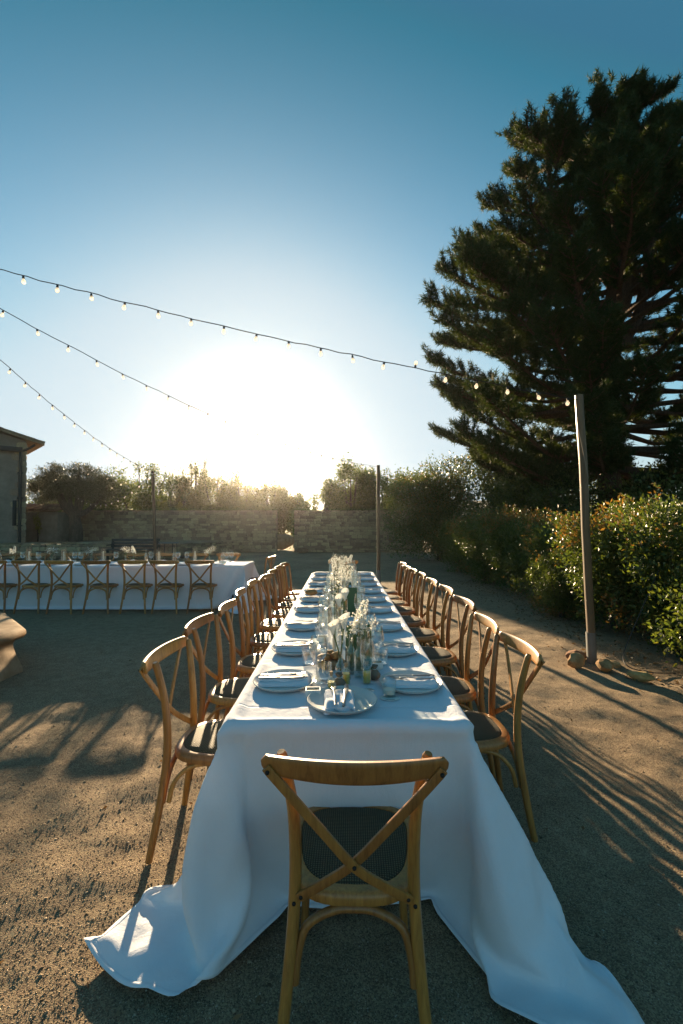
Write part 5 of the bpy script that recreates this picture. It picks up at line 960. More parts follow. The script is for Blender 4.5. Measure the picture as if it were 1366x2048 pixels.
CLOTH_REST = [
 -879,5049,22,-926,5047,104,-856,5036,242,-860,5036,402,-868,5036,562,-874,5036,721,-878,5036,881,-881,5036,1041,-883,5036,1201,-885,5036,1360,-899,5036,1521,-758,5036,1542,-599,5036,1542,-439,5036,1542,-279,5036,1542,-120,5036,1542,40,5036,1542,200,5036,1542,359,5036,1542,519,5036,1542,679,5036,1542,838,5036,1542,979,5036,1521,969,5036,1360,972,5036,1200,975,5036,1040,978,5036,881,981,5036,721,984,5036,561,988,5036,401,993,5036,242,974,5037,84,856,5058,56,
 -867,5369,22,-868,5359,92,-845,5355,243,-864,5355,402,-872,5355,561,-877,5355,721,-880,5355,881,-882,5355,1041,-884,5355,1200,-885,5355,1360,-899,5355,1521,-758,5355,1542,-599,5355,1542,-439,5355,1542,-279,5355,1542,-120,5355,1542,40,5355,1542,200,5355,1542,359,5355,1542,519,5355,1542,679,5355,1542,838,5355,1542,979,5355,1521,970,5355,1360,973,5355,1200,977,5355,1040,981,5355,881,986,5355,721,991,5355,561,997,5355,402,1006,5355,242,1014,5355,83,883,5368,22,
 -904,5683,22,-821,5675,87,-838,5675,244,-861,5675,402,-871,5675,561,-877,5675,721,-880,5675,881,-882,5675,1041,-884,5675,1200,-885,5675,1360,-899,5675,1521,-758,5675,1542,-599,5675,1542,-439,5675,1542,-279,5675,1542,-120,5675,1542,40,5675,1542,200,5675,1542,359,5675,1542,519,5675,1542,679,5675,1542,838,5675,1542,979,5675,1521,970,5675,1360,974,5675,1200,978,5675,1040,983,5675,881,988,5675,721,994,5675,561,1002,5675,402,1016,5675,243,1041,5674,85,912,5685,22,
 -940,5996,22,-803,5994,88,-839,5994,244,-860,5994,402,-870,5994,561,-875,5994,721,-879,5994,881,-881,5994,1041,-883,5994,1200,-884,5994,1360,-899,5994,1521,-758,5994,1542,-599,5994,1542,-439,5994,1542,-279,5994,1542,-120,5994,1542,40,5994,1542,200,5994,1542,359,5994,1542,519,5994,1542,679,5994,1542,838,5994,1542,979,5994,1521,969,5994,1360,973,5994,1200,978,5994,1040,982,5994,881,988,5994,721,995,5994,561,1005,5994,402,1022,5994,243,1061,5994,88,938,6003,22,
 -930,6316,22,-804,6313,88,-842,6314,243,-861,6314,402,-871,6314,561,-876,6314,721,-879,6314,881,-881,6314,1041,-883,6314,1200,-884,6314,1360,-899,6314,1521,-758,6314,1542,-599,6314,1542,-439,6314,1542,-279,6314,1542,-120,6314,1542,40,6314,1542,200,6314,1542,359,6314,1542,519,6314,1542,679,6314,1542,838,6314,1542,979,6314,1521,969,6314,1360,972,6314,1200,976,6314,1040,981,6314,881,987,6314,721,994,6314,561,1004,6314,402,1023,6314,243,1075,6314,93,959,6321,22,
 -923,6635,22,-800,6633,89,-843,6633,243,-862,6633,402,-871,6633,561,-876,6633,721,-879,6633,881,-881,6633,1040,-883,6633,1200,-884,6633,1360,-899,6633,1521,-758,6633,1542,-599,6633,1542,-439,6633,1542,-279,6633,1542,-120,6633,1542,40,6633,1542,200,6633,1542,359,6633,1542,519,6633,1542,679,6633,1542,838,6633,1542,979,6633,1521,968,6633,1360,971,6633,1200,974,6633,1040,979,6633,881,984,6633,721,991,6633,561,1001,6633,402,1020,6634,243,1081,6634,97,976,6639,22,
 -916,6955,22,-796,6953,91,-843,6953,243,-862,6953,402,-871,6953,561,-876,6953,721,-879,6953,881,-881,6953,1040,-882,6953,1200,-883,6953,1360,-898,6953,1521,-758,6953,1542,-599,6953,1542,-439,6953,1542,-279,6953,1542,-120,6953,1542,40,6953,1542,200,6953,1542,359,6953,1542,519,6953,1542,679,6953,1542,838,6953,1542,979,6953,1521,967,6953,1360,969,6953,1200,972,6953,1040,976,6953,881,980,6953,721,986,6953,561,995,6953,402,1013,6953,243,1080,6955,100,985,6957,22,
 -910,7274,22,-792,7272,92,-842,7272,243,-862,7272,402,-871,7272,561,-876,7273,721,-878,7273,881,-880,7273,1040,-882,7273,1200,-883,7273,1360,-898,7273,1521,-758,7273,1542,-599,7273,1542,-439,7273,1542,-279,7273,1542,-120,7273,1542,40,7273,1542,200,7273,1542,359,7273,1542,519,7273,1542,679,7273,1542,838,7273,1542,979,7273,1521,966,7272,1360,968,7272,1200,970,7272,1040,973,7272,881,977,7272,721,982,7272,561,989,7272,402,1003,7273,242,1071,7275,101,988,7275,22,
 -905,7593,22,-789,7592,93,-842,7592,243,-862,7592,402,-871,7592,561,-876,7592,721,-878,7592,881,-880,7592,1040,-882,7592,1200,-883,7592,1360,-898,7592,1521,-758,7592,1542,-599,7592,1542,-439,7592,1542,-279,7592,1542,-120,7592,1542,40,7592,1542,200,7592,1542,359,7592,1542,519,7592,1542,679,7592,1542,838,7592,1542,979,7592,1521,966,7592,1360,967,7592,1200,969,7592,1040,971,7592,881,973,7592,721,977,7592,561,982,7592,401,991,7592,242,1057,7594,101,987,7594,22,
 -902,7912,22,-787,7912,93,-841,7912,243,-862,7912,402,-871,7912,561,-876,7912,721,-879,7912,881,-880,7912,1040,-882,7912,1200,-883,7912,1360,-898,7912,1521,-758,7912,1542,-599,7912,1542,-439,7912,1542,-279,7912,1542,-120,7912,1542,40,7912,1542,200,7912,1542,359,7912,1542,519,7912,1542,679,7912,1542,838,7912,1542,979,7912,1521,966,7912,1360,967,7912,1200,968,7912,1040,969,7912,881,971,7912,721,973,7912,561,976,7912,401,981,7911,242,1036,7913,96,984,7913,22,
 -900,8232,22,-786,8231,94,-841,8231,243,-862,8231,402,-871,8231,561,-876,8231,721,-879,8231,881,-881,8231,1040,-882,8231,1200,-883,8231,1360,-898,8231,1521,-758,8231,1542,-599,8231,1542,-439,8231,1542,-279,8231,1542,-120,8231,1542,40,8231,1542,200,8231,1542,359,8231,1542,519,8231,1542,679,8231,1542,838,8231,1542,979,8231,1521,965,8231,1360,966,8231,1200,967,8231,1040,968,8231,881,969,8231,721,971,8231,561,972,8231,401,974,8231,241,1023,8232,93,979,8232,22,
 -900,8551,22,-786,8551,94,-840,8551,243,-862,8551,402,-871,8551,561,-876,8551,721,-879,8551,881,-881,8551,1040,-882,8551,1200,-883,8551,1360,-898,8551,1521,-758,8551,1542,-599,8551,1542,-439,8551,1542,-279,8551,1542,-120,8551,1542,40,8551,1542,200,8551,1542,359,8551,1542,519,8551,1542,679,8551,1542,838,8551,1542,979,8551,1521,965,8551,1360,966,8551,1200,966,8551,1040,967,8551,881,968,8551,721,969,8551,561,969,8551,401,970,8551,242,1018,8552,93,975,8551,22,
 -902,8870,22,-787,8871,93,-840,8870,243,-862,8870,402,-871,8870,561,-876,8870,721,-879,8870,881,-881,8870,1040,-882,8870,1200,-883,8870,1360,-898,8870,1521,-758,8870,1542,-599,8870,1542,-439,8870,1542,-279,8870,1542,-120,8870,1542,40,8870,1542,200,8870,1542,359,8870,1542,519,8870,1542,679,8870,1542,838,8870,1542,979,8870,1521,965,8870,1360,966,8870,1200,966,8870,1040,967,8870,881,967,8870,721,968,8870,561,967,8870,401,966,8870,242,1012,8871,92,970,8871,22,
 -904,9189,22,-788,9190,93,-840,9190,243,-862,9190,402,-871,9190,561,-876,9190,721,-879,9190,881,-881,9190,1040,-882,9190,1200,-883,9190,1360,-898,9190,1521,-758,9190,1542,-599,9190,1542,-439,9190,1542,-279,9190,1542,-120,9190,1542,40,9190,1542,200,9190,1542,359,9190,1542,519,9190,1542,679,9190,1542,838,9190,1542,979,9190,1521,965,9190,1360,966,9190,1200,966,9190,1040,967,9190,881,967,9190,721,967,9190,561,966,9190,401,963,9190,242,1006,9191,92,964,9190,22,
 -907,9509,22,-790,9510,92,-841,9510,243,-862,9510,402,-871,9510,561,-876,9510,721,-879,9510,881,-881,9510,1040,-882,9509,1200,-883,9509,1360,-898,9509,1521,-758,9509,1542,-599,9509,1542,-439,9509,1542,-279,9509,1542,-120,9509,1542,40,9509,1542,200,9509,1542,359,9509,1542,519,9509,1542,679,9509,1542,838,9509,1542,979,9509,1521,965,9509,1360,966,9509,1200,966,9509,1040,966,9509,881,966,9509,721,966,9509,561,964,9509,401,959,9509,242,999,9510,91,958,9509,22,
 -910,9829,22,-791,9829,92,-841,9829,243,-861,9829,402,-871,9829,561,-876,9829,721,-879,9829,881,-881,9829,1040,-882,9829,1200,-883,9829,1360,-898,9829,1521,-758,9829,1542,-599,9829,1542,-439,9829,1542,-279,9829,1542,-120,9829,1542,40,9829,1542,200,9829,1542,359,9829,1542,519,9829,1542,679,9829,1542,838,9829,1542,979,9829,1521,965,9829,1360,966,9829,1200,966,9829,1040,966,9829,881,966,9829,721,965,9829,561,963,9829,401,956,9829,242,991,9830,90,951,9829,22,
 -912,10148,22,-793,10149,91,-840,10149,243,-861,10149,402,-870,10149,561,-875,10149,721,-878,10149,881,-880,10149,1040,-882,10149,1200,-883,10149,1360,-898,10149,1521,-758,10148,1542,-599,10148,1542,-439,10148,1542,-279,10148,1542,-120,10148,1542,40,10148,1542,200,10148,1542,359,10148,1542,519,10148,1542,679,10148,1542,838,10148,1542,979,10149,1521,965,10149,1360,965,10149,1200,965,10149,1040,965,10149,881,964,10149,721,963,10149,561,961,10149,401,952,10149,242,982,10149,89,945,10148,22,
 -915,10468,22,-794,10469,90,-840,10469,243,-860,10468,402,-869,10468,561,-875,10468,721,-878,10468,881,-880,10468,1040,-882,10468,1200,-883,10468,1360,-898,10468,1521,-758,10468,1542,-599,10468,1542,-439,10468,1542,-279,10468,1542,-120,10468,1542,40,10468,1542,200,10468,1542,359,10468,1542,519,10468,1542,679,10468,1542,838,10468,1542,979,10468,1521,965,10468,1360,965,10468,1200,964,10468,1040,964,10468,881,963,10468,721,962,10468,561,959,10468,401,949,10468,242,973,10469,88,938,10468,22,
 -917,10788,22,-795,10788,90,-839,10788,243,-859,10788,402,-869,10788,561,-874,10788,721,-877,10788,881,-880,10788,1041,-882,10788,1200,-883,10788,1360,-898,10788,1521,-758,10788,1542,-599,10788,1542,-439,10788,1542,-279,10788,1542,-120,10788,1542,40,10788,1542,200,10788,1542,359,10788,1542,519,10788,1542,679,10788,1542,838,10788,1542,979,10788,1521,965,10788,1360,964,10788,1200,964,10788,1040,963,10788,881,962,10788,721,960,10788,561,957,10788,401,947,10788,242,968,10788,87,933,10787,22,
 -918,11108,22,-796,11108,89,-838,11108,244,-858,11108,402,-868,11107,561,-874,11107,721,-877,11107,881,-880,11107,1041,-882,11107,1200,-883,11107,1360,-899,11107,1521,-758,11107,1542,-599,11107,1542,-439,11107,1542,-279,11107,1542,-120,11107,1542,40,11107,1542,200,11107,1542,359,11107,1542,519,11107,1542,679,11107,1542,838,11107,1542,979,11107,1521,964,11107,1360,964,11107,1200,963,11107,1040,962,11107,881,961,11107,721,959,11107,561,955,11107,401,945,11107,242,965,11107,88,930,11107,22,
 -921,11428,22,-794,11428,90,-835,11427,244,-858,11427,402,-869,11427,561,-875,11427,721,-878,11427,881,-881,11427,1041,-882,11427,1200,-884,11427,1360,-898,11427,1521,-758,11427,1542,-599,11427,1542,-439,11427,1542,-279,11427,1542,-120,11427,1542,40,11427,1542,200,11427,1542,359,11427,1542,519,11427,1542,679,11427,1542,838,11427,1542,979,11427,1521,964,11427,1360,964,11427,1200,963,11427,1040,962,11427,881,961,11427,721,959,11427,561,955,11427,401,944,11427,242,965,11427,88,929,11427,22,
 -926,11748,22,-786,11747,92,-834,11747,244,-859,11746,402,-870,11746,561,-876,11746,721,-879,11746,881,-882,11746,1041,-883,11746,1200,-884,11746,1360,-899,11746,1521,-758,11746,1542,-599,11746,1542,-439,11746,1542,-279,11746,1542,-120,11746,1542,40,11746,1542,200,11746,1542,359,11746,1542,519,11746,1542,679,11746,1542,838,11746,1542,979,11746,1521,965,11746,1360,964,11746,1200,963,11746,1040,963,11746,881,961,11746,721,960,11747,561,956,11747,401,946,11747,242,967,11746,88,932,11747,22,
 -855,12056,21,-804,12067,90,-836,12066,245,-862,12066,402,-872,12066,562,-878,12066,721,-881,12066,881,-883,12066,1041,-884,12066,1201,-885,12066,1360,-899,12066,1521,-758,12066,1542,-599,12066,1542,-439,12066,1542,-279,12066,1542,-120,12066,1542,40,12066,1542,200,12066,1542,359,12066,1542,519,12066,1542,679,12066,1542,838,12066,1542,979,12066,1521,965,12066,1360,965,12066,1200,964,12066,1040,964,12066,881,963,12066,721,961,12066,561,958,12066,401,949,12066,242,972,12066,88,937,12066,22,
 -821,12373,22,-857,12380,99,-835,12386,246,-867,12385,402,-877,12385,561,-883,12385,721,-885,12385,881,-886,12385,1041,-887,12385,1201,-887,12385,1360,-899,12385,1521,-758,12385,1542,-599,12385,1542,-439,12385,1542,-279,12385,1542,-120,12385,1542,40,12385,1542,200,12385,1542,359,12385,1542,519,12385,1542,679,12385,1542,838,12385,1542,979,12385,1521,966,12385,1360,966,12385,1200,965,12385,1041,965,12386,881,965,12386,721,964,12386,561,961,12386,401,953,12386,242,981,12385,89,944,12386,22,
 -817,12693,22,-909,12695,100,-848,12704,244,-868,12705,402,-880,12705,562,-884,12705,721,-886,12705,881,-887,12705,1041,-887,12705,1201,-887,12705,1360,-899,12705,1521,-758,12705,1542,-599,12705,1542,-439,12705,1542,-279,12705,1542,-120,12705,1542,40,12705,1542,200,12705,1542,359,12705,1542,519,12705,1542,679,12705,1542,838,12705,1542,979,12705,1521,967,12705,1360,967,12705,1200,967,12705,1041,968,12705,881,968,12705,721,968,12705,561,967,12705,401,961,12706,242,1011,12703,99,951,12705,22,
 -815,13014,22,-936,13014,90,-890,13021,243,-874,13023,402,-871,13024,562,-874,13024,722,-878,13024,881,-882,13024,1041,-885,13024,1201,-887,13024,1361,-899,13024,1521,-758,13024,1542,-599,13024,1542,-439,13024,1542,-279,13024,1542,-120,13024,1542,40,13024,1542,200,13024,1542,359,13024,1542,519,13024,1542,679,13024,1542,838,13024,1542,979,13024,1521,968,13024,1360,968,13024,1201,969,13025,1041,970,13025,881,971,13025,721,972,13025,561,973,13025,402,972,13025,242,1033,13022,101,959,13024,22,
 -816,13334,22,-942,13334,86,-943,13336,246,-910,13340,402,-903,13341,562,-902,13342,721,-900,13342,881,-897,13343,1041,-894,13343,1201,-890,13343,1360,-899,13344,1521,-758,13344,1542,-599,13344,1542,-439,13344,1542,-279,13344,1542,-120,13344,1542,40,13344,1542,200,13344,1542,359,13344,1542,519,13344,1542,679,13344,1542,838,13344,1542,979,13344,1521,969,13344,1361,970,13344,1201,971,13344,1041,972,13344,881,973,13344,721,975,13344,562,978,13345,402,984,13345,242,1049,13342,101,965,13343,22,
 -817,13654,22,-946,13653,85,-932,13655,243,-921,13656,403,-924,13659,562,-916,13660,722,-902,13661,881,-892,13662,1041,-886,13662,1200,-885,13663,1360,-899,13663,1521,-758,13664,1542,-599,13664,1542,-439,13664,1542,-279,13664,1542,-120,13664,1542,40,13664,1542,200,13664,1542,359,13664,1542,519,13664,1542,679,13664,1542,838,13664,1542,979,13663,1522,970,13663,1361,971,13663,1201,972,13664,1041,974,13664,881,976,13664,722,981,13664,562,987,13664,402,996,13664,243,1063,13661,100,969,13662,22,
 -819,13972,19,-949,13973,84,-954,13973,243,-943,13975,402,-929,13976,562,-915,13978,721,-902,13979,880,-892,13981,1040,-887,13981,1200,-885,13982,1360,-899,13982,1521,-758,13983,1542,-599,13983,1542,-439,13983,1542,-279,13983,1542,-120,13983,1542,40,13983,1542,200,13983,1542,359,13983,1542,519,13983,1542,679,13983,1542,838,13983,1542,978,13982,1522,968,13983,1361,972,13983,1202,982,13983,1042,995,13982,883,1009,13981,724,1019,13981,565,1021,13982,405,1010,13983,246,1013,13959,101,990,13942,87,
 -689,14045,22,-744,14142,134,-800,14202,269,-848,14255,410,-885,14280,563,-913,14293,720,-923,14297,880,-916,14297,1040,-899,14299,1199,-886,14299,1358,-904,14302,1520,-758,14303,1542,-599,14303,1542,-439,14303,1542,-279,14303,1542,-120,14303,1542,40,14303,1542,200,14303,1542,359,14303,1542,519,14303,1542,679,14303,1542,838,14303,1542,980,14300,1522,1005,14298,1365,992,14295,1206,970,14285,1048,941,14269,891,907,14235,739,877,14226,583,841,14147,449,798,14081,311,762,14025,167,746,13973,22,
 -791,14223,22,-713,14326,103,-719,14374,255,-737,14412,409,-758,14448,564,-783,14479,719,-810,14509,873,-837,14541,1027,-877,14562,1181,-929,14560,1331,-874,14575,1444,-758,14611,1517,-598,14608,1522,-438,14606,1523,-279,14604,1522,-119,14603,1522,40,14603,1522,199,14603,1523,359,14602,1523,517,14603,1523,676,14607,1525,833,14609,1514,995,14618,1487,990,14574,1326,962,14549,1171,939,14521,1015,920,14490,859,903,14456,704,889,14422,548,878,14385,393,870,14346,238,880,14296,87,973,14197,22,
 -1035,14429,22,-954,14513,96,-876,14629,173,-905,14663,326,-941,14687,479,-997,14682,629,-1055,14661,776,-1104,14669,927,-1027,14719,1039,-925,14724,1133,-815,14623,1180,-736,14521,1206,-588,14567,1202,-438,14609,1201,-279,14600,1201,-119,14592,1201,40,14595,1202,200,14605,1202,359,14614,1203,516,14637,1204,643,14547,1210,796,14546,1195,921,14596,1169,1047,14670,1132,1121,14778,1072,1174,14713,937,1172,14660,787,1146,14630,632,1112,14622,476,1077,14617,320,1045,14603,165,1083,14536,32,1197,14425,22,
 -1275,14640,22,-1183,14733,108,-1105,14832,84,-1167,14799,227,-1228,14777,373,-1266,14797,523,-1192,14868,645,-1063,14873,727,-990,14742,781,-856,14688,832,-764,14577,868,-705,14449,895,-585,14545,885,-436,14603,881,-277,14613,882,-119,14597,882,41,14601,882,200,14614,882,357,14641,884,507,14604,887,614,14501,895,755,14481,885,872,14544,857,1007,14611,823,1086,14728,783,1082,14873,729,1205,14915,648,1302,14867,531,1344,14802,393,1327,14759,241,1251,14762,104,1260,14743,34,1396,14673,22,
 -1474,14889,21,-1414,14951,101,-1354,15025,30,-1432,14955,150,-1363,15014,271,-1214,15012,323,-1135,14884,377,-1042,14772,429,-895,14757,484,-768,14685,527,-744,14530,552,-661,14399,582,-530,14445,589,-425,14557,565,-277,14615,562,-118,14607,562,41,14612,562,199,14639,564,356,14636,565,444,14518,588,577,14482,579,713,14416,575,841,14482,545,937,14601,511,1083,14655,476,1144,14786,436,1101,14927,377,1161,15040,317,1283,15013,218,1407,15012,224,1380,15032,76,1401,15025,42,1543,14957,22,
 -1668,15140,22,-1619,15157,39,-1480,15182,22,-1393,15162,119,-1330,15045,32,-1200,14955,53,-1064,14910,107,-929,14862,149,-818,14778,186,-748,14637,211,-699,14490,238,-593,14375,270,-455,14324,303,-369,14449,271,-260,14564,248,-119,14635,245,40,14644,244,197,14653,245,325,14560,256,382,14423,290,539,14434,265,670,14346,266,796,14432,233,900,14548,200,996,14671,171,1128,14746,134,1242,14855,105,1283,15007,127,1306,15165,121,1337,15309,139,1436,15296,67,1562,15296,17,1677,15243,45,
 -1500,15300,24,-1463,15373,91,-1342,15276,70,-1273,15391,22,-1141,15301,22,-1014,15206,33,-907,15087,22,-814,14958,22,-721,14828,22,-628,14698,22,-536,14567,22,-446,14436,22,-357,14304,22,-253,14293,22,-134,14398,22,-14,14504,22,60,14552,20,77,14532,22,178,14409,22,309,14320,22,450,14247,37,544,14374,22,635,14505,22,727,14636,22,819,14766,22,911,14896,22,1005,15026,22,1099,15155,22,1195,15283,22,1291,15410,22,1361,15438,90,1434,15318,160,1500,15300,24,
]

# ------------------------------------------------------------------ cross-back chair
def make_chair(label, loc, rz, group):
    t = thing('cross_back_chair', label, 'chair', loc, rz, group)
    def outline(off, n=44):
        o = []
        for i in range(n):
            a = 2*PI*i/n; c, s = math.cos(a), math.sin(a); e = .62
            x = math.copysign(abs(c)**e, c); y = math.copysign(abs(s)**e, s)
            hw = (.210+.022*y)-off; hd = .208-off
            o.append((x*hw, y*hd+.008+(.012*(1-x*x) if y > 0 else -.006*(1-x*x))))
        return o
    prof = [(.0,.430),(-.002,.450),(.004,.462),(.012,.467),(.034,.466),(.037,.458),(.037,.430)]
    b = MB(); n = 44; vs = []
    for off, z in prof: vs += [(x, y, z) for x, y in outline(off)]
    k = len(prof); fs = [(i*n+j, i*n+(j+1)%n, ((i+1)%k)*n+(j+1)%n, ((i+1)%k)*n+j) for i in range(k) for j in range(n)]
    b.add(vs, fs); b.build('seat_frame', M['oak'], t)
    b = MB(); vs = []
    for off, z in ((.0365,.455),(.0365,.464),(.045,.470),(.09,.4745),(.15,.476)): vs += [(x, y, z) for x, y in outline(off)]
    fs = [(i*n+j, i*n+(j+1)%n, (i+1)*n+(j+1)%n, (i+1)*n+j) for i in range(4) for j in range(n)]+[tuple(4*n+j for j in range(n)), tuple(range(n))[::-1]]
    b.add(vs, fs); b.build('seat_pad', M['weave'], t)
    for s in (-1, 1):
        pts = smooth_pts([(s*.212,-.268,0),(s*.190,-.236,.20),(s*.173,-.210,.40),(s*.168,-.206,.55),(s*.173,-.218,.70),(s*.190,-.238,.82),(s*.204,-.251,.886)], 5)
        k = len(pts); rad = [.0155+.0025*math.sin(PI*min(1, i/k*1.15)) for i in range(k)]; rad[-1] = .011
        b = MB(); b.tube(pts, rad, 10); b.build('rear_leg', M['oak'], t)
        pts = smooth_pts([(s*.165,.165,.44),(s*.172,.178,.28),(s*.186,.198,0)], 4)
        b = MB(); b.tube(pts, [.0175-.003*i/8 for i in range(9)], 10); b.build('front_leg', M['oak'], t)
        pts = smooth_pts([(s*.190,-.188,.255),(s*.188,-.165,.34),(s*.182,-.10,.405),(s*.178,-.01,.423),(s*.175,.08,.405),(s*.173,.14,.34),(s*.174,.158,.255)], 4)
        b = MB(); b.tube(pts, .0105, 8); b.build('side_brace', M['oak'], t)
    pts = smooth_pts([(-.166,-.226,.235),(-.160,-.218,.30),(-.135,-.205,.375),(-.06,-.200,.415),(0,-.199,.421),(.06,-.200,.415),(.135,-.205,.375),(.160,-.218,.30),(.166,-.226,.235)], 4)
    b = MB(); b.tube(pts, .0125, 9); b.build('rear_brace', M['oak'], t)
    # curved top rail, wraps behind the posts
    b = MB(); sec = []; nx_ = 40; m = 12
    for i in range(nx_+1):
        x = -.252+.504*i/nx_; u = x/.252; yc = -.280-.040*(1-u*u)
        end = min(1.0, max(0, 1-((abs(u)-.93)/.07)**2) if abs(u) > .93 else 1.0)**.5; hgt = (.066-.014*u*u)*(.42+.58*end); th = .020*(.5+.5*end)
        zc = .866+.004*u*u
        for j in range(m):
            a = 2*PI*(j+.5)/m; c, s_ = math.cos(a), math.sin(a); e = .5
            sec.append((x, yc+math.copysign(abs(c)**e, c)*th/2+.006*math.copysign(abs(s_)**e, s_)*-1, zc+math.copysign(abs(s_)**e, s_)*hgt/2))
    fs = [(i*m+j, (i+1)*m+j, (i+1)*m+(j+1)%m, i*m+(j+1)%m) for i in range(nx_) for j in range(m)]+[tuple(range(m)), tuple(nx_*m+j for j in range(m))[::-1]]
    b.add(sec, fs); b.build('top_rail', M['oak'], t)
    for s in (-1, 1):
        dy = .007*s
        pts = smooth_pts([(s*.236,-.302,.868),(s*.172,-.294,.792),(s*.086,-.280+dy*.5,.69),(0,-.262+dy,.588),(-s*.08,-.242+dy*.6,.522),(-s*.158,-.222,.466)], 6)
        b = MB(); k = len(pts); b.tube(pts, [.92 if i < 1 or i > k-2 else 1.0 for i in range(k)], 10, flat=(.027,.0125), up=(0,1,0)); b.build('cross_slat', M['oak'], t)
        for p in ((s*.231,-.3105,.858), (-s*.150,-.2305,.472), (s*.170,-.2255,.45)):
            o = link('bolt', BOLT, t, p)
    link('bolt', BOLT, t, (0,-.2775,.590))
    return t
bb = MB(); bb.lathe([(.0001,.004),(.004,.0035),(.0058,.001),(.0058,-.004)], 10)
BOLT = mesh('bolt', [(x, -z, y) for x, y, z in bb.v], bb.f, M['bolt'])
for f in BOLT.polygons: pass

CH_G = 'cross back chairs along the long table'
chair0 = make_chair('cross back oak chair at the head of the long table, its back to the viewer', (.042, 1.525, 0), R(-1.5), 'cross back chairs round the long table')
cl = [(-.585,2.28,-2),(-.615,2.94,1),(-.600,3.52,-1),(-.635,4.22,2),(-.655,4.86,0),(-.62,5.42,-2),(-.61,5.96,1),(-.60,6.45,2),(-.59,6.98,-3)]
cr = [(.655,2.40,2),(.655,2.98,-1),(.71,3.72,1),(.73,4.42,-2),(.705,5.02,1),(.70,5.62,0),(.675,6.08,-1),(.665,6.52,2),(.68,7.08,1)]
for i, (x, y, j) in enumerate(cl):
    copy_thing(chair0, f'{ORD[i]} oak chair from the head of the long table on its fountain side', None, (x+random.uniform(-.015,.015), y, 0), R(-90+j+random.uniform(-4,4)*(i > 0)))
for i, (x, y, j) in enumerate(cr):
    copy_thing(chair0, f'{ORD[i]} oak chair from the head of the long table on its hedge side', None, (x+random.uniform(-.015,.015), y, 0), R(90+j+random.uniform(-4,4)*(i > 0)))
copy_thing(chair0, 'oak chair at the far end of the long table, facing back along it', None, (.03, 7.36, 0), R(180))
G2 = 'cross back chairs round the second table'
for i, x in enumerate((-2.37,-2.95,-3.49,-4.09,-4.70,-5.27,-5.84,-6.45)):
    copy_thing(chair0, f'{ORD[i]} oak chair from the flared cloth end on the near row of the second table', G2, (x, 7.90+random.uniform(-.03,.03), 0), R(random.uniform(-4,1)), skip=('bolt',))
for i, x in enumerate((-2.33,-2.98,-3.58,-4.2,-4.86,-5.5,-6.25,-6.9)):
    copy_thing(chair0, f'{ORD[i]} oak chair from the flared cloth end on the far row of the second table', G2, (x, 9.12+random.uniform(-.04,.04), 0), R(180+random.uniform(-5,5)), skip=('bolt',))
copy_thing(chair0, 'single oak chair standing at the flared end of the second table', G2, (-1.60, 8.62, 0), R(82), skip=('bolt',))

# ------------------------------------------------------------------ tables and their cloths
def cloth_from_data():
    """front of the cloth every 4 cm, the rest every 16 x 8 cm, filled in smoothly"""
    A = np.array(CLOTH_FRONT, float).reshape(-1, 65, 3)*.0005
    B = np.array(CLOTH_REST, float).reshape(-1, 33, 3)*.0005
    B = np.swapaxes(refine(np.swapaxes(refine(B, 4), 0, 1), 2), 0, 1)
    return np.concatenate([A, B[1:]])
def refine(a, k):
    """catmull-rom refinement along axis 0"""
    n = len(a); t = np.linspace(0, n-1, (n-1)*k+1); i = np.clip(t.astype(int), 0, n-2); f = (t-i)[:, None, None]
    g = lambda q: a[np.clip(q, 0, n-1)]
    p0, p1, p2, p3 = g(i-1), g(i), g(i+1), g(i+2)
    return .5*(2*p1+(p2-p0)*f+(2*p0-5*p1+4*p2-p3)*f**2+(3*p1-p0-3*p2+p3)*f**3)
CV = cloth_from_data(); cny, cnx = CV.shape[:2]
for it in range(1):                             # relax the drape a little, the flat top stays
    q = CV.copy(); q[1:-1] = .25*CV[:-2]+.5*CV[1:-1]+.25*CV[2:]; q2 = q.copy(); q2[:,1:-1] = .25*q[:,:-2]+.5*q[:,1:-1]+.25*q[:,2:]
    k_ = np.clip((.74-CV[...,2])/.05, 0, 1)[..., None]; CV = CV*(1-k_)+q2*k_
C2 = refine(CV, 2); C2 = np.swapaxes(refine(np.swapaxes(C2, 0, 1), 2), 0, 1)
# a little slackness on the flat top
crs = 0
flatm = (C2[...,2] > .765).astype(float)
C2[...,2] += flatm*(.0026*crs+.004*(vnoise(C2[...,0]*4+30, C2[...,1]*3+30, 8)-.5))
# small soft wrinkles over the hanging sides and trains
nn_ = unit(np.cross(np.gradient(C2, axis=1), np.gradient(C2, axis=0))); hang = np.clip((.76-C2[...,2])/.06, 0, 1)
wr = .0060*(vnoise(C2[...,0]*11+C2[...,2]*3+40, C2[...,1]*11+C2[...,2]*2.2+40, 12)-.5)+.0034*(vnoise(C2[...,0]*23+C2[...,2]*9+60, C2[...,1]*23-C2[...,2]*7+60, 13)-.5)
C2 = C2+nn_*(wr*hang)[..., None]
low = np.clip(1-C2[...,2]/.10, 0, 1); C2[...,2] += .015*low
w_ = np.clip(C2[...,2]/.5, 0, 1); C2[...,1] += w_*((1.715+(C2[...,1]-1.79)*.963)-C2[...,1])
nyq, nxq = C2.shape[:2]; i0 = (np.arange(nyq-1)[:, None]*nxq+np.arange(nxq-1)[None]).ravel()
cloth_me = fast_mesh('tablecloth', C2.reshape(-1,3), np.stack([i0, i0+1, i0+1+nxq, i0+nxq], 1), M['cloth'], smooth=True)
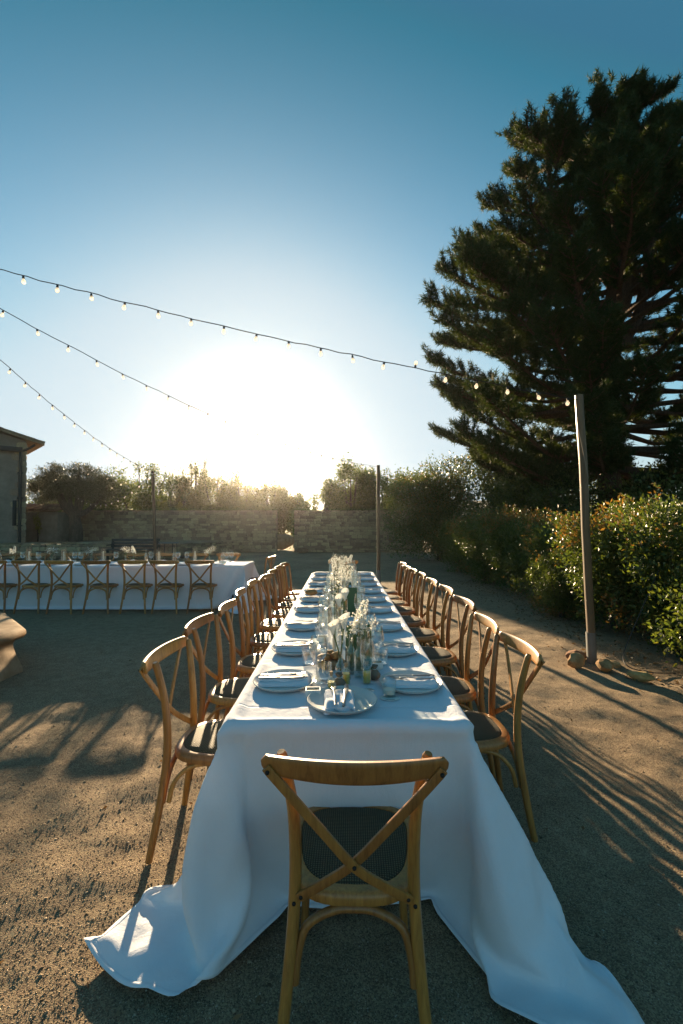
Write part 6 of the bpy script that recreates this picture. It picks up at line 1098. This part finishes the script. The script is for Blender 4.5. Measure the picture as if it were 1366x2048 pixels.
def hem_strip(A):
    du = np.gradient(A, axis=1); dv = np.gradient(A, axis=0); nn = unit(np.cross(du, dv)); H = A+nn*.0010; G_ = A-nn*.0008
    ring = lambda q, i: np.concatenate([q[i,i:q.shape[1]-1-i], q[i:q.shape[0]-1-i,q.shape[1]-1-i], q[q.shape[0]-1-i,i+1:q.shape[1]-i][::-1], q[i+1:q.shape[0]-i,i][::-1]])
    o = ring(H, 0); n_ = len(o)
    # inner line: for every border point the grid point one step in
    ii, jj = np.meshgrid(np.arange(A.shape[0]), np.arange(A.shape[1]), indexing='ij'); I = ring(np.stack([ii, jj], -1), 0)
    I2 = np.stack([np.clip(I[:,0], 1, A.shape[0]-2), np.clip(I[:,1], 1, A.shape[1]-2)], -1); inn = H[I2[:,0], I2[:,1]]; inb = A[I2[:,0], I2[:,1]]+nn[I2[:,0], I2[:,1]]*.0002
    inb = inb+(inb-o)*.06; low_ = ring(G_, 0); k = np.arange(n_); k1 = (k+1) % n_
    V = np.concatenate([o, inn, inb, low_])
    Q = np.concatenate([np.stack([k, k1, k1+n_, k+n_], 1), np.stack([k+n_, k1+n_, k1+2*n_, k+2*n_], 1), np.stack([k+3*n_, k1+3*n_, k1, k], 1)])
    return fast_mesh('hem', V, Q, M['cloth'])
hem_me = hem_strip(C2)
TZ = .7735
def ty(y): return y*.968-.03 if y < 7.3 else y      # measured place along the long table
cl1 = tag(link('tablecloth', cloth_me), 'long white cloth trailing two corners on the gravel, laid for dinner', 'tablecloth', 'white tablecloths')
cl2 = tag(link('tablecloth', cloth_me, None, (0, 8.375, 0), (0, 0, R(90))), 'white cloth over the second table beyond the fountain basin', 'tablecloth', 'white tablecloths')
link('hem', hem_me, cl1); link('hem', hem_me, cl2)
def table(label, loc, rz):
    t = thing('banquet_table', label, 'table', loc, rz, 'long banquet tables')
    b = MB(); b.box((0,0,.745), (.87, 5.22, .03)); b.build('tabletop', M['darkwood'], t)
    for sx in (-1,1):
        for y in (-2.45,-.85,.85,2.45):
            b = MB(); b.tube([(sx*.36,y,.73),(sx*.36,y,0)], .02, 6); b.build('leg', M['iron'], t)
table('long banquet table hidden under the white cloth laid for dinner', (.02, 4.36, 0), 0)
table('second banquet table hidden under its white cloth', (-4.36, 8.395, 0), R(90))

# ------------------------------------------------------------------ tableware prototypes
PL = MB(); PL.lathe([(.0001,.006),(.085,.006),(.112,.008),(.128,.014),(.139,.022),(.142,.0235),(.1445,.0215),(.134,.010),(.115,.002),(.09,.0),(.0001,.0)], 40)
PLATE = mesh('plate', PL.v, PL.f, M['ceramic'])
def napkin_mesh(w, d, seed, style):
    """folded linen: two soft layers, rolled edges, a pocket"""
    r = np.random.default_rng(seed); nu, nv = 28, 20; b = MB()
    lay = [(1.0, 1.0, .009, 0.0), (.97, .66, .009, .16)] if style == 'side' else [(1.0, 1.0, .010, 0), (.94, .96, .010, .01)]
    zb = 0.0
    for li, (fw, fd, th, sh) in enumerate(lay):
        u = np.linspace(-1, 1, nu); v = np.linspace(-1, 1, nv); Ug, Vg = np.meshgrid(u, v, indexing='ij')
        wob = .06*(vnoise(Ug*2.2+20+li*9, Vg*2.2+30, seed+li)-.5)
        X = Ug*w/2*fw*(1+wob); Y = Vg*d/2*fd*(1+.12*(vnoise(Ug*3+50, Vg*1.5+li*7+50, seed+5)-.5))+sh*d*.5
        ed = np.clip((1-np.abs(Vg))/.28, 0, 1)**.5*np.clip((1-np.abs(Ug))/.16, 0, 1)**.5
        bulge = .009*(vnoise(Ug*2.6+11, Vg*2.0+17+li*5, seed+9)-.25)
        if style == 'end':                       # wavy rolled end hanging off towards the plate rim
            bulge = bulge+.014*np.clip(-Vg-.45, 0, 1)*(1+np.sin(Ug*5.2+li))
            ed = np.maximum(ed, .5*np.clip(-Vg, 0, 1))
            Y = Y-.012*np.sin(Ug*6+li)*np.clip(-Vg, 0, 1)
        else: bulge = bulge+.010*np.clip(np.abs(Ug)-.72, 0, 1)*4
        Zt = zb+.003+(th+bulge)*ed; Zb = np.full_like(Zt, zb+.0005)+.002*ed
        off = len(b.v); top = np.stack([X,Y,Zt],-1).reshape(-1,3); bot = np.stack([X,Y,Zb],-1).reshape(-1,3)
        vs = [tuple(p) for p in top]+[tuple(p) for p in bot]; K = nu*nv; fs = []
        for i in range(nu-1):
            for j in range(nv-1):
                a, c, e, g = i*nv+j, (i+1)*nv+j, (i+1)*nv+j+1, i*nv+j+1
                fs.append((a,c,e,g)); fs.append((K+g,K+e,K+c,K+a))
        per_ = [i*nv for i in range(nu)]+[(nu-1)*nv+j for j in range(1,nv)]+[i*nv+nv-1 for i in range(nu-2,-1,-1)]+[j for j in range(nv-2,0,-1)]
        for q in range(len(per_)):
            a, c = per_[q], per_[(q+1)%len(per_)]; fs.append((c, a, K+a, K+c))
        b.add(vs, fs); zb += .011 if style == 'side' else .012
    return mesh('napkin', b.v, b.f, M['napkin'])
NAPS = [napkin_mesh(.245, .125, 20+i, 'side') for i in range(4)]
NAP_END = napkin_mesh(.125, .19, 33, 'end')
fk = MB()
fk.tube(smooth_pts([(0,-.10,.003),(0,-.05,.004),(0,.0,.006),(0,.035,.009)], 4), 1.0, 8, flat=(.008,.0035), up=(0,0,1))
fk.tube(smooth_pts([(0,.03,.009),(0,.048,.007),(0,.062,.005)], 3), [1,1.25,1.5,1.8,2.1,2.3,2.3], 8, flat=(.0105,.003), up=(0,0,1))
for q in (-1.5,-.5,.5,1.5): fk.tube(smooth_pts([(q*.0062,.060,.005),(q*.0062,.082,.006),(q*.0060,.105,.012)], 3), [1,1,1,1,1,.9,.6], 6, flat=(.0034,.0028), up=(0,0,1))
FORK = mesh('fork', fk.v, fk.f, M['steel'])
kn = MB()
kn.tube([(0,-.11,.004),(0,-.105,.004),(0,-.02,.004),(0,-.01,.004)], [.6,1,.85,.8], 8, flat=(.013,.006), up=(0,0,1))
kn.tube([(0,-.01,.004),(.001,.02,.004),(.001,.07,.004),(-.001,.10,.004),(-.005,.118,.004)], [.8,1.2,1.3,1.1,.25], 6, flat=(.015,.0018), up=(0,0,1))
KNIFE = mesh('knife', kn.v, kn.f, M['steel'])

def glass_me(name, prof, n=24, rib=None, mat='glass'):
    b = MB(); b.lathe(prof, n, rib=rib); return mesh(name, b.v, b.f, M[mat])
WINE = glass_me('wine_glass', [(.0001,.002),(.034,.0),(.0345,.002),(.02,.0045),(.006,.009),(.0038,.02),(.0034,.085),(.006,.094),(.022,.104),(.038,.126),(.0435,.15),(.042,.175),(.036,.205),(.0335,.218),(.0328,.2175),(.0352,.204),(.0410,.175),(.0424,.15),(.037,.128),(.021,.107),(.0001,.098)], 24)
FLUTE = glass_me('wine_glass_narrow', [(.0001,.002),(.031,.0),(.0315,.002),(.018,.004),(.005,.009),(.0032,.02),(.0030,.078),(.006,.09),(.018,.106),(.030,.135),(.0335,.16),(.031,.19),(.026,.225),(.0253,.2245),(.030,.189),(.0324,.16),(.029,.136),(.017,.109),(.0001,.094)], 22)
TUMB = glass_me('tumbler', [(.0001,.0),(.030,.0),(.034,.004),(.0385,.05),(.0385,.085),(.0375,.0855),(.0372,.05),(.032,.008),(.0001,.007)], 24)
RIBT = glass_me('ribbed_tumbler', [(.0001,.0),(.024,.0),(.026,.003),(.0285,.035),(.030,.062),(.0288,.0625),(.027,.035),(.0245,.010),(.0001,.009)], 48, rib=lambda j, z: .035*(1 if j % 2 else -1))
CYL = glass_me('glass_cylinder', [(.0001,.0),(.038,.0),(.0385,.002),(.0385,.265),(.0385,.27),(.0370,.27),(.0368,.004),(.0001,.003)], 24)
BUDV = glass_me('bud_vase', [(.0001,.0),(.021,.0),(.026,.005),(.028,.03),(.025,.05),(.013,.072),(.010,.10),(.010,.125),(.0128,.135),(.0118,.1355),(.0088,.124),(.0088,.10),(.012,.07),(.024,.048),(.027,.03),(.024,.006),(.0001,.003)], 20)
TALLV = glass_me('tall_bottle_vase', [(.0001,.0),(.022,.0),(.025,.004),(.026,.09),(.022,.115),(.012,.14),(.0105,.185),(.013,.193),(.012,.1935),(.009,.184),(.0105,.14),(.0205,.113),(.0245,.09),(.0235,.006),(.0001,.003)], 20)
def side_name(s): return 'fountain side' if s < 0 else 'hedge side'

def plate_set(x, y, s, i, head=None):
    """plate, napkin, fork and knife of one place, facing the table's middle"""
    where = head or f'at the {ORD[i]} place of the {side_name(s)}'
    rz = R(-90) if s < 0 else R(90) if s > 0 else 0
    y = ty(y); z = TZ+.001+(.002 if i is None else 0)
    tag(link('dinner_plate', PLATE, None, (x, y, z), (0,0,random.uniform(0,3))), f'pale stoneware plate {where}', 'plate', 'plates of the long table')
    j = random.uniform(-.06,.06)
    if head:
        e = link('napkin', NAP_END, None, (x-.012, y-.015, z+.0075), (R(3),0,R(2)))
    else:
        e = link('napkin', NAPS[(i+(s > 0)*2) % 4], None, (x, y, z+.0075), (0,0,(0 if s < 0 else PI)+j))
    tag(e, f'folded white napkin on the plate {where}', 'napkin', 'napkins of the long table')
    zk = z+.0075+.030
    if head:
        fl = [('fork', FORK, (x-.032, y-.005, zk), R(3)), ('knife', KNIFE, (x+.012, y-.012, zk), R(-4))]
        for nm, me_, p, r_ in fl: tag(link(nm, me_, None, p, (R(2),0,r_)), f'steel {nm} lying on the napkin {where}', nm, f'{nm}s of the long table')
    else:
        d = -s
        tag(link('fork', FORK, None, (x-d*.01, y+.018*d, zk-.003), (0,R(1),rz+j)), f'steel fork lying on the napkin {where}', 'fork', 'forks of the long table')
        tag(link('knife', KNIFE, None, (x-d*.005, y-.022*d, zk-.003), (0,R(-1),rz+j+.05)), f'steel knife lying on the napkin {where}', 'knife', 'knives of the long table')

rows = [2.21, 2.78, 3.38, 4.02, 4.55, 5.09, 5.66, 6.16, 6.76]
def glass(me_, name, label, cat, x, y, z=TZ, grp=None):
    return tag(link(name, me_, None, (x, ty(y), z), (0,0,random.uniform(0,6))), label, cat, grp)
plate_set(.003, 1.985, 0, None, 'at the head of the table')
plate_set(.02, 7.10, 0, 8, 'at the far end of the table')
for i, y in enumerate(rows):
    for s in (-1, 1):
        plate_set(.02+s*.285 + (.012 if i == 0 and s > 0 else 0), y+(.02 if s < 0 else 0), s, i)
        w = f'{ORD[i]} place of the {side_name(s)}'
        jx, jy = random.uniform(-.012,.012), random.uniform(-.03,.03)
        if not (i == 0 and s > 0): glass(WINE, 'wine_glass', f'round-bowled clear wine glass at the {w}', 'wine glass', .02+s*.135+jx, y+.02+jy, TZ, 'wine glasses of the long table')
        if not (i == 0 and s < 0): glass(FLUTE, 'wine_glass', f'slim clear wine glass at the {w}', 'wine glass', .02+s*.10-jx, y+.16+jy, TZ, 'slim wine glasses of the long table')
        glass(TUMB if i % 3 else RIBT, 'tumbler', f'{"plain" if i % 3 else "small ribbed"} water tumbler at the {w}', 'tumbler', .02+s*(.17 if i != 1 else .20)+jy*.4, y-.24 if i else y-.15, TZ, 'water tumblers of the long table') if i else None
        if i < 6:     # small white dish of butter
            t = thing('butter_dish', f'small white box dish with golden filling at the {w}', 'dish', ((-.13 if s < 0 else .17)+jx, (2.085 if (i == 0 and s < 0) else y+.245 if i else y+.27)*.968-.03, TZ), R(random.uniform(-6,6)), 'small white dishes')
            b = MB(); w_, d_, h_ = .064, .045, .03
            for q in (-1,1): b.box((q*(w_/2-.002),0,h_/2), (.004,d_,h_)); b.box((0,q*(d_/2-.002),h_/2), (w_-.008,.004,h_))
            b.box((0,0,.003), (w_-.008,d_-.008,.006)); b.build('dish', M['white'], t, smooth=False)
            b = MB(); b.box((0,0,.015), (w_-.009,d_-.009,.018)); b.build('filling', M['honey'], t, smooth=False)
# head of the table: glasses, votive on a card
glass(WINE, 'wine_glass', 'round-bowled clear wine glass beside the oil bottles at the head plate', 'wine glass', -.115, 2.20-.06, TZ, 'wine glasses of the long table') if False else None
glass(FLUTE, 'wine_glass', 'tall slim wine glass just beyond the head plate on the hedge side', 'wine glass', .115, 2.14, TZ, 'slim wine glasses of the long table')
glass(WINE, 'wine_glass', 'round wine glass between the green card and the first hedge side plate', 'wine glass', .175, 2.46, TZ, 'wine glasses of the long table')
glass(TUMB, 'tumbler', 'plain tumbler before the bread board near the head plate', 'tumbler', -.085, 2.27, TZ, 'water tumblers of the long table')
vt = thing('votive_glass', 'small ribbed votive glass on a paper card beside the head plate', 'glass', (.205, ty(2.075), TZ+.003), .2)
link('ribbed_glass', RIBT, vt, (0,0,0))
b = MB(); b.lathe([(.0001,.010),(.0235,.010),(.0252,.028),(.0001,.028)], 20); b.build('wax', M['wax'], vt)
pc = thing('place_card', 'pale oval paper card lying under the votive glass', 'card', (.205, ty(2.05), TZ+.001), R(-4))
b = MB(); b.lathe([(.0001,.0022),(.036,.0022),(.0375,.001),(.036,0),(.0001,0)], 28); b.v = [(x*1.15, y*.8, z) for x, y, z in b.v]; b.build('card', M['paper'], pc)
b = MB()
for k, wl in enumerate((.004,.006,.003,.005,.004,.006)): b.box((-.016+.0066*k, -.021, .0027), (wl,.0032,.0008))
b.build('lettering', M['ink'], pc, smooth=False)

# oil bottles and linen pouches by the head plate
def oil_bottle(x, y, label, s=1.0, rz=0):
    t = thing('oil_bottle', label, 'bottle', (x, ty(y), TZ), rz, 'little oil bottles'); t.scale = (s, s, s)
    b = MB(); b.lathe([(.0001,.0),(.0165,.0),(.018,.003),(.018,.056),(.015,.062),(.0075,.067),(.0072,.078),(.0085,.080),(.0065,.080),(.0058,.067),(.0135,.060),(.0168,.055),(.0168,.004),(.0001,.0035)], 20); b.build('body', M['glass'], t)
    b = MB(); b.lathe([(.0001,.004),(.0164,.004),(.0164,.046),(.0001,.046)], 20); b.build('oil', M['oil'], t)
    b = MB(); b.lathe([(.0001,.072),(.0062,.072),(.0078,.081),(.0078,.091),(.0001,.0915)], 12); b.build('cork', M['cork'], t)
    b = MB(); b.tube([(-.009,-.016,.066),(0,-.0195,.05),(.006,-.0195,.02)], .0008, 4); b.build('string', M['linen'], t)
oil_bottle(-.045, 2.125, 'little oil bottle with cork closest to the head plate, golden oil')
oil_bottle(.022, 2.235, 'little oil bottle with tall cork between the pouches and the flowers', 1.05, 1)
oil_bottle(.118, 2.245, 'little darker oil bottle beside the slim glass at the head plate', 1.12, 2)
def pouch(x, y, label, s):
    t = thing('linen_pouch', label, 'pouch', (x, ty(y), TZ), random.uniform(0,3), 'little linen pouches'); t.scale = (s,)*3
    b = MB(); rr = lambda j, z: .10*math.sin(j*1.7+z*60)
    b.lathe([(.0001,.0),(.018,.0),(.027,.010),(.028,.026),(.019,.042),(.008,.050),(.010,.056),(.019,.068),(.017,.069),(.004,.055),(.0001,.053)], 18, rib=rr); b.build('bag', M['linen'], t)
    b = MB(); b.lathe([(.0088,.048),(.0105,.050),(.0088,.052)], 12); b.build('tie', M['paper'], t)
pouch(-.010, 2.17, 'little brown linen pouch tied with string between two oil bottles', 1.0)
pouch(.158, 2.30, 'little brown linen pouch between the darker oil bottle and the plate', .95)

# bread board with rolls, and a heel of bread on a plate
bd = thing('bread_board', 'small wooden slab carrying bread rolls beside the flowers', 'board', (-.055, ty(2.50), TZ), .3)
b = MB(); b.lathe([(.0001,.0),(.060,.0),(.068,.006),(.069,.030),(.062,.036),(.0001,.036)], 22, rib=lambda j, z: .05*math.sin(j*1.3)+.04*math.sin(j*.6+1)); b.build('slab', M['board'], bd)
def roll(x, y, z, label, s, seed, rz):
    v, f = rock_mesh(seed, 2, .1); zm = min(p[2] for p in v)
    me = mesh('bread_roll', [(p[0]*s[0], p[1]*s[1], (p[2]-zm)*s[2]) for p in v], f, M['bread']); me.polygons.foreach_set('use_smooth', [True]*len(me.polygons))
    tag(link('bread_roll', me, None, (x, ty(y), z), (0,0,rz)), label, 'bread', 'bread on the long table')
roll(-.09, 2.475, TZ+.034, 'brown bread roll overhanging the wooden slab by the wine glass', (.042,.03,.022), 3, .4)
roll(-.025, 2.50, TZ+.034, 'crusty bread roll lying on the wooden slab by the candle glass', (.04,.03,.025), 4, 1.2)
roll(-.06, 2.545, TZ+.034, 'third bread roll at the back of the wooden slab', (.036,.028,.022), 8, 2.2)
roll(-.29, 4.56, TZ+.050, 'torn heel of crusty bread on the fifth plate of the fountain side', (.062,.045,.034), 9, .3)
roll(.17, 3.75, TZ, 'bread roll lying beside the second green card', (.045,.035,.032), 12, .9)

# green menu cards standing on the table
def menu(x, y, rz, label):
    t = thing('menu_card', label, 'card', (x, ty(y), TZ), rz, 'green cards on the long table')
    for s_ in (-1, 1):
        b = MB(); b.add([(-.065,s_*.035,0),(.065,s_*.035,0),(.065,s_*.002,.222),(-.065,s_*.002,.222),(-.065,s_*.037,.001),(.065,s_*.037,.001),(.065,s_*.004,.223),(-.065,s_*.004,.223)],
            [(0,1,2,3),(7,6,5,4),(0,4,5,1),(1,5,6,2),(2,6,7,3),(3,7,4,0)]); b.build('leaf', M['card'], t, smooth=False)
menu(.088, 2.46, R(8), 'dark green folded card standing behind the white flowers near the head plate')
menu(.062, 3.86, R(-6), 'dark green folded card standing midway along the table')
menu(.05, 5.75, R(5), 'dark green folded card among the glasses towards the far end')

# candles in tall glass cylinders
def candle(x, y, label, hc=.19, z=TZ):
    t = thing('candle_glass', label, 'candle', (x, ty(y), z), 0, 'candles in glass cylinders')
    link('cylinder', CYL, t)
    b = MB(); b.lathe([(.0001,.003),(.026,.003),(.026,.010),(.016,.018),(.013,.03),(.0001,.03)], 16); b.build('holder', M['white'], t)
    b = MB(); b.lathe([(.0001,.03),(.0115,.03),(.011,hc),(.008,hc+.005),(.0001,hc+.004)], 14); b.build('taper', M['wax'], t)
    b = MB(); b.tube([(0,0,hc+.003),(.001,0,hc+.014)], .0012, 4); b.build('wick', M['ink'], t)
for k, (x, y) in enumerate([(-.040,2.72),(.0,2.98),(-.055,3.95),(.03,4.5),(-.01,5.12),(.04,5.5),(-.03,6.1),(.03,6.45),(.03,7.0)]):
    candle(x, y, f'{ORD[k]} cream taper candle in a glass cylinder counted from the head plate', random.uniform(.17,.23))

# flowers
def bloom(P, A, c, d, r, n=5, rnd=rng):
    """petal quads of one blossom"""
    d = unit(np.array(d, float)); a = unit(np.cross(d, rnd.normal(size=3))); b2 = np.cross(d, a)
    for i in range(n):
        t = 2*PI*i/n+rnd.normal()*.2; P.append(np.array(c)); A.append((a*math.cos(t)+b2*math.sin(t)+d*.55, r))
def flowers(name, label, kind, x, y, vase, h0, group, seed):
    r = random.Random(seed); rr = np.random.default_rng(seed)
    t = thing(name, label, 'flower vase', (x, ty(y), TZ), r.uniform(0,6), group)
    link('vase', vase, t)
    P, A, st = [], [], MB()
    if kind == 'stock':
        for s_ in range(2):
            lean = (r.uniform(-.10,.10), r.uniform(-.05,.05)); top = h0+r.uniform(.10,.19)
            pts = smooth_pts([(0,0,.02),(lean[0]*.2,lean[1]*.2,h0*.8),(lean[0],lean[1],top)], 5); st.tube(pts, .0022, 5)
            for k in range(24):
                u = k/24; q = Vector(pts[-1]).lerp(Vector(pts[5]), u*.62); a = k*2.4
                off = Vector((math.cos(a), math.sin(a), .2))*(.010+.014*u); bloom(P, A, q+off, off, .011+.010*u, 5, rr)
    elif kind == 'gyp':
        for s_ in range(9):
            a = s_*2.4; rad = r.uniform(.02,.085); pts = smooth_pts([(0,0,.03),(rad*.2*math.cos(a),rad*.2*math.sin(a),h0),(rad*math.cos(a),rad*math.sin(a),h0+r.uniform(.04,.13))], 4); st.tube(pts, .0011, 4)
            for k in range(16):
                q = pts[-1]+Vector((r.gauss(0,.022),r.gauss(0,.022),r.gauss(0,.02))); bloom(P, A, q, rr.normal(size=3), .007, 5, rr)
    elif kind == 'green':
        for s_ in range(3):
            lean = (r.uniform(-.10,.06), r.uniform(-.04,.04)); pts = smooth_pts([(0,0,.02),(lean[0]*.3,lean[1]*.3,h0),(lean[0],lean[1],h0+r.uniform(.12,.2))], 6); st.tube(pts, .002, 5)
            for k in range(26):
                q = pts[r.randrange(5, len(pts))]; bloom(P, A, q+Vector((r.gauss(0,.012),r.gauss(0,.012),0)), rr.normal(size=3), .009, 4, rr)
                st.tube([q, q+Vector((r.gauss(0,.02),r.gauss(0,.02),.02))], [.003,.0006], 4)
    elif kind == 'calla':
        for s_, (lx, ly, hz) in enumerate(((-.045,.01,h0+.07),(.0,-.02,h0+.10))):
            pts = smooth_pts([(0,0,.02),(lx*.2,ly*.2,h0*.7),(lx*.8,ly,hz-.02),(lx,ly,hz)], 5); st.tube(pts, .0035, 6)
            b = MB(); n_ = 16; vs = []
            for k, (rd, zz) in enumerate(((.004,-.02),(.009,-.006),(.017,.010),(.025,.024),(.029,.034))):
                for j in range(n_):
                    a = 2*PI*j/n_; flare = 1+.5*max(0, math.cos(a))*k/4
                    vs.append((lx+rd*flare*math.cos(a), ly+rd*.85*math.sin(a), hz+zz+.020*max(0,math.cos(a))*k/4))
            b.add(vs, [(i*n_+j, i*n_+(j+1)%n_, (i+1)*n_+(j+1)%n_, (i+1)*n_+j) for i in range(4) for j in range(n_)]); b.build('calla_flower', M['petal'], t)
            b = MB(); b.tube([(lx,ly,hz),(lx,ly,hz+.035)], [.003,.002], 6); b.build('spadix', M['oil'], t)
    st.build('stems', M['stem'], t)
    if P:
        rad = np.array([a[1] for a in A]); V, Q = leaf_quads(np.array(P), np.array([a[0] for a in A]), rad, rad*.85, rr)
        tag(link('blossoms', fast_mesh('blossoms', V, Q, M['petal']), t), kind='stuff')
FG = 'small vases of white flowers'
flowers('flower_vase', 'bud vase with two white callas in front of the first green card', 'calla', -.005, 2.36, BUDV, .15, FG, 1)
flowers('flower_vase', 'bottle vase with white stock spikes in front of the first green card', 'stock', .048, 2.385, TALLV, .20, FG, 2)
flowers('flower_vase', 'slender empty-looking bottle vase with fine white sprigs by the slim glass', 'gyp', .085, 2.33, TALLV, .16, FG, 3)
flowers('flower_vase', 'bud vase holding pale callas before the second candle glass', 'calla', -.0, 2.86, TALLV, .20, FG, 4)
flowers('flower_vase', 'bottle vase with long green and white stems leaning to the fountain side', 'green', -.05, 3.42, TALLV, .20, FG, 5)
flowers('flower_vase', 'bud vase with callas before the second green card', 'calla', -.035, 3.72, BUDV, .17, FG, 6)
flowers('flower_vase', 'bud vase with white stock before the second green card', 'stock', .0, 3.62, BUDV, .15, FG, 7)
for k, (x, y, kd) in enumerate([(-.03,4.25,'gyp'),(.06,4.35,'stock'),(-.05,4.75,'gyp'),(.04,4.95,'gyp'),(-.04,5.35,'stock'),(.0,5.9,'gyp'),(-.06,6.25,'gyp'),(.06,6.7,'stock'),(-.03,6.9,'gyp')]):
    flowers('flower_vase', f'{ORD[k]} vase of small white blossoms counted beyond the second green card', kd, x, y, TALLV if k % 2 else BUDV, .16, FG, 20+k)

# second table's glassware, smaller in view
G3 = 'glassware and flowers of the second table'
kinds = []; nw = -1
for k, (x, what) in enumerate([(-2.05,'wine'),(-2.2,'bottle'),(-2.12,'wine'),(-2.45,'gyp'),(-2.72,'candle'),(-2.85,'wine'),(-3.1,'bottle'),(-3.32,'candle'),(-3.5,'wine'),(-3.62,'bottle'),(-3.85,'stock'),(-4.0,'gyp'),
        (-4.15,'wine'),(-4.4,'candle'),(-4.62,'gyp'),(-4.75,'wine'),(-5.05,'candle'),(-5.3,'gyp'),(-5.5,'wine'),(-5.75,'candle'),(-6.05,'stock'),(-6.3,'bottle'),(-6.5,'candle'),(-3.0,'wine'),(-5.9,'wine'),(-4.9,'wine')]):
    y = 8.375+random.uniform(-.12,.12); lab = f'counted {ORD[min(k,11)]} from the flared cloth end of the second table'
    if what == 'wine':
        nw += 1; glass(WINE, 'wine_glass', f'{ORD[nw]} wine glass on the second table counted from its flared cloth end', 'wine glass', x, y, TZ, 'wine glasses of the second table')
    else: kinds.append((what, x, y))
cnt = {}
for what, x, y in kinds:
    i = cnt.get(what, 0); cnt[what] = i+1
    if what == 'candle': candle(x, y, f'{ORD[i]} candle glass on the second table from its flared cloth end', .22)
    elif what == 'bottle': glass(TALLV, 'glass_bottle', f'{ORD[i]} clear bottle on the second table from its flared cloth end', 'bottle', x, y, TZ, 'bottles of the second table').scale = (1.2,1.2,1.35)
    else: flowers('flower_vase', f'{ORD[i]} vase of {"fine white sprigs" if what == "gyp" else "white flower spikes"} on the second table from its flared cloth end', what, x, y, BUDV, .16, FG, 60+int(-x*10))
for i in range(9):
    for sy in (-1, 1):
        x = -2.2-i*.6
        tag(link('dinner_plate', PLATE, None, (x, 8.375+sy*.285, TZ)), f'{ORD[i]} plate of the {"near" if sy < 0 else "far"} side of the second table from its flared cloth end', 'plate', 'plates of the second table')
        tag(link('napkin', NAPS[i % 4], None, (x, 8.375+sy*.285, TZ+.0075), (0,0,R(90))), f'napkin on the {ORD[i]} plate of the {"near" if sy < 0 else "far"} side of the second table', 'napkin', 'napkins of the second table')

# stones wedging the sleeved post, fallen leaf and cable
G4 = 'stones round the sleeved post'
rock('stone_block', 'pale angular stone block on the table side of the sleeved post', (2.47, 4.83, 0), (.105,.09,.085), M['fieldstone'], 21, G4, .5)
rock('stone_block', 'flat stone lying just behind the sleeved post', (2.62, 5.12, 0), (.13,.09,.06), M['fieldstone'], 22, G4, .2)
rock('stone_block', 'rounded pinkish stone block in front of the sleeved post', (2.70, 4.70, 0), (.105,.085,.07), M['fieldstone'], 23, G4, 1.4)
rock('stone_block', 'stone block lying farther out between the sleeved post and the viewer', (2.88, 4.42, 0), (.12,.085,.06), M['fieldstone'], 24, G4, 2.5)
rock('stone_block', 'small flat stone tucked between the post foot and the hedge', (2.90, 4.88, 0), (.10,.07,.04), M['fieldstone'], 25, G4, .9)
b = MB(); b.tube(smooth_pts([(3.55,5.1,1.0),(3.25,5.0,.5),(3.05,4.95,.12),(3.0,4.8,.02),(3.12,4.62,.015),(3.35,4.6,.015)], 8), .006, 6)
tag(b.build('power_cable', M['cable']), 'black cable coming out of the hedge and curling on the gravel behind the sleeved post', 'cable')
